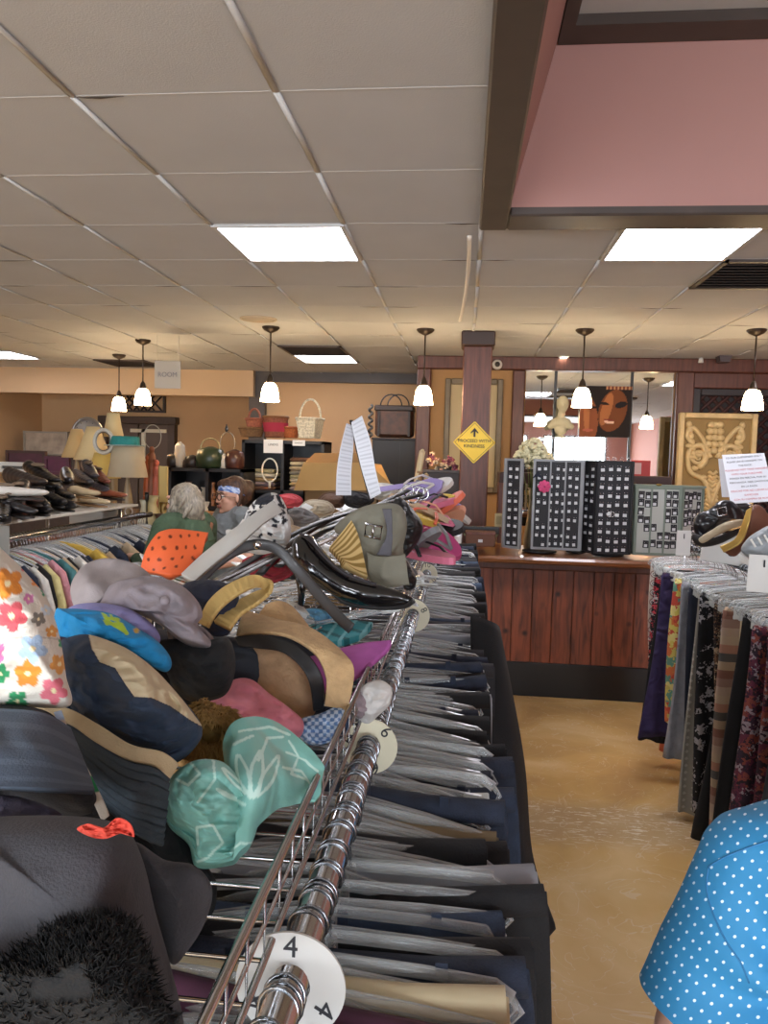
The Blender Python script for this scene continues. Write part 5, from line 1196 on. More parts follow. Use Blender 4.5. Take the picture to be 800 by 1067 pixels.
# bundle of dark belts across
br = random.Random(21)
bl = [((195, 625), (250, 590), (330, 545), (440, 515)), ((215, 612), (280, 580), (350, 538), (430, 518)), ((240, 605), (300, 575), (360, 545), (420, 525)), ((290, 590), (330, 560), (380, 532), (425, 512)), ((270, 600), (310, 560), (370, 535), (436, 512)), ((225, 630), (270, 604), (310, 580), (350, 560))]
cols_ = [('black', '#141315'), ('dark brown', '#33221c'), ('grey', '#66625e'), ('black', '#1c1c1f'), ('charcoal', '#3a3a3c'), ('tan', '#6e5540')]
for i, pl in enumerate(bl):
    D0 = 1.45+.05*i
    pts = [tuple(P(x, y+br.uniform(-2, 2), D0+.55*j/3)) for j, (x, y) in enumerate(pl)]
    mk('leather_belt', '%s leather belt slung behind the arched belt, %s of six' % (cols_[i][0], ['lowest', 'second up', 'third up', 'fourth up', 'fifth up', 'topmost'][i]), 'belt', Vector(pts[0]), [('strap', MB().tube([Vector(p) for p in spline(pts, 40)], .012, 8, flat=.25), mat('belt_%d' % i, cols_[i][1], .4)), ('buckle', MB().torus(None, .016, .0022, 14, Matrix.Translation(Vector(pts[-1]))), CHROME)])
# heap of flip-flops and small shoes near the rail's far end
pal = [('pink', '#d0708c'), ('lilac', '#9a8cc0'), ('yellow', '#d8bc50'), ('coral', '#d8684c'), ('white', '#cac6c0'), ('black', '#18181a'), ('beige', '#b59c80'), ('grey', '#7c7c80'), ('magenta', '#b8487c'), ('peach', '#d89c80')]
def slipper(p, yaw, c, label, L=.24, pitch=0., roll=0., strapc=None):
    t = thing('sandal', label, 'sandal')
    n = 22; vs = []
    out_ = []
    for k in range(n):
        a = 2*PI*k/n; x = math.cos(a)*L/2; w_ = .042+.008*math.cos(a); out_.append((x, math.sin(a)*w_*(1-.12*math.sin(a)*0)))
    b = MB(); b.prism(out_, 0, .018, smooth=False); b.build('sole', mat('foam_'+c.strip('#'), c, .6), t)
    s = MB(); s.tube([(L*.36, 0, .02), (L*.2, .018, .04), (0.0, .036, .03), (-.03, .044, .012)], .006, 6, flat=.5); s.tube([(L*.36, 0, .02), (L*.2, -.018, .04), (0.0, -.036, .03), (-.03, -.044, .012)], .006, 6, flat=.5)
    s.build('strap', mat('foam_'+(strapc or c).strip('#')+'s', strapc or c, .5), t)
    t.location = p; t.rotation_euler = (roll, pitch, yaw); return t
spots = [(430, 520, 2.6), (440, 516, 2.7), (452, 522, 2.75), (445, 530, 2.5), (458, 534, 2.6), (436, 534, 2.4), (466, 545, 2.7), (440, 544, 2.3), (455, 552, 2.4), (448, 560, 2.3), (428, 508, 2.8), (462, 528, 2.9), (438, 572, 2.1), (446, 582, 2.0)]
for i, (x, y, D) in enumerate(spots):
    nm, c = pal[(i*3+1) % 10]
    slipper(P(x, y, D), br.uniform(-1.2, 2.2), c, '%s sandal in the heap at the near rack end, %s' % (nm, ['on top by the papers', 'at the heap crest', 'over the rail side', 'low on the near slope', 'right of the crest', 'left of the crest', 'hanging by the rail', 'on the near slope', 'beside the rail', 'lowest by the rail', 'behind the papers', 'farthest back', 'near the black handbag', 'nearest the divider marked 10'][i]), pitch=br.uniform(-.6, .6), roll=br.uniform(-.8, .8), strapc=pal[(i*7+4) % 10][1])
# soft filler goods in the far half of the tray
fil = [(300, 560, 2.2, 'beige canvas tote', '#a08a70'), (285, 545, 2.5, 'cream knit scarf', '#b8ae9c'), (312, 540, 2.6, 'grey wool scarf', '#75706e'), (330, 530, 2.9, 'pale linen scarf', '#b0a48e'), (300, 522, 3.2, 'red checked scarf', '#a83a40'), (345, 522, 3.0, 'brown felt hat', '#5a4030'), (318, 592, 1.9, 'black felt hat', '#17171a'), (280, 590, 1.75, 'crimson knit hat', '#8a2430'), (400, 512, 3.1, 'white knit hat', '#c4c0b8'), (372, 520, 3.0, 'black suede hat', '#1c1a1c'), (345, 600, 2.1, 'olive knit hat', '#4a4a38'), (415, 600, 2.2, 'grey tweed hat', '#6a6a6c')]
for i, (x, y, D, nm, c) in enumerate(fil):
    s = 45/D
    pts = [(x+s*br.uniform(.8, 1.15)*math.cos(a), y+s*.5*br.uniform(.8, 1.15)*math.sin(a)) for a in [2*PI*q/9 for q in range(9)]]
    mk(nm.split()[-1] if nm.split()[-1] != 'tote' else 'tote_bag', nm+' heaped in the far half of the wire tray', nm.split()[-1], P(x, y+s*.5, D), [('cloth' if 'hat' not in nm else 'crown', puff(pts, D, .07, amp=.016, freq=14, seed=70+i, n=60), cloth(c)), ('edge', MB().tube([P(px_, py_, D+.0) for px_, py_ in spline(pts, 30, True)], .007, 6, closed=True), cloth(c))])
# loose clear hangers tangled in the tray
tg = random.Random(5)
for i in range(30):
    h = get_hanger(); h['label'] = 'clear hanger lying tangled in the wire tray behind the hats'; h['group'] = 'loose hangers in the wire tray'
    h.location = (tg.uniform(-.56, -.26), 1.3+i*.085, BZ+tg.uniform(.05, .13)); h.rotation_euler = (tg.uniform(1.1, 2.0), tg.uniform(-.4, .4), tg.uniform(-1.4, 1.4))
# ================================================================== PEOPLE
SKIN = mat('skin_warm', '#cfa089', .5, var=.06, vscale=20); SKIN2 = mat('skin_older', '#c4937c', .5, var=.08, vscale=20)
def V(*a): return Vector(a)
def local(o, yaw):
    M = Matrix.Translation(o) @ Matrix.Rotation(yaw, 4, 'Z')
    return lambda x, y, z: M @ Vector((x, y, z))
def hand(q, s, fwd, skin, t):
    """palm with five curled fingers; q places local points, s = side (-1 / 1), fwd = palm origin (x, y, z)"""
    x, y, z = fwd; pr = [('e', q(x, y+.04, z), (.040, .048, .016))]
    for k in range(4):
        fx = x-.027+.018*k; L = (.060, .070, .066, .052)[k]
        a = q(fx, y+.075, z); b = q(fx, y+.075+L*.55, z-.006); c = q(fx, y+.075+L*.85, z-.03)
        pr += [('c', a, b, .0092, .0085), ('c', b, c, .0085, .0075)]
    a = q(x+s*.035, y+.02, z); b = q(x+s*.058, y+.05, z-.008); c = q(x+s*.052, y+.078, z-.02)
    pr += [('c', a, b, .011, .0095), ('c', b, c, .0095, .008)]
    pr += [('c', q(x, y-.06, z+.01), q(x, y+.01, z), .026, .028, .8)]
    blob(pr, .0045, 3).build('hand', skin, t)
def head(q, t, skin, z, pitch=0):
    """head facing local +Y, chin to crown .23 m, centre z"""
    pr = [('e', q(0, -.012, z+.035), (.075, .092, .085)), ('e', q(0, .022, z-.035), (.058, .066, .075)), ('e', q(0, .055, z-.088), (.028, .028, .022)),
          ('c', q(0, .085, z+.02), q(0, .099, z-.022), .008, .012), ('e', q(.013, .094, z-.026), (.009, .009, .007)), ('e', q(-.013, .094, z-.026), (.009, .009, .007)),
          ('e', q(.04, .062, z-.018), (.022, .02, .02)), ('e', q(-.04, .062, z-.018), (.022, .02, .02)), ('c', q(-.045, .072, z+.038), q(.045, .072, z+.038), .012, .012),
          ('e', q(.078, -.008, z), (.010, .018, .030)), ('e', q(-.078, -.008, z), (.010, .018, .030)), ('c', q(0, -.02, z-.06), q(0, -.025, z-.16), .05, .052)]
    return pr
def face_bits(q, t, z):
    for s in (-1, 1):
        e = MB().ball(q(s*.031, .076, z+.012), .0115, 8).build('eye', mat('eye_white', '#cfc8c0', .3), t)
        MB().ball(q(s*.031, .0855, z+.012), .0048, 6).build('iris', mat('iris_dark', '#2a1d16', .3), e)
        MB().tube([q(s*.014, .088, z+.034), q(s*.032, .09, z+.040), q(s*.05, .078, z+.034)], .0032, 6).build('eyebrow', mat('brow_brown', '#4a3428', .8), t)
    MB().tube([q(-.024, .084, z-.054), q(-.010, .092, z-.049), q(0, .093, z-.051), q(.010, .092, z-.049), q(.024, .084, z-.054)], .0042, 6).tube([q(-.020, .084, z-.058), q(0, .091, z-.061), q(.020, .084, z-.058)], .0048, 6).build('mouth', mat('lips', '#a0554c', .45), t)
def body_prims(q, H=1.6, lean=0.):
    """continuous neck-torso-arms-legs of an adult facing local +Y, arms bent forward"""
    sh = H*.815
    return [('c', q(0, -.02+lean, sh+.07), q(0, -.03+lean, sh-.01), .050, .066), ('c', q(-.12, -.03+lean, sh-.03), q(.12, -.03+lean, sh-.03), .062, .062),
            ('e', q(0, -.02+lean, sh-.14), (.165, .115, .17)), ('e', q(0, 0+lean*.5, sh-.34), (.150, .115, .16)), ('e', q(0, -.01, H*.52), (.175, .125, .14)),
            ('c', q(-.085, 0, H*.50), q(-.09, .01, H*.28), .085, .058), ('c', q(.085, 0, H*.50), q(.09, .01, H*.28), .085, .058),
            ('c', q(-.09, .01, H*.28), q(-.095, -.01, .09), .056, .036), ('c', q(.09, .01, H*.28), q(.095, -.01, .09), .056, .036)]
def shoes(q, t):
    for s in (-1, 1):
        blob([('e', q(s*.095, .0, .045), (.042, .07, .044)), ('e', q(s*.10, .10, .035), (.045, .08, .032))], .008, 3).build('shoe', mat('shoe_dark', '#201d1c', .5), t)
JEANB = mat('person_jeans', '#2c3648', .9, var=.2, vscale=40)
def hairball(prims, strands, m, m2, t, voxel=.008):
    h = blob(prims, voxel, 3)
    for v in h.v:
        v += (v-V(*[sum(p[k] for p in h.v[:1]) for k in range(3)])).normalized()*0
    for i, v in enumerate(h.v):
        c_ = fb((v.x*1, v.y*1, v.z*.45), 60)*.006
        v += V(c_, c_, 0)
    o = h.build('hair', m, t)
    if strands: strands.build('loose_locks', m2, t)
    return o
# --- woman with the blue headband
c = P(240, 519, 4.95); yw = R(138)      # faces towards the other customer (left, slightly to us)
t = thing('person', 'woman in glasses, blue patterned headband and grey shirt beyond the hat pile', 'person', (c.x, c.y, 0))
hz = c.z; q = local((c.x, c.y, 0), yw)
blob(head(q, t, SKIN, hz)+[('c', q(0, -.02, hz-.10), q(0, -.03, hz-.2), .052, .06)], .006, 3).build('head', SKIN, t)
face_bits(q, t, hz)
H = (hz+.10)/.94
pr = body_prims(q, H)
body = blob(pr[:1]+[('c', q(s*.17, -.03, H*.79), q(s*.22, 0, H*.63), .048, .042) for s in (-1, 1)]+[('c', q(s*.22, 0, H*.63), q(s*.17, .2, H*.60), .040, .028) for s in (-1, 1)]+pr[1:5], .012, 3); body.build('body', SKIN, t)
blob([(p[0], p[1], *((tuple(r+.014 for r in p[2]),) if p[0] == 'e' else (p[2], p[3]+.014, p[4]+.014))) for p in pr[1:5]]+[('c', q(s*.16, -.03, H*.79), q(s*.215, 0, H*.68), .064, .06) for s in (-1, 1)], .012, 4).build('shirt', cloth('#7c8284'), t)
blob([(p[0], p[1], *((tuple(r+.010 for r in p[2]),) if p[0] == 'e' else (p[2], p[3]+.010, p[4]+.010))) for p in pr[4:]], .012, 3).build('jeans', JEANB, t)
for s in (-1, 1): hand(q, s, (s*.17, .22, H*.60), SKIN, t)
shoes(q, t)
HR = mat('hair_brown', '#5a3c2a', .55, col2='#2c1c14', vscale=25, stretch=(3, 3, 1)); 
hairball([('e', q(0, .02, hz+.092), (.070, .066, .042)), ('e', q(0, -.035, hz+.055), (.084, .090, .098)), ('e', q(0, -.085, hz+.03), (.078, .06, .085)), ('e', q(.02, -.13, hz+.045), (.055, .05, .06)), ('c', q(-.07, -.03, hz+.03), q(-.074, -.02, hz-.05), .022, .014), ('c', q(.07, -.03, hz+.03), q(.074, -.02, hz-.05), .022, .014), ('e', q(0, -.13, hz+.07), (.05, .05, .055))], None, HR, HR, t)
hb = MB(); n = 44; vs = []; cc = []
hrr = random.Random(4)
for k in range(n):
    a = 2*PI*k/n
    for j in range(9):
        v_ = j/8; tz = .030+.040*v_; k_ = math.sqrt(max(.1, 1-((tz+.022*math.cos(a)-.035)/.125)**2)); rx_ = .087*k_; ry_ = .1*k_
        vs.append(q(rx_*math.sin(a), -.012+ry_*math.cos(a), hz+tz+.022*math.cos(a))); cc.append(hx('#b8c6dc') if fb((k*.45, j*.7, 1), 1.3) > .08 else hx('#4464a4'))
hb.add(vs, [(k*9+j, ((k+1) % n)*9+j, ((k+1) % n)*9+j+1, k*9+j+1) for k in range(n) for j in range(8)], True, cc)
hb.build('headband', painted('painted_headband', .8, 0), t)
g = MB()
for s in (-1, 1): g.torus(None, .026, .0028, 20, Matrix.Translation(q(s*.032, .103, hz+.010)) @ Matrix.Rotation(yw, 4, 'Z'), sz=.82); g.tube([q(s*.057, .10, hz+.014), q(s*.078, .04, hz+.012), q(s*.08, -.01, hz+.006)], .002, 5)
g.tube([q(-.008, .106, hz+.014), q(.008, .106, hz+.014)], .0022, 5)
g.build('glasses', mat('glasses_frame', '#3a2018', .3), t)
# --- grey haired customer in green, seen from behind
c = P(190, 525, 4.35); yw = R(62)
t = thing('person', 'grey haired person in a green top with a tan bag strap, seen from behind', 'person', (c.x, c.y, 0))
hz = c.z; q = local((c.x, c.y, 0), yw); H = (hz+.10)/.94
blob(head(q, t, SKIN2, hz)+[('c', q(0, -.02, hz-.10), q(0, -.03, hz-.2), .052, .06)], .006, 3).build('head', SKIN2, t); face_bits(q, t, hz)
pr = body_prims(q, H)
blob(pr[:5]+[('c', q(s*.17, -.03, H*.79), q(s*.22, .03, H*.63), .05, .042) for s in (-1, 1)]+[('c', q(s*.22, .03, H*.63), q(s*.16, .24, H*.66), .040, .028) for s in (-1, 1)], .012, 3).build('body', SKIN2, t)
blob([(p[0], p[1], *((tuple(r+.018 for r in p[2]),) if p[0] == 'e' else (p[2], p[3]+.018, p[4]+.018))) for p in pr[1:5]]+[('c', q(s*.165, -.03, H*.79), q(s*.22, .03, H*.63), .066, .06) for s in (-1, 1)]+[('c', q(s*.22, .03, H*.63), q(s*.17, .19, H*.655), .056, .045) for s in (-1, 1)], .012, 4).build('green_top', cloth('#3c4e38'), t)
blob([(p[0], p[1], *((tuple(r+.010 for r in p[2]),) if p[0] == 'e' else (p[2], p[3]+.010, p[4]+.010))) for p in pr[4:]], .012, 3).build('trousers', GRY, t)
for s in (-1, 1): hand(q, s, (s*.16, .26, H*.66), SKIN2, t)
shoes(q, t)
HG = mat('hair_grey', '#a09684', .5, col2='#5a5148', vscale=30, stretch=(3, 3, .8))
lk = MB(); lr = random.Random(8)
for i in range(26):
    a = lr.uniform(R(70), R(290)); r0 = .088; z0 = hz+lr.uniform(-.06, .06)
    p0 = q(r0*math.sin(a), -.02+r0*1.08*math.cos(a), z0); p1 = q((r0+.016)*math.sin(a+.15), -.02+(r0+.016)*1.05*math.cos(a+.15), z0-.045); p2 = q((r0+.004)*math.sin(a+.4), -.02+(r0+.004)*math.cos(a+.4), z0-.085)
    lk.tube([Vector(p) for p in spline([tuple(p0), tuple(p1), tuple(p2)], 9)], [.004, .009, .012, .013, .013, .012, .010, .006, .002], 8, flat=.6)
hairball([('e', q(0, -.03, hz+.042), (.090, .094, .088)), ('e', q(0, -.07, hz-.02), (.086, .066, .09)), ('e', q(.02, -.07, hz-.075), (.076, .05, .045)), ('c', q(-.074, -.01, hz+.03), q(-.078, -.01, hz-.06), .028, .018), ('c', q(.074, -.01, hz+.03), q(.078, -.01, hz-.06), .028, .018)], lk, HG, HG, t)
MB().tube([Vector(p) for p in spline([tuple(q(.13, -.115, H*.80)), tuple(q(.03, -.165, H*.71)), tuple(q(-.08, -.165, H*.62)), tuple(q(-.19, -.10, H*.54))], 20)], .014, 8, flat=.3, up=q(0, -1, 0)-q(0, 0, 0)).build('bag_strap', mat('tan_leather_strap', '#7c4c30', .5), t)
# --- foreground customer in blue polka dots
def polka():
    m, t, b = newmat('blue_polka_dot'); tc = N(t, 'ShaderNodeTexCoord')
    sp = N(t, 'ShaderNodeUVMap', uv_map='uv')
    ins = []
    mp = N(t, 'ShaderNodeMapping'); mp.inputs['Rotation'].default_value = (0, 0, R(45)); mp.inputs['Scale'].default_value = (66, 66, 1); t.links.new(sp.outputs[0], mp.inputs[0])
    v = N(t, 'ShaderNodeTexVoronoi', voronoi_dimensions='2D'); v.inputs['Scale'].default_value = 1; v.inputs['Randomness'].default_value = .12
    t.links.new(mp.outputs[0], v.inputs['Vector'])
    l = N(t, 'ShaderNodeMath', operation='LESS_THAN'); l.inputs[1].default_value = .135; t.links.new(v.outputs['Distance'], l.inputs[0])
    mx = N(t, 'ShaderNodeMix', data_type='RGBA'); mx.inputs[6].default_value = (*hx('#2c7eae'), 1); mx.inputs[7].default_value = (*hx('#c8dce8'), 1)
    t.links.new(l.outputs[0], mx.inputs[0]); t.links.new(mx.outputs[2], b.inputs['Base Color']); b.inputs['Roughness'].default_value = .75
    n = N(t, 'ShaderNodeTexNoise'); n.inputs['Scale'].default_value = 9; n.inputs['Detail'].default_value = 2; t.links.new(tc.outputs['Object'], n.inputs['Vector'])
    bp = N(t, 'ShaderNodeBump'); bp.inputs['Strength'].default_value = .35; bp.inputs['Distance'].default_value = .02; t.links.new(n.outputs['Fac'], bp.inputs['Height']); t.links.new(bp.outputs[0], b.inputs['Normal'])
    return m
S0 = P(792, 905, .98)   # shoulder joint (the person's left, nearest the aisle)
t = thing('person', 'person in a bright blue shirt with white polka dots at the aisle', 'person', (S0.x+.19, .98, 0))
sx_, sy_, sz_ = S0
el = P(716, 1082, .96); 
tor = [('c', (sx_, sy_, sz_), (sx_+.38, sy_+.02, sz_), .062, .062), ('c', (sx_+.05, sy_, sz_-.02), (sx_+.33, sy_+.0, sz_-.02), .095, .095), ('e', (sx_+.19, sy_+.0, sz_-.20), (.20, .14, .20)), ('e', (sx_+.19, sy_, sz_-.38), (.19, .145, .17)), ('e', (sx_+.19, sy_, sz_-.54), (.20, .15, .16))]
armL = [('c', (sx_, sy_, sz_), tuple(el), .060, .045), ('c', tuple(el), (el.x+.14, el.y+.18, el.z-.10), .044, .030)]
armR = [('c', (sx_+.38, sy_+.02, sz_), (sx_+.46, sy_+.04, sz_-.26), .058, .045), ('c', (sx_+.46, sy_+.04, sz_-.26), (sx_+.40, sy_+.25, sz_-.30), .044, .03)]
legs = []
hzp = sz_-.60
for s in (-1, 1):
    X_ = sx_+.19+s*.09; legs += [('c', (X_, sy_, hzp), (X_, sy_+.02, hzp*.52), .088, .06), ('c', (X_, sy_+.02, hzp*.52), (X_, sy_, .08), .058, .04)]
neck = [('c', (sx_+.20, sy_+.02, sz_+.03), (sx_+.21, sy_+.05, sz_+.16), .055, .05)]
blob(tor+armL+armR+neck, .012, 3).build('body', SKIN, t)
sleeve_end = Vector(S0).lerp(el, .93)
shirt_pr = [(p[0], p[1], *((tuple(r+.014 for r in p[2]),) if p[0] == 'e' else (p[2], p[3]+.014, p[4]+.014))) for p in tor]
sh_pr = shirt_pr+[('c', (sx_, sy_, sz_), tuple(Vector(S0).lerp(el, .95)), .074, .080), ('c', (sx_+.38, sy_+.02, sz_), (sx_+.45, sy_+.04, sz_-.2), .074, .074)]
sm_ = blob(sh_pr, .008, 6)
_ax = (el-Vector(S0)).normalized(); _L = (el-Vector(S0)).length*.84
_kill = {i for i, v in enumerate(sm_.v) if (v-Vector(S0)).dot(_ax) > _L and v.x < sx_+.03}
_kf = [not all(i in _kill for i in f) for f in sm_.f]
for i in _kill: sm_.v[i] = sm_.v[i]-_ax*((sm_.v[i]-Vector(S0)).dot(_ax)-_L)
sm_.sm = [a for a, k_ in zip(sm_.sm, _kf) if k_]; sm_.f = [f for f, k_ in zip(sm_.f, _kf) if k_]
for v in sm_.v:      # creases running out from the armpit
    q_ = v-(Vector(S0)+V(.05, -.05, -.14)); a_ = math.atan2(q_.z, q_.x); r_ = q_.length
    v += V(0, -1, 0)*.011*math.sin(a_*8)*math.exp(-((r_-.09)/.07)**2)
so_ = sm_.build('shirt', polka(), t)
uvl = so_.data.uv_layers.new(name='uv')
ax = (el-Vector(S0)).normalized()
vv = [so_.matrix_world @ v.co for v in so_.data.vertices]
base_ = Vector((t.location.x, t.location.y, 0))
for lp in so_.data.loops:
    co = so_.data.vertices[lp.vertex_index].co; nr = so_.data.vertices[lp.vertex_index].normal
    th = math.atan2(nr.x, -nr.y)
    uvl.data[lp.index].uv = (co.x-.55*co.y, co.z+.6*co.y)
cuff = MB(); e0 = Vector(S0).lerp(el, .985)
MB().tube([e0-ax*.012, e0+ax*.008], [.088, .086], 28).build('sleeve_hem', polka(), t) if False else None
bpy.context.view_layer.update()
def on_shirt(px, py):
    o_ = Vector((0, 0, CAMZ)); d_ = (P(px, py, 1.)-o_).normalized(); off = Vector((t.location.x, t.location.y, 0))
    ok, loc, nn_, _i = so_.ray_cast(o_-off, d_)
    return (loc+off-d_*.0005) if ok else None
for nm_, pts_ in (('yoke_seam', [(738, 903), (755, 893), (775, 885), (798, 877), (815, 872)]), ('sleeve_seam', [(738, 903), (736, 925), (742, 950), (756, 980), (772, 1004), (780, 1024)])):
    sp_ = [on_shirt(*q_) for q_ in spline(pts_, 22)]; sp_ = [q_ for q_ in sp_ if q_ is not None]
    if len(sp_) > 3: MB().tube(sp_, .0012, 6).build(nm_, mat('seam_blue', '#2a6c9a', .8), t)
blob([('c', l[1], l[2], l[3]+.012, l[4]+.014) for l in legs]+[('e', (sx_+.19, sy_, hzp+.03), (.19, .145, .13))], .014, 3).build('trousers', GRY, t)
q = local((sx_+.20, sy_+.02, 0), 0)
hz = sz_+.27
blob(head(q, t, SKIN, hz), .007, 3).build('head', SKIN, t); face_bits(q, t, hz)
hairball([('e', q(0, -.03, hz+.045), (.09, .094, .088)), ('e', q(0, -.07, hz), (.085, .06, .09))], None, mat('hair_dark', '#3a2a22', .5, col2='#1c1512', vscale=25), HR, t)
for s, a_ in ((-1, Vector((el.x+.14, el.y+.18, el.z-.10))), (1, Vector((sx_+.40, sy_+.25, sz_-.30)))):
    qq = local((a_.x, a_.y, 0), 0); hand(qq, -s, (0, .03, a_.z), SKIN, t)
q = local((sx_+.19, sy_-.02, 0), 0); shoes(q, t)
# ================================================================== ON THE COUNTER
CT = 1.0052
cardm = mat('card_black', '#14141c', .6); tagm = mat('tag_white', '#c4c6c8', .6)
_card = []
def card(x, y, z, s, label, group, col=None, yaw=0.):
    if not _card:
        t = thing('earring_card', label, 'earring card', (0, 0, 0), group)
        bx((-.019, -.0015, -.026), (.019, .0015, .026)).build('card', cardm, t)
        bx((-.011, -.0035, -.020), (.009, -.0018, .0)).build('price_tag', tagm, t)
        MB().ball((-.008, -.004, .012), .0035, 4).build('earring', CHROME, t); MB().ball((.008, -.004, .012), .0035, 4).build('earring', CHROME, t)
        _card.append(t); c_ = t
    else: c_ = copy_tree(_card[0], label=label, group=group)
    c_.location = (x, y, z); c_.scale = (s[0], 1, s[1]); c_.rotation_euler = (0, random.uniform(-.08, .08), yaw); return c_
GFR = mat('display_grey', '#85878a', .5); GFG = mat('display_greenish', '#6e7a6e', .5); GBK = mat('display_black', '#17171b', .6)
def panel(t, p0, p1, z0, z1, frm, back, fw=.016, cols=1):
    """one upright display face between ground points p0 and p1"""
    d = Vector((p1[0]-p0[0], p1[1]-p0[1], 0)); L = d.length; yaw = math.atan2(d.y, d.x); M = Matrix.Translation((p0[0], p0[1], 0)) @ Matrix.Rotation(yaw, 4, 'Z')
    f = MB()
    f.box((0, -.012, z0), (fw, .012, z1), M).box((L-fw, -.012, z0), (L, .012, z1), M).box((fw, -.012, z1-fw), (L-fw, .012, z1), M).box((fw, -.012, z0), (L-fw, .012, z0+fw), M)
    for k in range(1, cols): f.box((fw+(L-2*fw)*k/cols-.005, -.012, z0+fw), (fw+(L-2*fw)*k/cols+.005, .004, z1-fw), M)
    f.build('frame', frm, t); b = MB(); b.box((fw, 0, z0+fw), (L-fw, .008, z1-fw), M); b.build('back_panel', back, t)
    return M, L, yaw
random.seed(3)
def cards_on(M, L, yaw, z0, z1, nx, nz, s, label, group, skip=.12, fw=.02):
    for i in range(nx):
        for j in range(nz):
            if random.random() < skip: continue
            s_ = ((L-2*fw)/nx/.038*.9*s, (z1-z0)/nz/.052*.9)
            p = M @ Vector((fw+(L-2*fw)*(i+.5)/nx+random.uniform(-.002, .002), -.002, z0+(z1-z0)*(j+.5)/nz+random.uniform(-.005, .005)))
            card(p.x, p.y, p.z, s_, label, group, yaw=yaw)
def gx_(px, D, py=560): return P(px, py, D).x
def zt(px, py, D): return P(px, py, D).z
# display 1: grey revolving stand, faces left, front
D1 = 5.42; z1 = zt(545, 478, D1)
a = (gx_(524, D1), D1-.02); b = (gx_(541, D1), D1-.1); c_ = (gx_(552, D1), D1-.06); d_ = (gx_(603, D1), D1-.06)
t = thing('earring_display', 'grey framed earring stand with a pink rosette, left end of the counter displays', 'display', ((a[0]+d_[0])/2, D1, CT))
M, L, yw = panel(t, a, b, CT+.03, z1, GFR, GBK); cards_on(M, L, yw, CT+.05, z1-.03, 2, 10, 1., 'black earring card on the narrow left face of the grey stand', 'earring cards on the grey stand, narrow face', .1)
M, L, yw = panel(t, c_, d_, CT+.03, z1, GFR, GBK, cols=3); 
M2 = M; cards_on(M, L, yw, CT+.05, z1-.03, 7, 10, 1., 'black earring card on the wide front face of the grey stand', 'earring cards on the grey stand, wide face', .12)
MB().lathe([(.001, 0), (.12, 0), (.12, .012), (.02, .02), (.015, .04), (.015, .3)], ((a[0]+d_[0])/2, D1+.06, CT), 24).build('turntable', GBK, t)
panel(t, (d_[0], d_[1]+.01), (d_[0]-.02, D1+.2), CT+.03, z1, GFR, GFR); panel(t, (a[0], a[1]+.01), (a[0]+.04, D1+.2), CT+.03, z1, GFR, GFR)
p = P(567, 507, D1-.12); tt_ = thing('hair_bow', 'pink fabric rosette pinned on the grey earring stand', 'rosette', p)
mb = MB()
for k in range(3):
    for j in range(8-2*k): a_ = 2*PI*j/(8-2*k)+k; mb.ball(p+V(math.cos(a_)*(.03-.01*k), -.006*k, math.sin(a_)*(.03-.01*k)), (.015, .008, .015), 5)
mb.build('petals', mat('rosette_pink', '#c84878', .7), tt_); MB().ball(p+V(0, -.02, 0), (.008, .006, .008), 5).build('button', mat('rosette_core', '#a03060', .6), tt_)
p = P(560, 495, D1-.1); tt_ = thing('hair_bow', 'navy blue fabric bow pinned above the pink rosette', 'bow', p)
MB().prism([(-.035, -.025), (0, .03), (.035, -.025), (0, -.01)], -.004, .004, Matrix.Translation(p) @ Matrix.Rotation(R(90), 4, 'X')).build('ribbon', NAV, tt_); MB().ball(p, (.009, .008, .009), 5).build('knot', NAV, tt_)
# yellow card carousel between
t = thing('card_spinner', 'narrow spinner of cream and yellow packets between two earring stands', 'display', (gx_(612, 5.5)-.07, 5.5, CT))
xx = gx_(598, 5.5)+.02
MB().cyl((xx, 5.52, CT), (xx, 5.52, z1-.02), .008).build('pole', CHROME, t); MB().lathe([(.001, 0), (.07, 0), (.07, .01), (.01, .015)], (xx, 5.52, CT), 20).build('base', GBK, t)
for k in range(7):
    cc_ = ['#b0a070', '#8a8468', '#c4b27c', '#60604c', '#bfae88', '#a89a70', '#c2b89a'][k]
    o_ = tag(bx((xx-.028, 5.478, CT+.05+k*.078), (xx+.028, 5.488, CT+.115+k*.078), .002).build('accessory_packet', mat('packet_%d' % k, cc_, .5)), '%s packet on the narrow spinner, %s tier' % (['olive cream', 'grey green', 'yellow', 'dark olive', 'light tan', 'khaki', 'cream'][k], ['lowest', 'second', 'third', 'fourth', 'fifth', 'sixth', 'topmost'][k]), 'packet')
# display 2: black stand
D2 = 5.34; z2 = zt(630, 480, D2); a = (gx_(618, D2), D2-.04); b = (gx_(655, D2), D2-.02); c0 = (gx_(606, D2+.1), D2+.10)
t = thing('earring_display', 'black revolving earring stand crowded with white tagged cards, middle of the counter', 'display', ((a[0]+b[0])/2, D2+.1, CT))
M, L, yw = panel(t, a, b, CT+.02, z2, GBK, GBK, .008); cards_on(M, L, yw, CT+.03, z2-.02, 4, 10, 1., 'white tagged earring card on the front of the black stand', 'earring cards on the black stand, front', .05, .01)
M, L, yw = panel(t, c0, a, CT+.02, z2, GBK, GBK, .008); cards_on(M, L, yw, CT+.03, z2-.02, 2, 11, 1., 'earring card on the dim side of the black stand', 'earring cards on the black stand, side', .3, .01)
panel(t, b, (b[0]-.02, D2+.2), CT+.02, z2, GBK, GBK, .008)
MB().lathe([(.001, 0), (.11, 0), (.11, .012), (.012, .02)], ((a[0]+b[0])/2, D2+.1, CT), 24).build('turntable', GBK, t)
for k in range(5): MB().torus(None, .012, .0015, 12, Matrix.Translation(((a[0]+(b[0]-a[0])*(k+.5)/5), D2, z2+.012))).build('top_hook', CHROME, t)
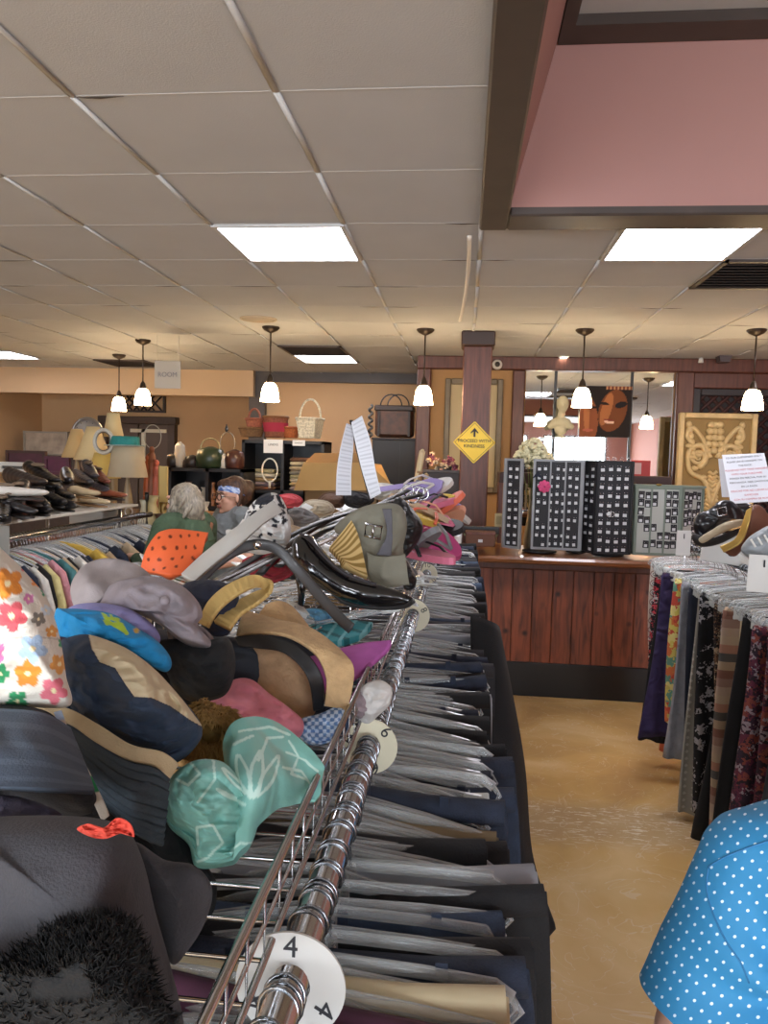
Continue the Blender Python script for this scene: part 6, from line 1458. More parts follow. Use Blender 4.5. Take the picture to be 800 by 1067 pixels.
p = P(636, 536, D2-.08); tt_ = thing('hoop_earrings', 'pair of linked silver hoops hanging on the black earring stand', 'earrings', p)
MB().torus(None, .016, .003, 20, Matrix.Translation(p-V(.01, 0, 0))).build('hoop', CHROME, tt_); MB().torus(None, .016, .003, 20, Matrix.Translation(p+V(.01, .002, 0))).build('hoop', CHROME, tt_)
# display 3: greenish frame
D3 = 5.36; z3 = zt(685, 507, D3); a = (gx_(659, D3), D3-.02); b = (gx_(707, D3), D3-.02); cR = (gx_(733, D3), D3+.06)
t = thing('earring_display', 'pale green framed earring stand, right end of the counter displays', 'display', ((a[0]+b[0])/2, D3+.1, CT))
LG = mat('display_pale', '#a8aaa4', .5)
M, L, yw = panel(t, a, b, CT+.02, z3, GFG, LG, .018, 3); cards_on(M, L, yw, CT+.07, z3-.03, 6, 7, 1., 'black earring card on the pale green framed stand', 'earring cards on the pale green stand, front', .22)
M, L, yw = panel(t, (b[0]+.002, b[1]), cR, CT+.02, z3, GFG, LG, .012, 1); cards_on(M, L, yw, CT+.05, z3-.03, 4, 7, 1., 'small jewellery card on the angled side of the green stand', 'jewellery cards on the pale green stand, side', .15)
MB().ball(((a[0]+b[0])/2, D3-.02, z3+.012), (.02, .008, .008), 6).build('top_clasp', mat('brass', '#8c7440', .35, 1.), t)
MB().box((a[0], D3, z3-.002), (cR[0], D3+.16, z3+.01)).build('top_board', GFG, t)
panel(t, (a[0], D3+.19), (a[0]+.01, D3), CT+.02, z3, GFG, LG)
# flowers in a vase
p = P(556, 478, 5.62); bz = CT
t = thing('vase', 'tall slim vase standing behind the grey earring stand', 'vase', (p.x, 5.62, bz))
MB().lathe([(.001, 0), (.045, 0), (.055, .06), (.03, .25), (.022, .38), (.03, .44), (.026, .44), (.018, .38)], (p.x, 5.62, bz), 24).build('body', mat('vase_pale', '#a89c84', .4), t)
MB().lathe([(.03, .44), (.034, .446), (.026, .45)], (p.x, 5.62, bz), 24).build('rim', mat('vase_pale', '#a89c84'), t)
t = thing('flower_bouquet', 'bunch of cream white hydrangeas before the mirror', 'flowers', (p.x, 5.62, bz+.44))
frr = random.Random(6)
for k, (dx, dy, dz) in enumerate(((-.09, 0, .03), (-.03, -.04, .07), (.04, 0, .075), (.09, .02, .02), (.0, .03, .12), (-.05, .03, .10), (.05, -.04, .02), (-.02, -.06, .0))):
    f = MB(); cpt = V(p.x+dx, 5.62+dy, p.z-.02+dz)
    for i in range(60):
        d_ = V(frr.gauss(0, 1), frr.gauss(0, 1), frr.gauss(0, 1)).normalized(); f.ball(cpt+d_*.046, (.017, .017, .012), 3)
    f.build('blossom', mat('hydrangea', '#cfc8a4', .8), t); MB().tube([cpt, V(p.x+dx*.2, 5.62+dy*.2, bz+.30)], .003, 5).build('stem', mat('stem_green', '#5a6a3a', .7), t)
# small goods to the left end of the counter
def carton(name, px0, px1, py0, py1, D, depth, c, label, cat, extra=None):
    a = P(px0, py1, D); b = P(px1, py0, D); t = thing(name, label, cat, ((a.x+b.x)/2, D+depth/2, a.z))
    bx((a.x, D, a.z), (b.x, D+depth, b.z), .004).build('body', mat('box_'+c.strip('#'), c, .6), t)
    if extra: extra(t, a, b, D, depth)
    return t
carton('jewellery_box', 485, 516, 556, 569, 5.25, .14, '#5a3420', 'small brown wooden box with a white tag on the counter end', 'box', lambda t, a, b, D, dp: (bx((a.x-.004, D-.004, b.z-.012), (b.x+.004, D+dp+.004, b.z+.006), .003).build('lid', WOOD, t), bx((a.x+.085, D-.004, a.z+.03), (a.x+.115, D-.001, a.z+.05)).build('price_tag', tagm, t)))
for k, (px, py, r_, c, lab) in enumerate(((489, 545, .05, '#8a9a7c', 'small potted plant with pale green leaves beside the wooden post'), (503, 540, .05, '#7a6470', 'small arrangement of dusty purple flowers on the counter'), (512, 545, .045, '#8a8a6a', 'small spray of dried grey green flowers by the earring stand'))):
    p = P(px, py+14, 5.5); t = thing('potted_plant', lab, 'plant', (p.x, 5.5, CT+.03))
    MB().lathe([(.001, 0), (.028, 0), (.036, .06), (.03, .06), (.028, .05)], (p.x, 5.5, CT+.03), 18).build('pot', mat('pot_%d' % k, ['#2a262c', '#26222e', '#6a5a4a'][k], .5), t)
    f = MB()
    for i in range(60):
        d_ = V(frr.gauss(0, 1), frr.gauss(0, 1), abs(frr.gauss(0, 1))).normalized()*r_*frr.uniform(.6, 1.2); f.ball(V(p.x, 5.5, CT+.10)+d_, (.009, .006, .012), 3)
    f.build('foliage', mat('leaf_%d' % k, c, .8, var=.4, vscale=60), t)
carton('tray', 483, 520, 551, 555.5, 5.44, .18, '#2c221e', 'dark low tray carrying the small plants on the counter', 'tray', lambda t, a, b, D, dp: bx((a.x, D-.006, b.z-.004), (b.x, D, b.z+.01)).build('lip', BLACKP, t))
carton('cardboard_card', 515, 524, 535, 549, 5.6, .01, '#b4a47c', 'tan card propped beside the earring stand', 'card', lambda t, a, b, D, dp: bx((a.x+.01, D-.003, a.z+.02), (b.x-.01, D-.001, b.z-.02)).build('print', mat('card_print', '#9a8c64', .6), t))
for k, (px, c, lab) in enumerate(((471, '#1a1a1c', 'black bottle with a white label at the counter end'), (477, '#232022', 'tall dark bottle by the wooden post'))):
    p = P(px, 562, 5.35); t = thing('bottle', lab, 'bottle', (p.x, 5.35, CT))
    MB().lathe([(.001, 0), (.026, 0), (.028, .02), (.028, .15), (.012, .19), (.011, .24), (.001, .24)], (p.x, 5.35, CT), 20).build('glass', mat('bottle_%d' % k, c, .25), t)
    MB().lathe([(.0285, .06), (.0285, .13)], (p.x, 5.35, CT), 20).build('label_band', PAPER, t)
    MB().lathe([(.0125, .22), (.0125, .245), (.001, .247)], (p.x, 5.35, CT), 14).build('cap', BLACKP, t)
for k, (px0, px1, c, lab) in enumerate(((466, 473, '#b8302c', 'small red box at the counter end'), (474, 481, '#c8c4c0', 'small white box leaning by the red box'))):
    carton('gift_box', px0, px1, 560, 570, 5.22, .05, c, lab, 'box', lambda t, a, b, D, dp: bx((a.x-.002, D-.002, b.z-.01), (b.x+.002, D+dp+.002, b.z+.001)).build('lid', mat('box_'+c.strip('#')), t))
carton('notice_card', 655, 678, 480, 496.6, 6.0, .012, '#a83430', 'small red framed card standing by the mirror edge', 'card', lambda t, a, b, D, dp: bx((a.x+.02, D-.002, a.z+.02), (a.x+.09, D, b.z-.02)).build('print', mat('card_pinkish', '#c8a49c', .6), t))
carton('back_shelf', 520, 700, 497, 503, 5.95, .3, '#3a2420', 'dark timber back shelf behind the earring stands', 'shelf', lambda t, a, b, D, dp: [bx((x, D, CT), (x+.03, D+.3, a.z)).build('leg', WOOD, t) for x in (a.x, b.x-.03)])
# dark cabinet behind the post
carton('low_cabinet', 437, 482, 493, 600, 6.25, .4, '#2e2422', 'dark brown low cabinet behind the sandals heap, before the picture', 'cabinet', lambda t, a, b, D, dp: (bx((a.x-.01, D-.01, b.z), (b.x+.01, D+dp, b.z+.02)).build('top', DWOOD, t), bx((a.x, D+.01, 0), (b.x, D+dp, a.z)).build('plinth', BLACKP, t)))
p = P(463, 492, 6.35); t = thing('flower_bouquet', 'low bouquet of dusty pink and burgundy flowers on the dark cabinet', 'flowers', p)
for k in range(26):
    dx, dz = frr.uniform(-.15, .12), frr.uniform(.02, .16)*(1-abs(k-13)/40)
    f = MB(); cpt = p+V(dx, frr.uniform(-.06, .06), dz)
    for i in range(9): d_ = V(frr.gauss(0, 1), frr.gauss(0, 1), frr.gauss(0, 1)).normalized(); f.ball(cpt+d_*.016, (.012, .012, .008), 3)
    f.build('blossom', mat('dusty_%d' % (k % 4), ['#8a4a5c', '#b08a7c', '#5c2438', '#c0ac90'][k % 4], .8), t)
MB().lathe([(.001, 0), (.05, 0), (.065, .05), (.06, .05)], p, 18).build('bowl', mat('pot_0'), t)
# ================================================================== STORE CLUTTER AT THE BACK
# black cubby shelf with baskets
D = 7.2
a = P(252, 458, D); b = P(335, 600, D)
t = thing('cubby_shelf', 'black open shelf unit with folded linens, carrying the baskets', 'shelf', ((a.x+b.x)/2, D+.2, 0))
blk = mat('black_laminate', '#17151a', .5)
for x in (a.x, (a.x*.52+b.x*.48), b.x-.03): bx((x, D, 0), (x+.03, D+.4, a.z)).build('side_panel', blk, t)
for z in (a.z-.03, P(290, 514, D).z, .75, .38, .08): bx((a.x, D, z), (b.x, D+.4, z+.03)).build('shelf_board', blk, t)
bx((a.x, D+.38, 0), (b.x, D+.4, a.z)).build('back_panel', blk, t)
topz = a.z+.03
def basket(px, py0, w, h, c, label, bandc=None, handle=False, D=7.35, z0=None, taper=.8, sq=False, hc=None):
    x = P(px, py0, D).x; z = topz if z0 is None else z0
    t = thing('wicker_basket', label, 'basket', (x, D, z))
    n = 4 if sq else 24; m_ = mat('wicker_'+c.strip('#'), c, .8, var=.3, vscale=60, bump=.6, bscale=90)
    k = MB(); pr = [(.001, 0), (w*taper/2, 0)]
    for j in range(1, 13): pr.append((w/2*(taper+(1-taper)*j/12)+(.004 if j % 2 else 0), h*j/12))
    pr += [(w/2-.012, h), (w/2*taper-.012, .012), (.001, .012)]
    Mz = Matrix.Translation((x, D, z)) @ (Matrix.Rotation(R(35), 4, 'Z') if sq else Matrix.Identity(4))
    k.lathe(pr, n=n, M=Mz, sx=1.25 if not sq else 1.2)
    if sq: k.sm = [False]*len(k.sm)
    k.build('body', m_, t)
    rg = MB(); rg.tube([Mz @ V(math.cos(2*PI*i/n)*w/2*(1.25 if not sq else 1.2), math.sin(2*PI*i/n)*w/2, h) for i in range(n)], .012, 6, closed=True); rg.build('rim', mat('wicker_'+(hc or c).strip('#'), hc or c, .8, var=.2, bump=.4), t)
    if bandc: MB().lathe([(w/2*(taper+(1-taper)*.28)+.008, h*.28), (w/2*(taper+(1-taper)*.72)+.008, h*.72)], n=n, M=Mz, sx=1.25).build('cloth_band', mat('band_'+bandc.strip('#'), bandc, .8), t)
    if handle: MB().tube([V(x+math.cos(a_)*w*.42, D, z+h+math.sin(a_)*h*handle) for a_ in [PI*i/14 for i in range(15)]], .011, 8).build('handle', mat('wicker_'+(hc or c).strip('#')), t)
    return t
basket(262, 455, .20, .085, '#6e5034', 'flat brown wicker basket under the small rose handled basket')
basket(265, 445, .14, .09, '#8c4f3c', 'small rose brown handled basket stacked on the flat brown basket', handle=1.1, z0=topz+.087)
basket(287, 450, .20, .20, '#7c4a34', 'round basket with a crimson cloth band on the black shelf', bandc='#9c2440', hc='#7c5434')
basket(303, 450, .13, .10, '#a0562c', 'small orange brown basket between the crimson and white baskets')
basket(323, 445, .25, .19, '#cfc8b4', 'white wicker basket with a tall arched handle on the black shelf', handle=1.0, sq=True, taper=.75)
x1, x2 = P(275, 460, D).x, P(295, 460, D).x; zq = P(285, 458, D).z
t = thing('shelf_sign', 'white card sign taped on the black shelf under the crimson basket', 'sign', ((x1+x2)/2, D-.01, zq-.13)); bx((x1, D-.012, zq-.13), (x2, D-.008, zq)).build('card', PAPER, t); text_mesh('LINENS', .03, Matrix.Translation(((x1+x2)/2, D-.013, zq-.05)) @ Matrix.Rotation(R(90), 4, 'X'), 'lettering', INK, t)
x1, x2 = P(305, 460, D).x, P(318, 460, D).x
t = thing('shelf_sign', 'narrow white label strip on the black shelf under the white basket', 'sign', ((x1+x2)/2, D-.01, zq-.06)); bx((x1, D-.012, zq-.055), (x2, D-.008, zq)).build('card', PAPER, t); text_mesh('BASKETS', .018, Matrix.Translation(((x1+x2)/2, D-.013, zq-.028)) @ Matrix.Rotation(R(90), 4, 'X'), 'lettering', INK, t)
lz = P(290, 514, D).z+.03
lr_ = random.Random(12)
lin_c = [('grey lilac', '#8a7c84'), ('pale olive', '#9a957a'), ('cream', '#bdb39c'), ('tan', '#a08c6c'), ('grey', '#7c7a74'), ('brown', '#6a4c3c'), ('off white', '#c0bbae'), ('beige', '#ac9e84')]
for side, xc, n_ in (('left', (a.x*.75+b.x*.25), 5), ('right', (a.x*.25+b.x*.75), 8)):
    for k in range(n_):
        nm, c = lin_c[(k*3+n_) % 8]; z = lz+k*.040; mb = MB(); W_ = .13
        mb.box((xc-W_, D-.02, z), (xc+W_, D+.3, z+.036), None, .014)
        for v in mb.v: v += V(.004*math.sin(v.z*90+k), .006*math.sin(v.x*30+k), .004*math.sin(v.x*22+k))
        t = thing('folded_linen', '%s folded linen, %s of the black shelf, %s' % (nm, 'baskets side' if side == 'right' else 'flat basket side', ['at the bottom', 'next to bottom', 'third up', 'fourth up', 'fifth up', 'sixth up', 'next to top', 'on top'][k]), 'linen', (xc, D, z))
        mb.build('cloth', cloth(c), t)
# curled cream handled bag/wreath hanging on shelf front
p = P(281, 490, D-.06); t = thing('racket_frame', 'white oval loop hanging on the front of the black shelf', 'frame', p); MB().torus(None, .075, .008, 28, Matrix.Translation(p), sz=1.5).build('loop', WHITEP, t); MB().cyl(p-V(0, 0, .1), p-V(0, 0, .17), .012).build('handle', WHITEP, t)
# cardboard box
D = 5.9
a = P(312, 505, D); b = P(405, 600, D)
t = thing('cardboard_box', 'big open tan cardboard box behind the belts, flaps raised', 'box', ((a.x+b.x)/2, D+.2, 0))
kb = mat('cardboard', '#a0804f', .85, var=.05); kb2 = mat('cardboard_dark', '#7a6040', .85)
MB().box((a.x+.03, D, .45), (b.x-.1, D+.015, a.z)).box((a.x+.03, D+.4, .45), (b.x-.1, D+.415, a.z)).box((a.x+.03, D, .45), (a.x+.045, D+.4, a.z)).box((b.x-.115, D, .45), (b.x-.1, D+.4, a.z)).box((a.x+.03, D, .45), (b.x-.1, D+.4, .465)).build('carton', kb2, t)
f1 = [P(306, 511, D-.12), P(388, 511, D-.12), P(383, 482, D), P(316, 482, D)]
mb = MB(); mb.add(f1+[v+V(0, .008, 0) for v in f1], [(0, 1, 2, 3), (7, 6, 5, 4), (0, 4, 5, 1), (1, 5, 6, 2), (2, 6, 7, 3), (3, 7, 4, 0)], False); mb.build('flap', kb, t)
f1 = [P(383, 511, D-.0), P(407, 505, D+.1), P(397, 484, D+.2), P(383, 482, D+.0)]
mb = MB(); mb.add(f1+[v+V(0, .008, 0) for v in f1], [(0, 1, 2, 3), (7, 6, 5, 4), (0, 4, 5, 1), (1, 5, 6, 2), (2, 6, 7, 3), (3, 7, 4, 0)], False); mb.build('flap', kb, t)
f1 = [P(316, 483, D+.4), P(385, 483, D+.4), P(387, 472, D+.45), P(328, 472, D+.45)]
mb = MB(); mb.add(f1+[v+V(0, .008, 0) for v in f1], [(0, 1, 2, 3), (7, 6, 5, 4), (0, 4, 5, 1), (1, 5, 6, 2), (2, 6, 7, 3), (3, 7, 4, 0)], False); mb.build('flap', kb2, t)
tbl = thing('display_table', 'dark sturdy table under the cardboard box', 'table', ((a.x+b.x)/2, D+.2, 0))
bx((a.x-.2, D-.15, .41), (b.x+.1, D+.55, .448), .004).build('tabletop', DWOOD, tbl)
for x in (a.x-.15, b.x+.05):
    for y in (D-.1, D+.5): bx((x-.025, y-.025, 0), (x+.025, y+.025, .41)).build('leg', DWOOD, tbl)
# dark cabinet with leather trunk
D = 8.3
a = P(388, 456, D); b = P(441, 600, D)
t = thing('storage_cabinet', 'plain black cabinet standing under the leather trunk', 'cabinet', ((a.x+b.x)/2, D+.25, 0))
bx((a.x, D, 0), (b.x, D+.5, a.z-.02), .006).build('body', mat('cab_black', '#211f22', .5), t); bx((a.x-.01, D-.01, a.z-.02), (b.x+.01, D+.51, a.z), .004).build('top', mat('cab_black', '#211f22'), t)
bx(((a.x+b.x)/2-.002, D-.004, .1), ((a.x+b.x)/2+.002, D, a.z-.05)).build('door_gap', BLACKP, t)
a = P(390, 455, D+.05); b = P(430, 424, D+.05)
t = thing('travel_bag', 'brown leather trunk bag with looped handles on the black cabinet', 'trunk', ((a.x+b.x)/2, D+.2, a.z))
lt = mat('trunk_leather', '#5a3420', .5, col2='#3a2318', vscale=14)
bx((a.x, D+.05, a.z+.001), (b.x, D+.38, b.z), .03).build('body', lt, t)
bx((a.x-.008, D+.04, b.z-.05), (b.x+.008, D+.39, b.z+.015), .012).build('lid', mat('trunk_dark', '#2e1f18', .5), t)
for s in (-.04, .04): MB().tube([V((a.x+b.x)/2+s+math.cos(q_)*.12, D+.15, b.z+.01+math.sin(q_)*.13) for q_ in [PI*i/12 for i in range(13)]], .008, 6).build('handle', BLACKP, t)
for x in (a.x+.03, b.x-.05): bx((x, D+.036, a.z+.01), (x+.025, D+.05, b.z-.05)).build('strap', mat('trunk_dark'), t)
# striped wrap on left of trunk
p = P(386, 438, D); t = thing('rope_coil', 'black and white twisted rope tassel hanging beside the trunk', 'tassel', p)
mb = MB(); mb.tube([p+V(.02*math.sin(i*.9), .02*math.cos(i*.9), .17-.011*i) for i in range(34)], .014, 6); mb.build('rope', mat('rope_bw', '#6c665e', .9, col2='#1c1a1a', vscale=40), t)
# wooden sticks
for k, (x0, y0, x1, y1, w_, c, lab) in enumerate(((427, 500, 440, 470, .022, '#b8a684', 'pale wooden lath leaning up beyond the sandals heap'), (431, 512, 436, 492, .02, '#8c6c48', 'brown wooden bracket beyond the sandals heap'), (436, 514, 438, 493, .016, '#7c5c3c', 'short wooden bracket second from the lath'), (442, 515, 444, 494, .016, '#a08860', 'light wooden bracket third from the lath'))):
    p, q_ = P(x0, y0+40, 5.4), P(x1, y1, 5.4); t = thing('wooden_bracket', lab, 'bracket', p)
    MB().tube([p, q_], [w_, w_], 4, flat=.5).build('lath', mat('lath_%d' % k, c, .7), t); MB().ball(q_, w_*.7, 5).build('end_cap', mat('lath_%d' % k, c), t)
st_ = thing('side_stand', 'dark low stand holding the wooden brackets', 'stand', (P(436, 550, 5.4).x, 5.4, 0)); zz = P(436, 552, 5.4).z
bx((P(420, 550, 5.3).x, 5.25, zz-.03), (P(455, 550, 5.3).x, 5.6, zz)).build('top', DWOOD, st_)
for xq in (P(422, 550, 5.3).x, P(451, 550, 5.3).x): bx((xq, 5.3, 0), (xq+.03, 5.55, zz-.03)).build('leg', DWOOD, st_)
# hanging sheet in a plastic sleeve
a = P(161, 376, 6.6); b = P(188, 405, 6.6)
t = thing('hanging_sign', 'white sheet in a clear sleeve hanging from the ceiling by the pendant lamps', 'sign', ((a.x+b.x)/2, 6.6, b.z))
bx((a.x, 6.6, b.z), (b.x, 6.603, a.z)).build('sheet', mat('glossy_paper', '#b4aea4', .15, coat=.8), t)
text_mesh('ROOM', .06, Matrix.Translation(((a.x+b.x)/2, 6.598, (a.z+b.z)/2)) @ Matrix.Rotation(R(90), 4, 'X'), 'lettering', mat('faded_ink', '#77737a', .6), t)
for x in (a.x+.02, b.x-.02): MB().cyl((x, 6.601, a.z), (x, 6.601, CZ), .0015, n=5).build('string', WHITEP, t)
# lamp table with shades, vases and knick-knacks
tz = .98; TX0, TX1, TY = P(40, 560, 5.6).x, P(262, 560, 5.6).x, 5.45
t = thing('display_table', 'long wooden table of lamps and glassware behind the two customers', 'table', ((TX0+TX1)/2, TY+.5, 0))
bx((TX0, TY, tz-.04), (TX1, TY+.9, tz), .006).build('tabletop', mat('table_reddish', '#6c3c24', .3, coat=.4), t)
for x in (TX0+.06, TX1-.06):
    for y in (TY+.06, TY+.84): bx((x-.03, y-.03, 0), (x+.03, y+.03, tz-.04)).build('leg', DWOOD, t)
def shade(px, py, D, rt, rb, h, c, label, glow=0, n=28, square=False):
    p = P(px, py, D); t = thing('table_lamp', label, 'lamp', (p.x, D, tz))
    m_ = mat('shade_'+c.strip('#'), c, .8, var=.04)
    MB().lathe([(rb, -h/2), (rb*.995-.0, -h/2+.01), ((rt+rb)/2*.97, 0), (rt, h/2), (rt-.004, h/2), ((rt+rb)/2*.97-.004, 0), (rb-.005, -h/2)], p, n if not square else 8).build('lamp_shade', m_, t)
    bz_ = p.z-h/2
    MB().lathe([(.001, tz), (.06, tz), (.055, tz+.02), (.02, tz+.04), (.035, tz+.04+(bz_-tz)*.3), (.04, tz+.04+(bz_-tz)*.5), (.014, bz_-.02), (.01, bz_+h*.5)], (p.x, D, 0), 20).build('lamp_base', mat('lampbase_'+c.strip('#'), '#8c7a5c', .4), t)
    return t
shade(133, 481, 5.6, .115, .15, .235, '#a89a80', 'table lamp with a big taupe drum shade under the teal hat')
shade(118, 443, 6.2, .05, .085, .2, '#cbb88c', 'table lamp with a small cream shade behind the teal hat')
shade(97, 462, 5.9, .05, .15, .27, '#c9b284', 'table lamp with a tall flared ivory shade beside the round white ring')
shade(80, 462, 6.1, .045, .12, .24, '#b89c6c', 'table lamp with a flared tan shade beside the clock')
shade(108, 485, 5.75, .07, .13, .2, '#d0b060', 'table lamp with a warm yellow shade behind the white ring')
p = P(108, 460, 5.55); t = thing('ring_mirror', 'round white ring frame leaning on the lampshades', 'frame', p-V(0, 0, .1)); MB().torus(None, .088, .014, 36, Matrix.Translation(p) @ Matrix.Rotation(R(-15), 4, 'Z')).build('ring', mat('ring_offwhite', '#b8b4a8', .5), t); MB().torus(None, .070, .004, 36, Matrix.Translation(p+V(0, -.005, 0)) @ Matrix.Rotation(R(-15), 4, 'Z')).build('inner_lip', STEEL, t)
p = P(130, 462, 5.6); t = thing('straw_hat', 'teal boater hat resting on top of the taupe drum shade', 'hat', p); tl = cloth('#287a76')
zt0 = P(133, 481, 5.6).z+.1185
MB().lathe([(.001, zt0+.075), (.10, zt0+.075), (.108, zt0+.065), (.112, zt0)], (p.x, 5.6, 0), 28).build('crown', tl, t); MB().lathe([(.11, zt0+.004), (.15, zt0), (.15, zt0+.006), (.11, zt0+.01)], (p.x, 5.6, 0), 28).build('brim', cloth('#8a9a94'), t)
# wall clock / round dial
p = P(91, 452, 6.4); t = thing('clock', 'round silver clock standing behind the tan lampshade', 'clock', p-V(0, 0, .14))
Mc = Matrix.Translation(p) @ Matrix.Rotation(R(90), 4, 'X'); MB().lathe([(.001, 0), (.13, 0), (.13, .006)], n=32, M=Mc).build('dial', mat('dial_grey', '#8c8a88', .5), t); MB().torus(None, .135, .014, 32, Matrix.Translation(p)).build('rim', STEEL, t)
for k in range(12): q_ = 2*PI*k/12; MB().cbox(p+V(math.cos(q_)*.105, -.009, math.sin(q_)*.105), (.008, .003, .008)).build('hour_mark', INK, t)
# framed pictures at left back
for (x0, y0, x1, y1, D, fc, pc, lab) in ((25, 450, 71, 474, 9.9, '#7c7468', '#8e8070', 'wide silver grey framed print leaning at the back left'), (7, 470, 48, 484, 6.6, '#3a2420', '#4a2230', 'dark maroon panel in a brown frame behind the shoes'), (47, 476, 73, 494, 6.2, '#4c1c34', '#541c38', 'magenta maroon box behind the black shoes'), (0, 482, 30, 492, 4.9, '#a8a49c', '#3c3834', 'silver framed dark picture lying behind the pale pink shoe')):
    a = P(x0, y1, D); b = P(x1, y0, D); t = thing('framed_picture', lab, 'picture', ((a.x+b.x)/2, D, a.z))
    m_ = mat('pf_'+fc.strip('#'), fc, .4); w_ = .025
    MB().box((a.x, D-.02, a.z), (a.x+w_, D+.02, b.z)).box((b.x-w_, D-.02, a.z), (b.x, D+.02, b.z)).box((a.x+w_, D-.02, b.z-w_), (b.x-w_, D+.02, b.z)).box((a.x+w_, D-.02, a.z), (b.x-w_, D+.02, a.z+w_)).build('frame', m_, t)
    bx((a.x+w_, D-.005, a.z+w_), (b.x-w_, D+.012, b.z-w_)).build('picture_panel', mat('pp_'+pc.strip('#'), pc, .6, var=.35, vscale=7), t)
t = thing('storage_cabinet', 'dark counter cabinet under the silver framed print at the back left', 'cabinet', (P(40, 476, 9.9).x, 9.9, 0)); zz = P(48, 475, 9.9).z
bx((P(14, 476, 9.8).x, 9.7, 0), (P(92, 476, 9.8).x, 10.2, zz-.01)).build('body', DWOOD, t); bx((P(14, 476, 9.8).x-.02, 9.68, zz-.01), (P(92, 476, 9.8).x+.02, 10.22, zz+.01)).build('top', DWOOD, t)
bx((P(72, 470, 9.9).x, 9.9, zz+.01), (P(84, 470, 9.9).x, 9.95, P(75, 450, 9.9).z)).build('upright', BLACKP, t)
# row of vases, candlesticks, ornaments on the table
vr = random.Random(14)
def vase(px, D, h, w_, c, label, kind='vase', metal=0, rough=.35, prof=None, z=None):
    p = P(px, 520, D); z = tz if z is None else z; t = thing(kind, label, kind.replace('_', ' '), (p.x, D, z))
    m_ = mat('v_'+c.strip('#')+str(metal), c, rough, metal, var=.1)
    pr = prof or [(.35, 0), (.42, .03), (.3, .08), (.5, .3), (.48, .5), (.25, .75), (.2, .85), (.32, 1.), (.26, 1.), (.15, .86)]
    MB().lathe([(max(.001, r*w_), q_*h) for r, q_ in [(0, 0)]+pr], (p.x, D, z), 20).build('body', m_, t)
    MB().lathe([(pr[-3][0]*w_, h*1.0-.002), (pr[-3][0]*w_+.004, h*1.0), (pr[-3][0]*w_-.006, h*1.01)], (p.x, D, z), 20).build('rim', m_, t); return t
cs = [(.5, 0), (.5, .03), (.15, .08), (.12, .3), (.2, .36), (.1, .42), (.1, .8), (.25, .86), (.3, .95), (.2, 1.), (.1, .9)]
vase(158, 5.55, .33, .17, '#b8a878', 'large cream ceramic jar lamp body beside the taupe shade')
vase(150, 5.5, .30, .10, '#b8b49c', 'slim pale glass vase beside the cream ceramic jar')
vase(153, 5.47, .36, .06, '#17130f', 'tall black candlestick before the cream ceramic jar', 'candlestick', prof=cs)
vase(131, 5.5, .17, .13, '#7c7460', 'squat olive stoneware vase under the taupe drum shade')
vase(122, 5.5, .13, .11, '#a8a498', 'small pale grey cone vase at the near end of the lamp table', prof=[(.5, 0), (.45, .1), (.2, .9), (.22, 1.), (.15, 1.), (.12, .9)])
vase(140, 5.6, .22, .12, '#8c6c4c', 'tan pottery vase behind the olive vase')
vase(166, 5.5, .20, .12, '#4a2c1c', 'dark brown glazed vase nearest the grey haired person')
vase(170, 5.6, .28, .10, '#8a7448', 'brass urn behind the brown glazed vase', metal=1)
vase(146, 5.48, .12, .06, '#c0c0bc', 'short silver candlestick on the lamp table', 'candlestick', metal=1, prof=cs)
vase(151, 5.46, .10, .07, '#b0b0b0', 'small pewter figurine stand on the lamp table', 'candlestick', metal=1, prof=cs)
vase(177, 5.62, .24, .09, '#30201a', 'dark narrow vase beside the brass urn')
vase(218, 5.6, .22, .22, '#a06c3c', 'wide amber pottery jar between the two customers')
vase(212, 5.8, .28, .16, '#c0b8a8', 'white enamel jar behind the amber pottery jar')
vase(262, 5.7, .20, .16, '#9a8a70', 'beige jar behind the woman with the headband')
# upright cream book/board, orange figurines
carton('folding_board', 165, 174, 486, 562, 5.75, .03, '#c0a868', 'cream yellow board standing beside the ceramic jar', 'board', lambda t, a, b, D, dp: bx((a.x-.003, D-.003, a.z), (a.x+.006, D+dp+.003, b.z+.003)).build('spine', mat('board_edge', '#8c7840', .6), t))
for k, (px, py, h, c, lab) in enumerate(((154, 487, .22, '#a8542c', 'terracotta orange figurine behind the taupe shade'), (163, 492, .2, '#b05c48', 'coral pink figurine beside the terracotta one'), (158, 478, .18, '#7c4424', 'tall brown carved figurine at the back of the lamp table'))):
    p = P(px, py, 5.85); t = thing('figurine', lab, 'figurine', (p.x, 5.85, tz))
    blob([('e', (p.x, 5.85, p.z+.0), (.035, .03, .06)), ('e', (p.x+.005, 5.84, p.z+.075), (.022, .022, .026)), ('c', (p.x-.03, 5.84, p.z+.03), (p.x+.03, 5.83, p.z-.01), .011, .009)], .008, 2).build('body', mat('fig_%d' % k, c, .5, var=.2), t)
    MB().lathe([(.001, tz), (.05, tz), (.045, tz+.02), (.03, p.z-.06), (.032, p.z-.03)], (p.x, 5.85, 0), 16).build('pedestal', mat('fig_%d' % k, c), t)
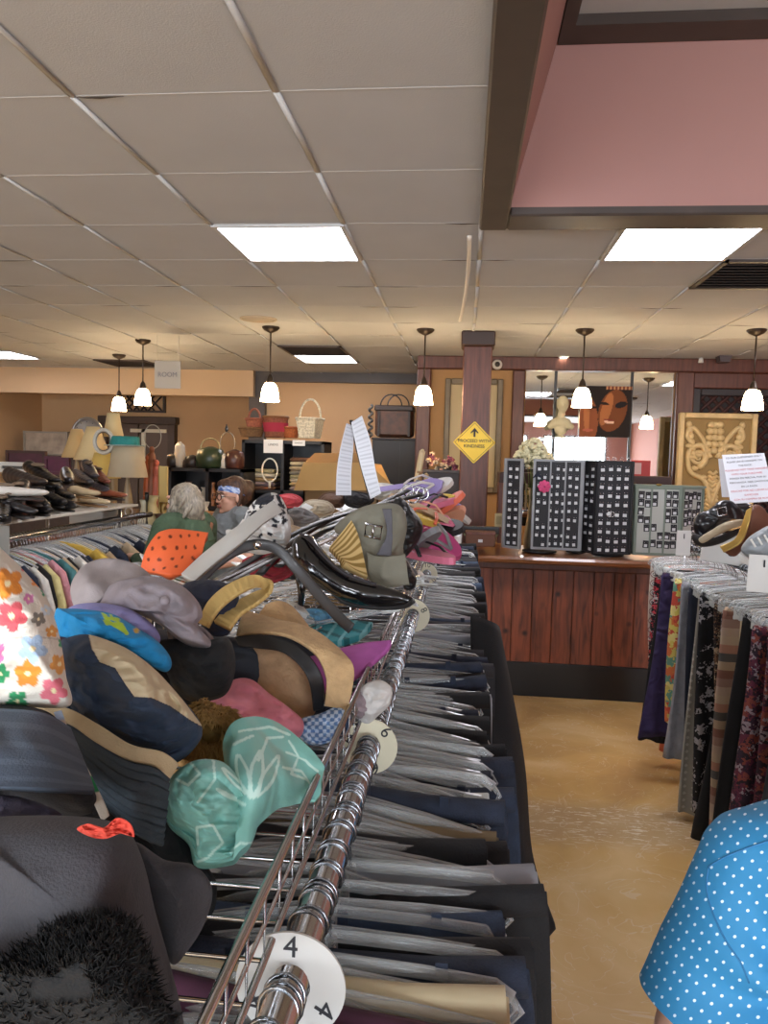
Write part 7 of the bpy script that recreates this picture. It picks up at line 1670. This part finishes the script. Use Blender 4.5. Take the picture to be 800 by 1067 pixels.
# low shelving with dark goods behind the people
D = 6.75; a = P(175, 487, D); b = P(252, 600, D)
t = thing('low_shelf', 'black low shelf of housewares beyond the seated customers', 'shelf', ((a.x+b.x)/2, D+.2, 0))
for z in (a.z-.03, a.z-.38, .2): bx((a.x, D, z), (b.x, D+.4, z+.03)).build('shelf_board', blk, t)
for x in (a.x, (a.x+b.x)/2, b.x-.03): bx((x, D, 0), (x+.03, D+.4, a.z)).build('side_panel', blk, t)
bx((a.x, D+.38, 0), (b.x, D+.4, a.z)).build('back_panel', blk, t)
sz_top = a.z
def hoop(px, py, D, r, sz, label, c='#9c9688', th=.004, zb=None):
    p = P(px, py, D); t = thing('wire_hoop', label, 'hoop', p-V(0, 0, r*sz)); MB().torus(None, r, th, 30, Matrix.Translation(p), sz=sz).build('ring', mat('hoop_'+c.strip('#'), c, .4, .3), t); MB().cyl(p-V(0, 0, r*sz), V(p.x, p.y, (sz_top if D > 6.55 else tz)), th*1.2).build('stem', mat('hoop_'+c.strip('#')), t)
hoop(159, 455, 6.3, .075, 1.35, 'thin wire hoop standing over the terracotta figurines')
hoop(219, 466, 6.9, .09, .9, 'pale rattan hoop handle of the dark green basket', '#a89a70', .007)
hoop(237, 462, 6.9, .07, 1.5, 'wire lyre loop topped with a dark finial', '#8c8474', .005)
hoop(134, 533, 5.5, .03, 1., 'small silver ring on the lamp table edge', '#b0b0b0')
p = P(236, 447, 6.9); t = thing('finial', 'small dark leaf finial on top of the wire lyre loop', 'finial', p); blob([('e', p, (.018, .01, .03)), ('e', p+V(0, 0, .03), (.008, .006, .02))], .004, 2).build('leaf', BLACKP, t)
goods = [(187, .10, '#b8b4ac', 'white lidded jar with a tall spout on the low black shelf', .24), (200, .14, '#2a2422', 'black round tin on the low black shelf', .12), (219, .26, '#2c3a26', 'dark green oval basket under the rattan hoop', .20), (232, .10, '#c4c0b8', 'white electric fitting on the low black shelf', .14), (244, .18, '#4c2c24', 'brown woven purse beside the wire lyre loop', .18), (208, .1, '#6c5a48', 'brown tin between the black tin and the green basket', .1), (180, .12, '#1e1a1c', 'black kettle at the end of the low shelf', .13), (194, .08, '#54443c', 'small brown mug on the low black shelf', .08)]
for px, w_, c, lab, h in goods: vase(px, D+.15, h, w_, c, lab, 'jar', z=sz_top, prof=[(.42, 0), (.5, .1), (.52, .5), (.45, .85), (.3, .92), (.12, 1.), (.1, 1.), (.1, .9)])
for k in range(9):
    px = 180+k*8.2; c = ['#7c6c5c', '#b0a898', '#54302c', '#4c4c50', '#c0b8a4', '#8c5c3c', '#302c30', '#96846c', '#6c7c74'][k]
    vase(px, D+.12, .12+.05*(k % 3), .1, c, '%s jar inside the low black shelf beside the %s one' % (['tan', 'pale', 'maroon', 'slate', 'ivory', 'rust', 'black', 'khaki', 'sage'][k], ['pale', 'maroon', 'slate', 'ivory', 'rust', 'black', 'khaki', 'sage', 'khaki'][k]), 'jar', z=sz_top-.35)
# ================================================================== SHOES ON THE REAR SHELF
SZ = HZ3+.1005
def shoe(p, yaw, c, label, style='flat', L=.25, m=None, roll=0., strap=None, z=None):
    """closed shoe with sole, upper, opening; toe along local +X, standing at p"""
    t = thing('shoe', label, 'shoe'); m_ = m or mat('leather_'+c.strip('#'), c, .35, coat=.2)
    hl = {'flat': .012, 'heel': .06, 'boot': .025, 'mule': .03}[style]
    up = []
    for k in range(9):
        u = k/8; x = (u-.5)*L; zc = .035+hl*(1-u)**1.3*1.1; w_ = .030+.012*math.sin(u*PI*.9+.4); h_ = (.046 if style == 'boot' else .036)*(1-u*.55)
        if style == 'mule' and u < .45: continue
        up.append(('e', (x*.86, 0, zc), (L/6.5, w_, h_)))
    so_ = MB(); n = 20; out_ = [(math.cos(2*PI*k/n)*L/2*1.04, math.sin(2*PI*k/n)*(.036+.006*math.cos(2*PI*k/n))) for k in range(n)]
    vs = []
    for dz in (0, .009):
        for x, y in out_: u = x/L+.5; vs.append((x, y, hl*max(0, 1-u*1.25)**1.2+dz))
    so_.add(vs, [tuple(range(n))[::-1], tuple(range(n, 2*n))]+[(i, (i+1) % n, n+(i+1) % n, n+i) for i in range(n)], False)
    so_.build('sole', mat('sole_'+c.strip('#'), '#2a2320' if style != 'mule' else '#8c6a44', .5), t, world=False)
    blob(up, .007, 3).build('upper', m_, t, world=False)
    if hl > .02: MB().tube([(-L*.42, 0, hl+.006), (-L*.41, 0, 0)], [.022, .009 if style == 'heel' else .022], 10).build('heel', m_, t, world=False)
    if style in ('flat', 'heel'): MB().ball((-L*.16, 0, .045+hl*.9+.014), (L*.24, .024, .012), 8).build('insole', mat('insole_'+c.strip('#'), '#6c5a48', .7), t, world=False)
    if style == 'boot': MB().tube([(.02, -.03, .06), (.02, 0, .078), (.02, .03, .06)], .004, 5).build('lace', BLACKP, t, world=False)
    t.location = p; t.rotation_euler = (roll, 0, yaw); return t
XS = [(16, 520, '#121114', 'heel', -1.3, 'black slingback heel wedged behind the salmon flat'), (34, 508, '#1c1a1d', 'boot', -1.1, 'black ankle boot lying high at the start of the shoe pile'), (44, 498, '#101013', 'heel', -.5, 'black court shoe on the crest of the shoe pile'), (56, 506, '#1a191c', 'boot', -.9, 'matte black shoe below the crest of the pile'), (64, 515, '#0f0f12', 'flat', -.7, 'black slipper tucked against the farther cream mule'), (26, 500, '#2a211e', 'boot', -.4, 'dark brown shoe at the back of the shoe pile'), (70, 498, '#27262b', 'boot', -1., 'charcoal boot behind the farther cream mule'), (94, 494, '#38353c', 'heel', -.9, 'slate heel standing behind the dark grey ankle shoe'), (8, 530, '#17161a', 'heel', -.2, 'black strappy shoe lying under the salmon flat'), (36, 536, '#191719', 'boot', -.6, 'black shoe low on the shelf front edge')]
SH = XS+[(3, 543, '#0f0e10', 'heel', -1.0, 'glossy black heel at the shelf end nearest the viewer'), (22, 530, '#c4806c', 'flat', -.9, 'salmon pink pointed flat on the shoe shelf'), (10, 512, '#bdb7ae', 'flat', .6, 'white slip on shoe behind the salmon flat'),
      (30, 518, '#4c3c38', 'flat', -.7, 'brown grey loafer behind the salmon flat'), (40, 524, '#141316', 'boot', -.8, 'black lace up shoe beside the salmon flat'), (52, 520, '#131215', 'boot', -.6, 'black leather oxford before the cream mules'), (60, 528, '#17161a', 'boot', -.5, 'black rounded toe shoe next to the nearer cream mule'), (48, 505, '#19181b', 'heel', -.9, 'black pump with a raised back at the top of the pile'),
      (78, 512, '#cdb894', 'mule', -.15, 'cream open back mule, the farther of the pair'), (88, 524, '#cdb894', 'mule', -.1, 'cream open back mule, the nearer of the pair'), (86, 500, '#3c3a40', 'boot', -.8, 'dark grey leather ankle shoe behind the cream mules'), (100, 508, '#45424a', 'boot', -.7, 'slate leather ankle shoe beside the red brown loafer'), (112, 514, '#8c4c34', 'flat', -.4, 'red brown pointed loafer at the far end of the shoe shelf'), (104, 500, '#7c4030', 'heel', -.8, 'russet heeled shoe standing behind the red brown loafer')]
for k, (px, py, c, stl, yaw, lab) in enumerate(SH):
    D_ = 3.3+.0125*px+(.22 if py < 512 else 0); p = P(px, py, D_); row = 1 if p.z > SZ+.07 else 0
    shoe(V(p.x, D_, max(SZ, p.z-.04)), yaw, c, lab, stl, L=.30, m=(mat('patent_black2', '#0c0b0e', .15, coat=.8) if 'glossy' in lab else None))
carton('shoe_box', 72, 107, 534, 549, 4.55, .2, '#a49e96', 'pale grey shoe box under the shoe shelf', 'box', lambda t, a, b, D, dp: bx((a.x-.006, D-.006, b.z-.03), (b.x+.006, D+dp+.006, b.z+.004), .003).build('lid', mat('box_a49e96'), t))
# ================================================================== ON THE RIGHT RACK
bz2 = HZ2+.073
def rshoe(px, py, D, yaw, c, lab, stl, m=None, L=.26, roll=0.): p = P(px, py, D); shoe(V(p.x, D, p.z-.05), yaw, c, lab, stl, L=L, m=m, roll=roll)
bsl = mat('sandal_black', '#141318', .35, coat=.3)
p = P(745, 556, 3.3); t = thing('sandal', 'chunky black buckled sandal with a pale insole on the right rack basket', 'shoe', p)
puff([(722, 548), (726, 536), (738, 531), (750, 522), (762, 522), (772, 531), (776, 541), (764, 541), (750, 547), (738, 556), (728, 562)], 3.3, .045, amp=.006, freq=18, seed=92).build('upper', bsl, t)
puff([(728, 561), (740, 553), (754, 545), (772, 541), (776, 546), (760, 552), (744, 560), (732, 566)], 3.25, .02, amp=.001, n=50).build('insole', mat('pale_insole', '#b7a78c', .6), t)
puff([(722, 556), (732, 563), (750, 560), (770, 550), (775, 553), (752, 566), (732, 570), (722, 564)], 3.27, .03, amp=.001, n=50).build('sole', mat('sole_black', '#1b1a1c', .5), t)
MB().tube([P(747, 530, 3.23), P(756, 528, 3.23), P(757, 536, 3.22), P(748, 538, 3.22)], .003, 6, closed=True).build('buckle', CHROME, t)
p = P(768, 538, 3.45); t = thing('court_shoe', 'black pointed court shoe resting behind the buckled sandal', 'shoe', p)
puff([(752, 530), (760, 522), (772, 521), (786, 528), (798, 536), (794, 541), (776, 540), (760, 540)], 3.42, .04, amp=.002, seed=93).build('upper', bsl, t)
puff([(760, 525), (770, 523), (780, 528), (770, 530)], 3.38, .008, amp=0, n=40).build('lining', mat('shoe_lining'), t)
p = P(779, 556, 3.05); t = thing('wedge_shoe', 'brown and gold platform shoe lying on the right rack basket', 'shoe', p)
brn = mat('brown_suede', '#6c4230', .7)
t2 = puff([(752, 572), (762, 566), (772, 550), (780, 534), (786, 526), (796, 530), (806, 548), (806, 560), (790, 562), (778, 568), (765, 580)], 3.05, .05, amp=.002, seed=90); t2.build('upper', brn, t)
sheet([[(750, 570, 3.0), (766, 562, 2.99), (774, 545, 2.98), (778, 532, 2.98)], [(754, 576, 2.98), (772, 566, 2.97), (780, 548, 2.96), (784, 528, 2.97)]], 30, 6, .006).build('gold_edge', mat('gold_trim', '#b89850', .35, .6), t)
p = P(795, 566, 2.9); t = thing('sneaker', 'grey silver sneaker with white laces at the near end of the right rack', 'shoe', p)
puff([(772, 574), (778, 562), (790, 553), (806, 546), (820, 550), (822, 570), (806, 582), (786, 584)], 2.85, .05, amp=.003, seed=91).build('upper', mat('sneaker_grey', '#8c9296', .5), t)
lc = MB()
for k in range(4): lc.tube([P(782+k*7, 562-k*2.2, 2.79), P(787+k*7, 570-k*2.2, 2.785)], .004, 5)
for k in range(0): pass
lc.build('laces', WHITEP, t)
sheet([[(770, 577, 2.82), (788, 584, 2.8), (822, 576, 2.8)], [(770, 584, 2.82), (790, 590, 2.8), (822, 584, 2.8)]], 20, 5, .02).build('sole', WHITEP, t)
# notice sheets
def quad_sheet(c4, name, m, parent, th=.0015):
    vs = [P(*c) for c in c4]; nn = (vs[1]-vs[0]).cross(vs[3]-vs[0]).normalized()*th
    mb = MB(); mb.add(vs+[v-nn for v in vs], [(0, 1, 2, 3), (7, 6, 5, 4), (0, 4, 5, 1), (1, 5, 6, 2), (2, 6, 7, 3), (3, 7, 4, 0)], False); mb.build(name, m, parent); return vs
t = thing('notice_sheet', 'white printed notice asking customers about hangers, standing on the right rack', 'notice', P(775, 530, 3.3))
vs = quad_sheet([(761, 525, 3.3), (808, 522, 3.26), (796, 472, 3.36), (752, 474, 3.40)], 'sheet', mat('notice_white', '#e2e4ec', .6), t)
o0, ux, uz = vs[0], (vs[1]-vs[0]), (vs[3]-vs[0]); W_ = ux.length; H_ = uz.length; ux.normalize(); uz = (uz-ux*uz.dot(ux)).normalized(); un = ux.cross(uz)
if un.y > 0: un = -un
Mt = Matrix((ux, uz, ux.cross(uz))).transposed().to_4x4(); 
lines = [('TO OUR CUSTOMERS ONLY:', 0), ('PLEASE LEAVE HANGERS ON', 0), ('THE RACK.', 0), ('PLEASE DO NOT TAKE HANGERS', 1), ('WITH YOUR PURCHASE.', 1), ('PONGA EN PERCHA, POR SU', 0), ('PERCHANDA, DEJE GANCHOS', 0), ('EN LA RACK.', 0), ('GRACIAS POR NO LLEVAR LOS', 1), ('GANCHOS', 1), ('CON SU COMPRA DE ROPA.', 1)]
for k, (s_, red) in enumerate(lines):
    ctr = (vs[3]+vs[2])/2.*(1-(k+.8)/11.6)+(vs[0]+vs[1])/2*((k+.8)/11.6)+un*.0012
    if un.dot(ux.cross(uz)) < 0: pass
    M_ = Matrix.Translation(ctr) @ Mt
    text_mesh(s_, .0108, M_, 'lettering', RED_INK if red else INK, t, ext=.0003)
quad_sheet([(752, 518, 3.44), (763, 518, 3.42), (759, 478, 3.44), (748, 478, 3.46)], 'rear_sheet', mat('notice_white'), t)
MB().tube([P(782, 525, 3.31), P(783, 556, 3.31)], .004, 6).build('holder_rod', CHROME, t)
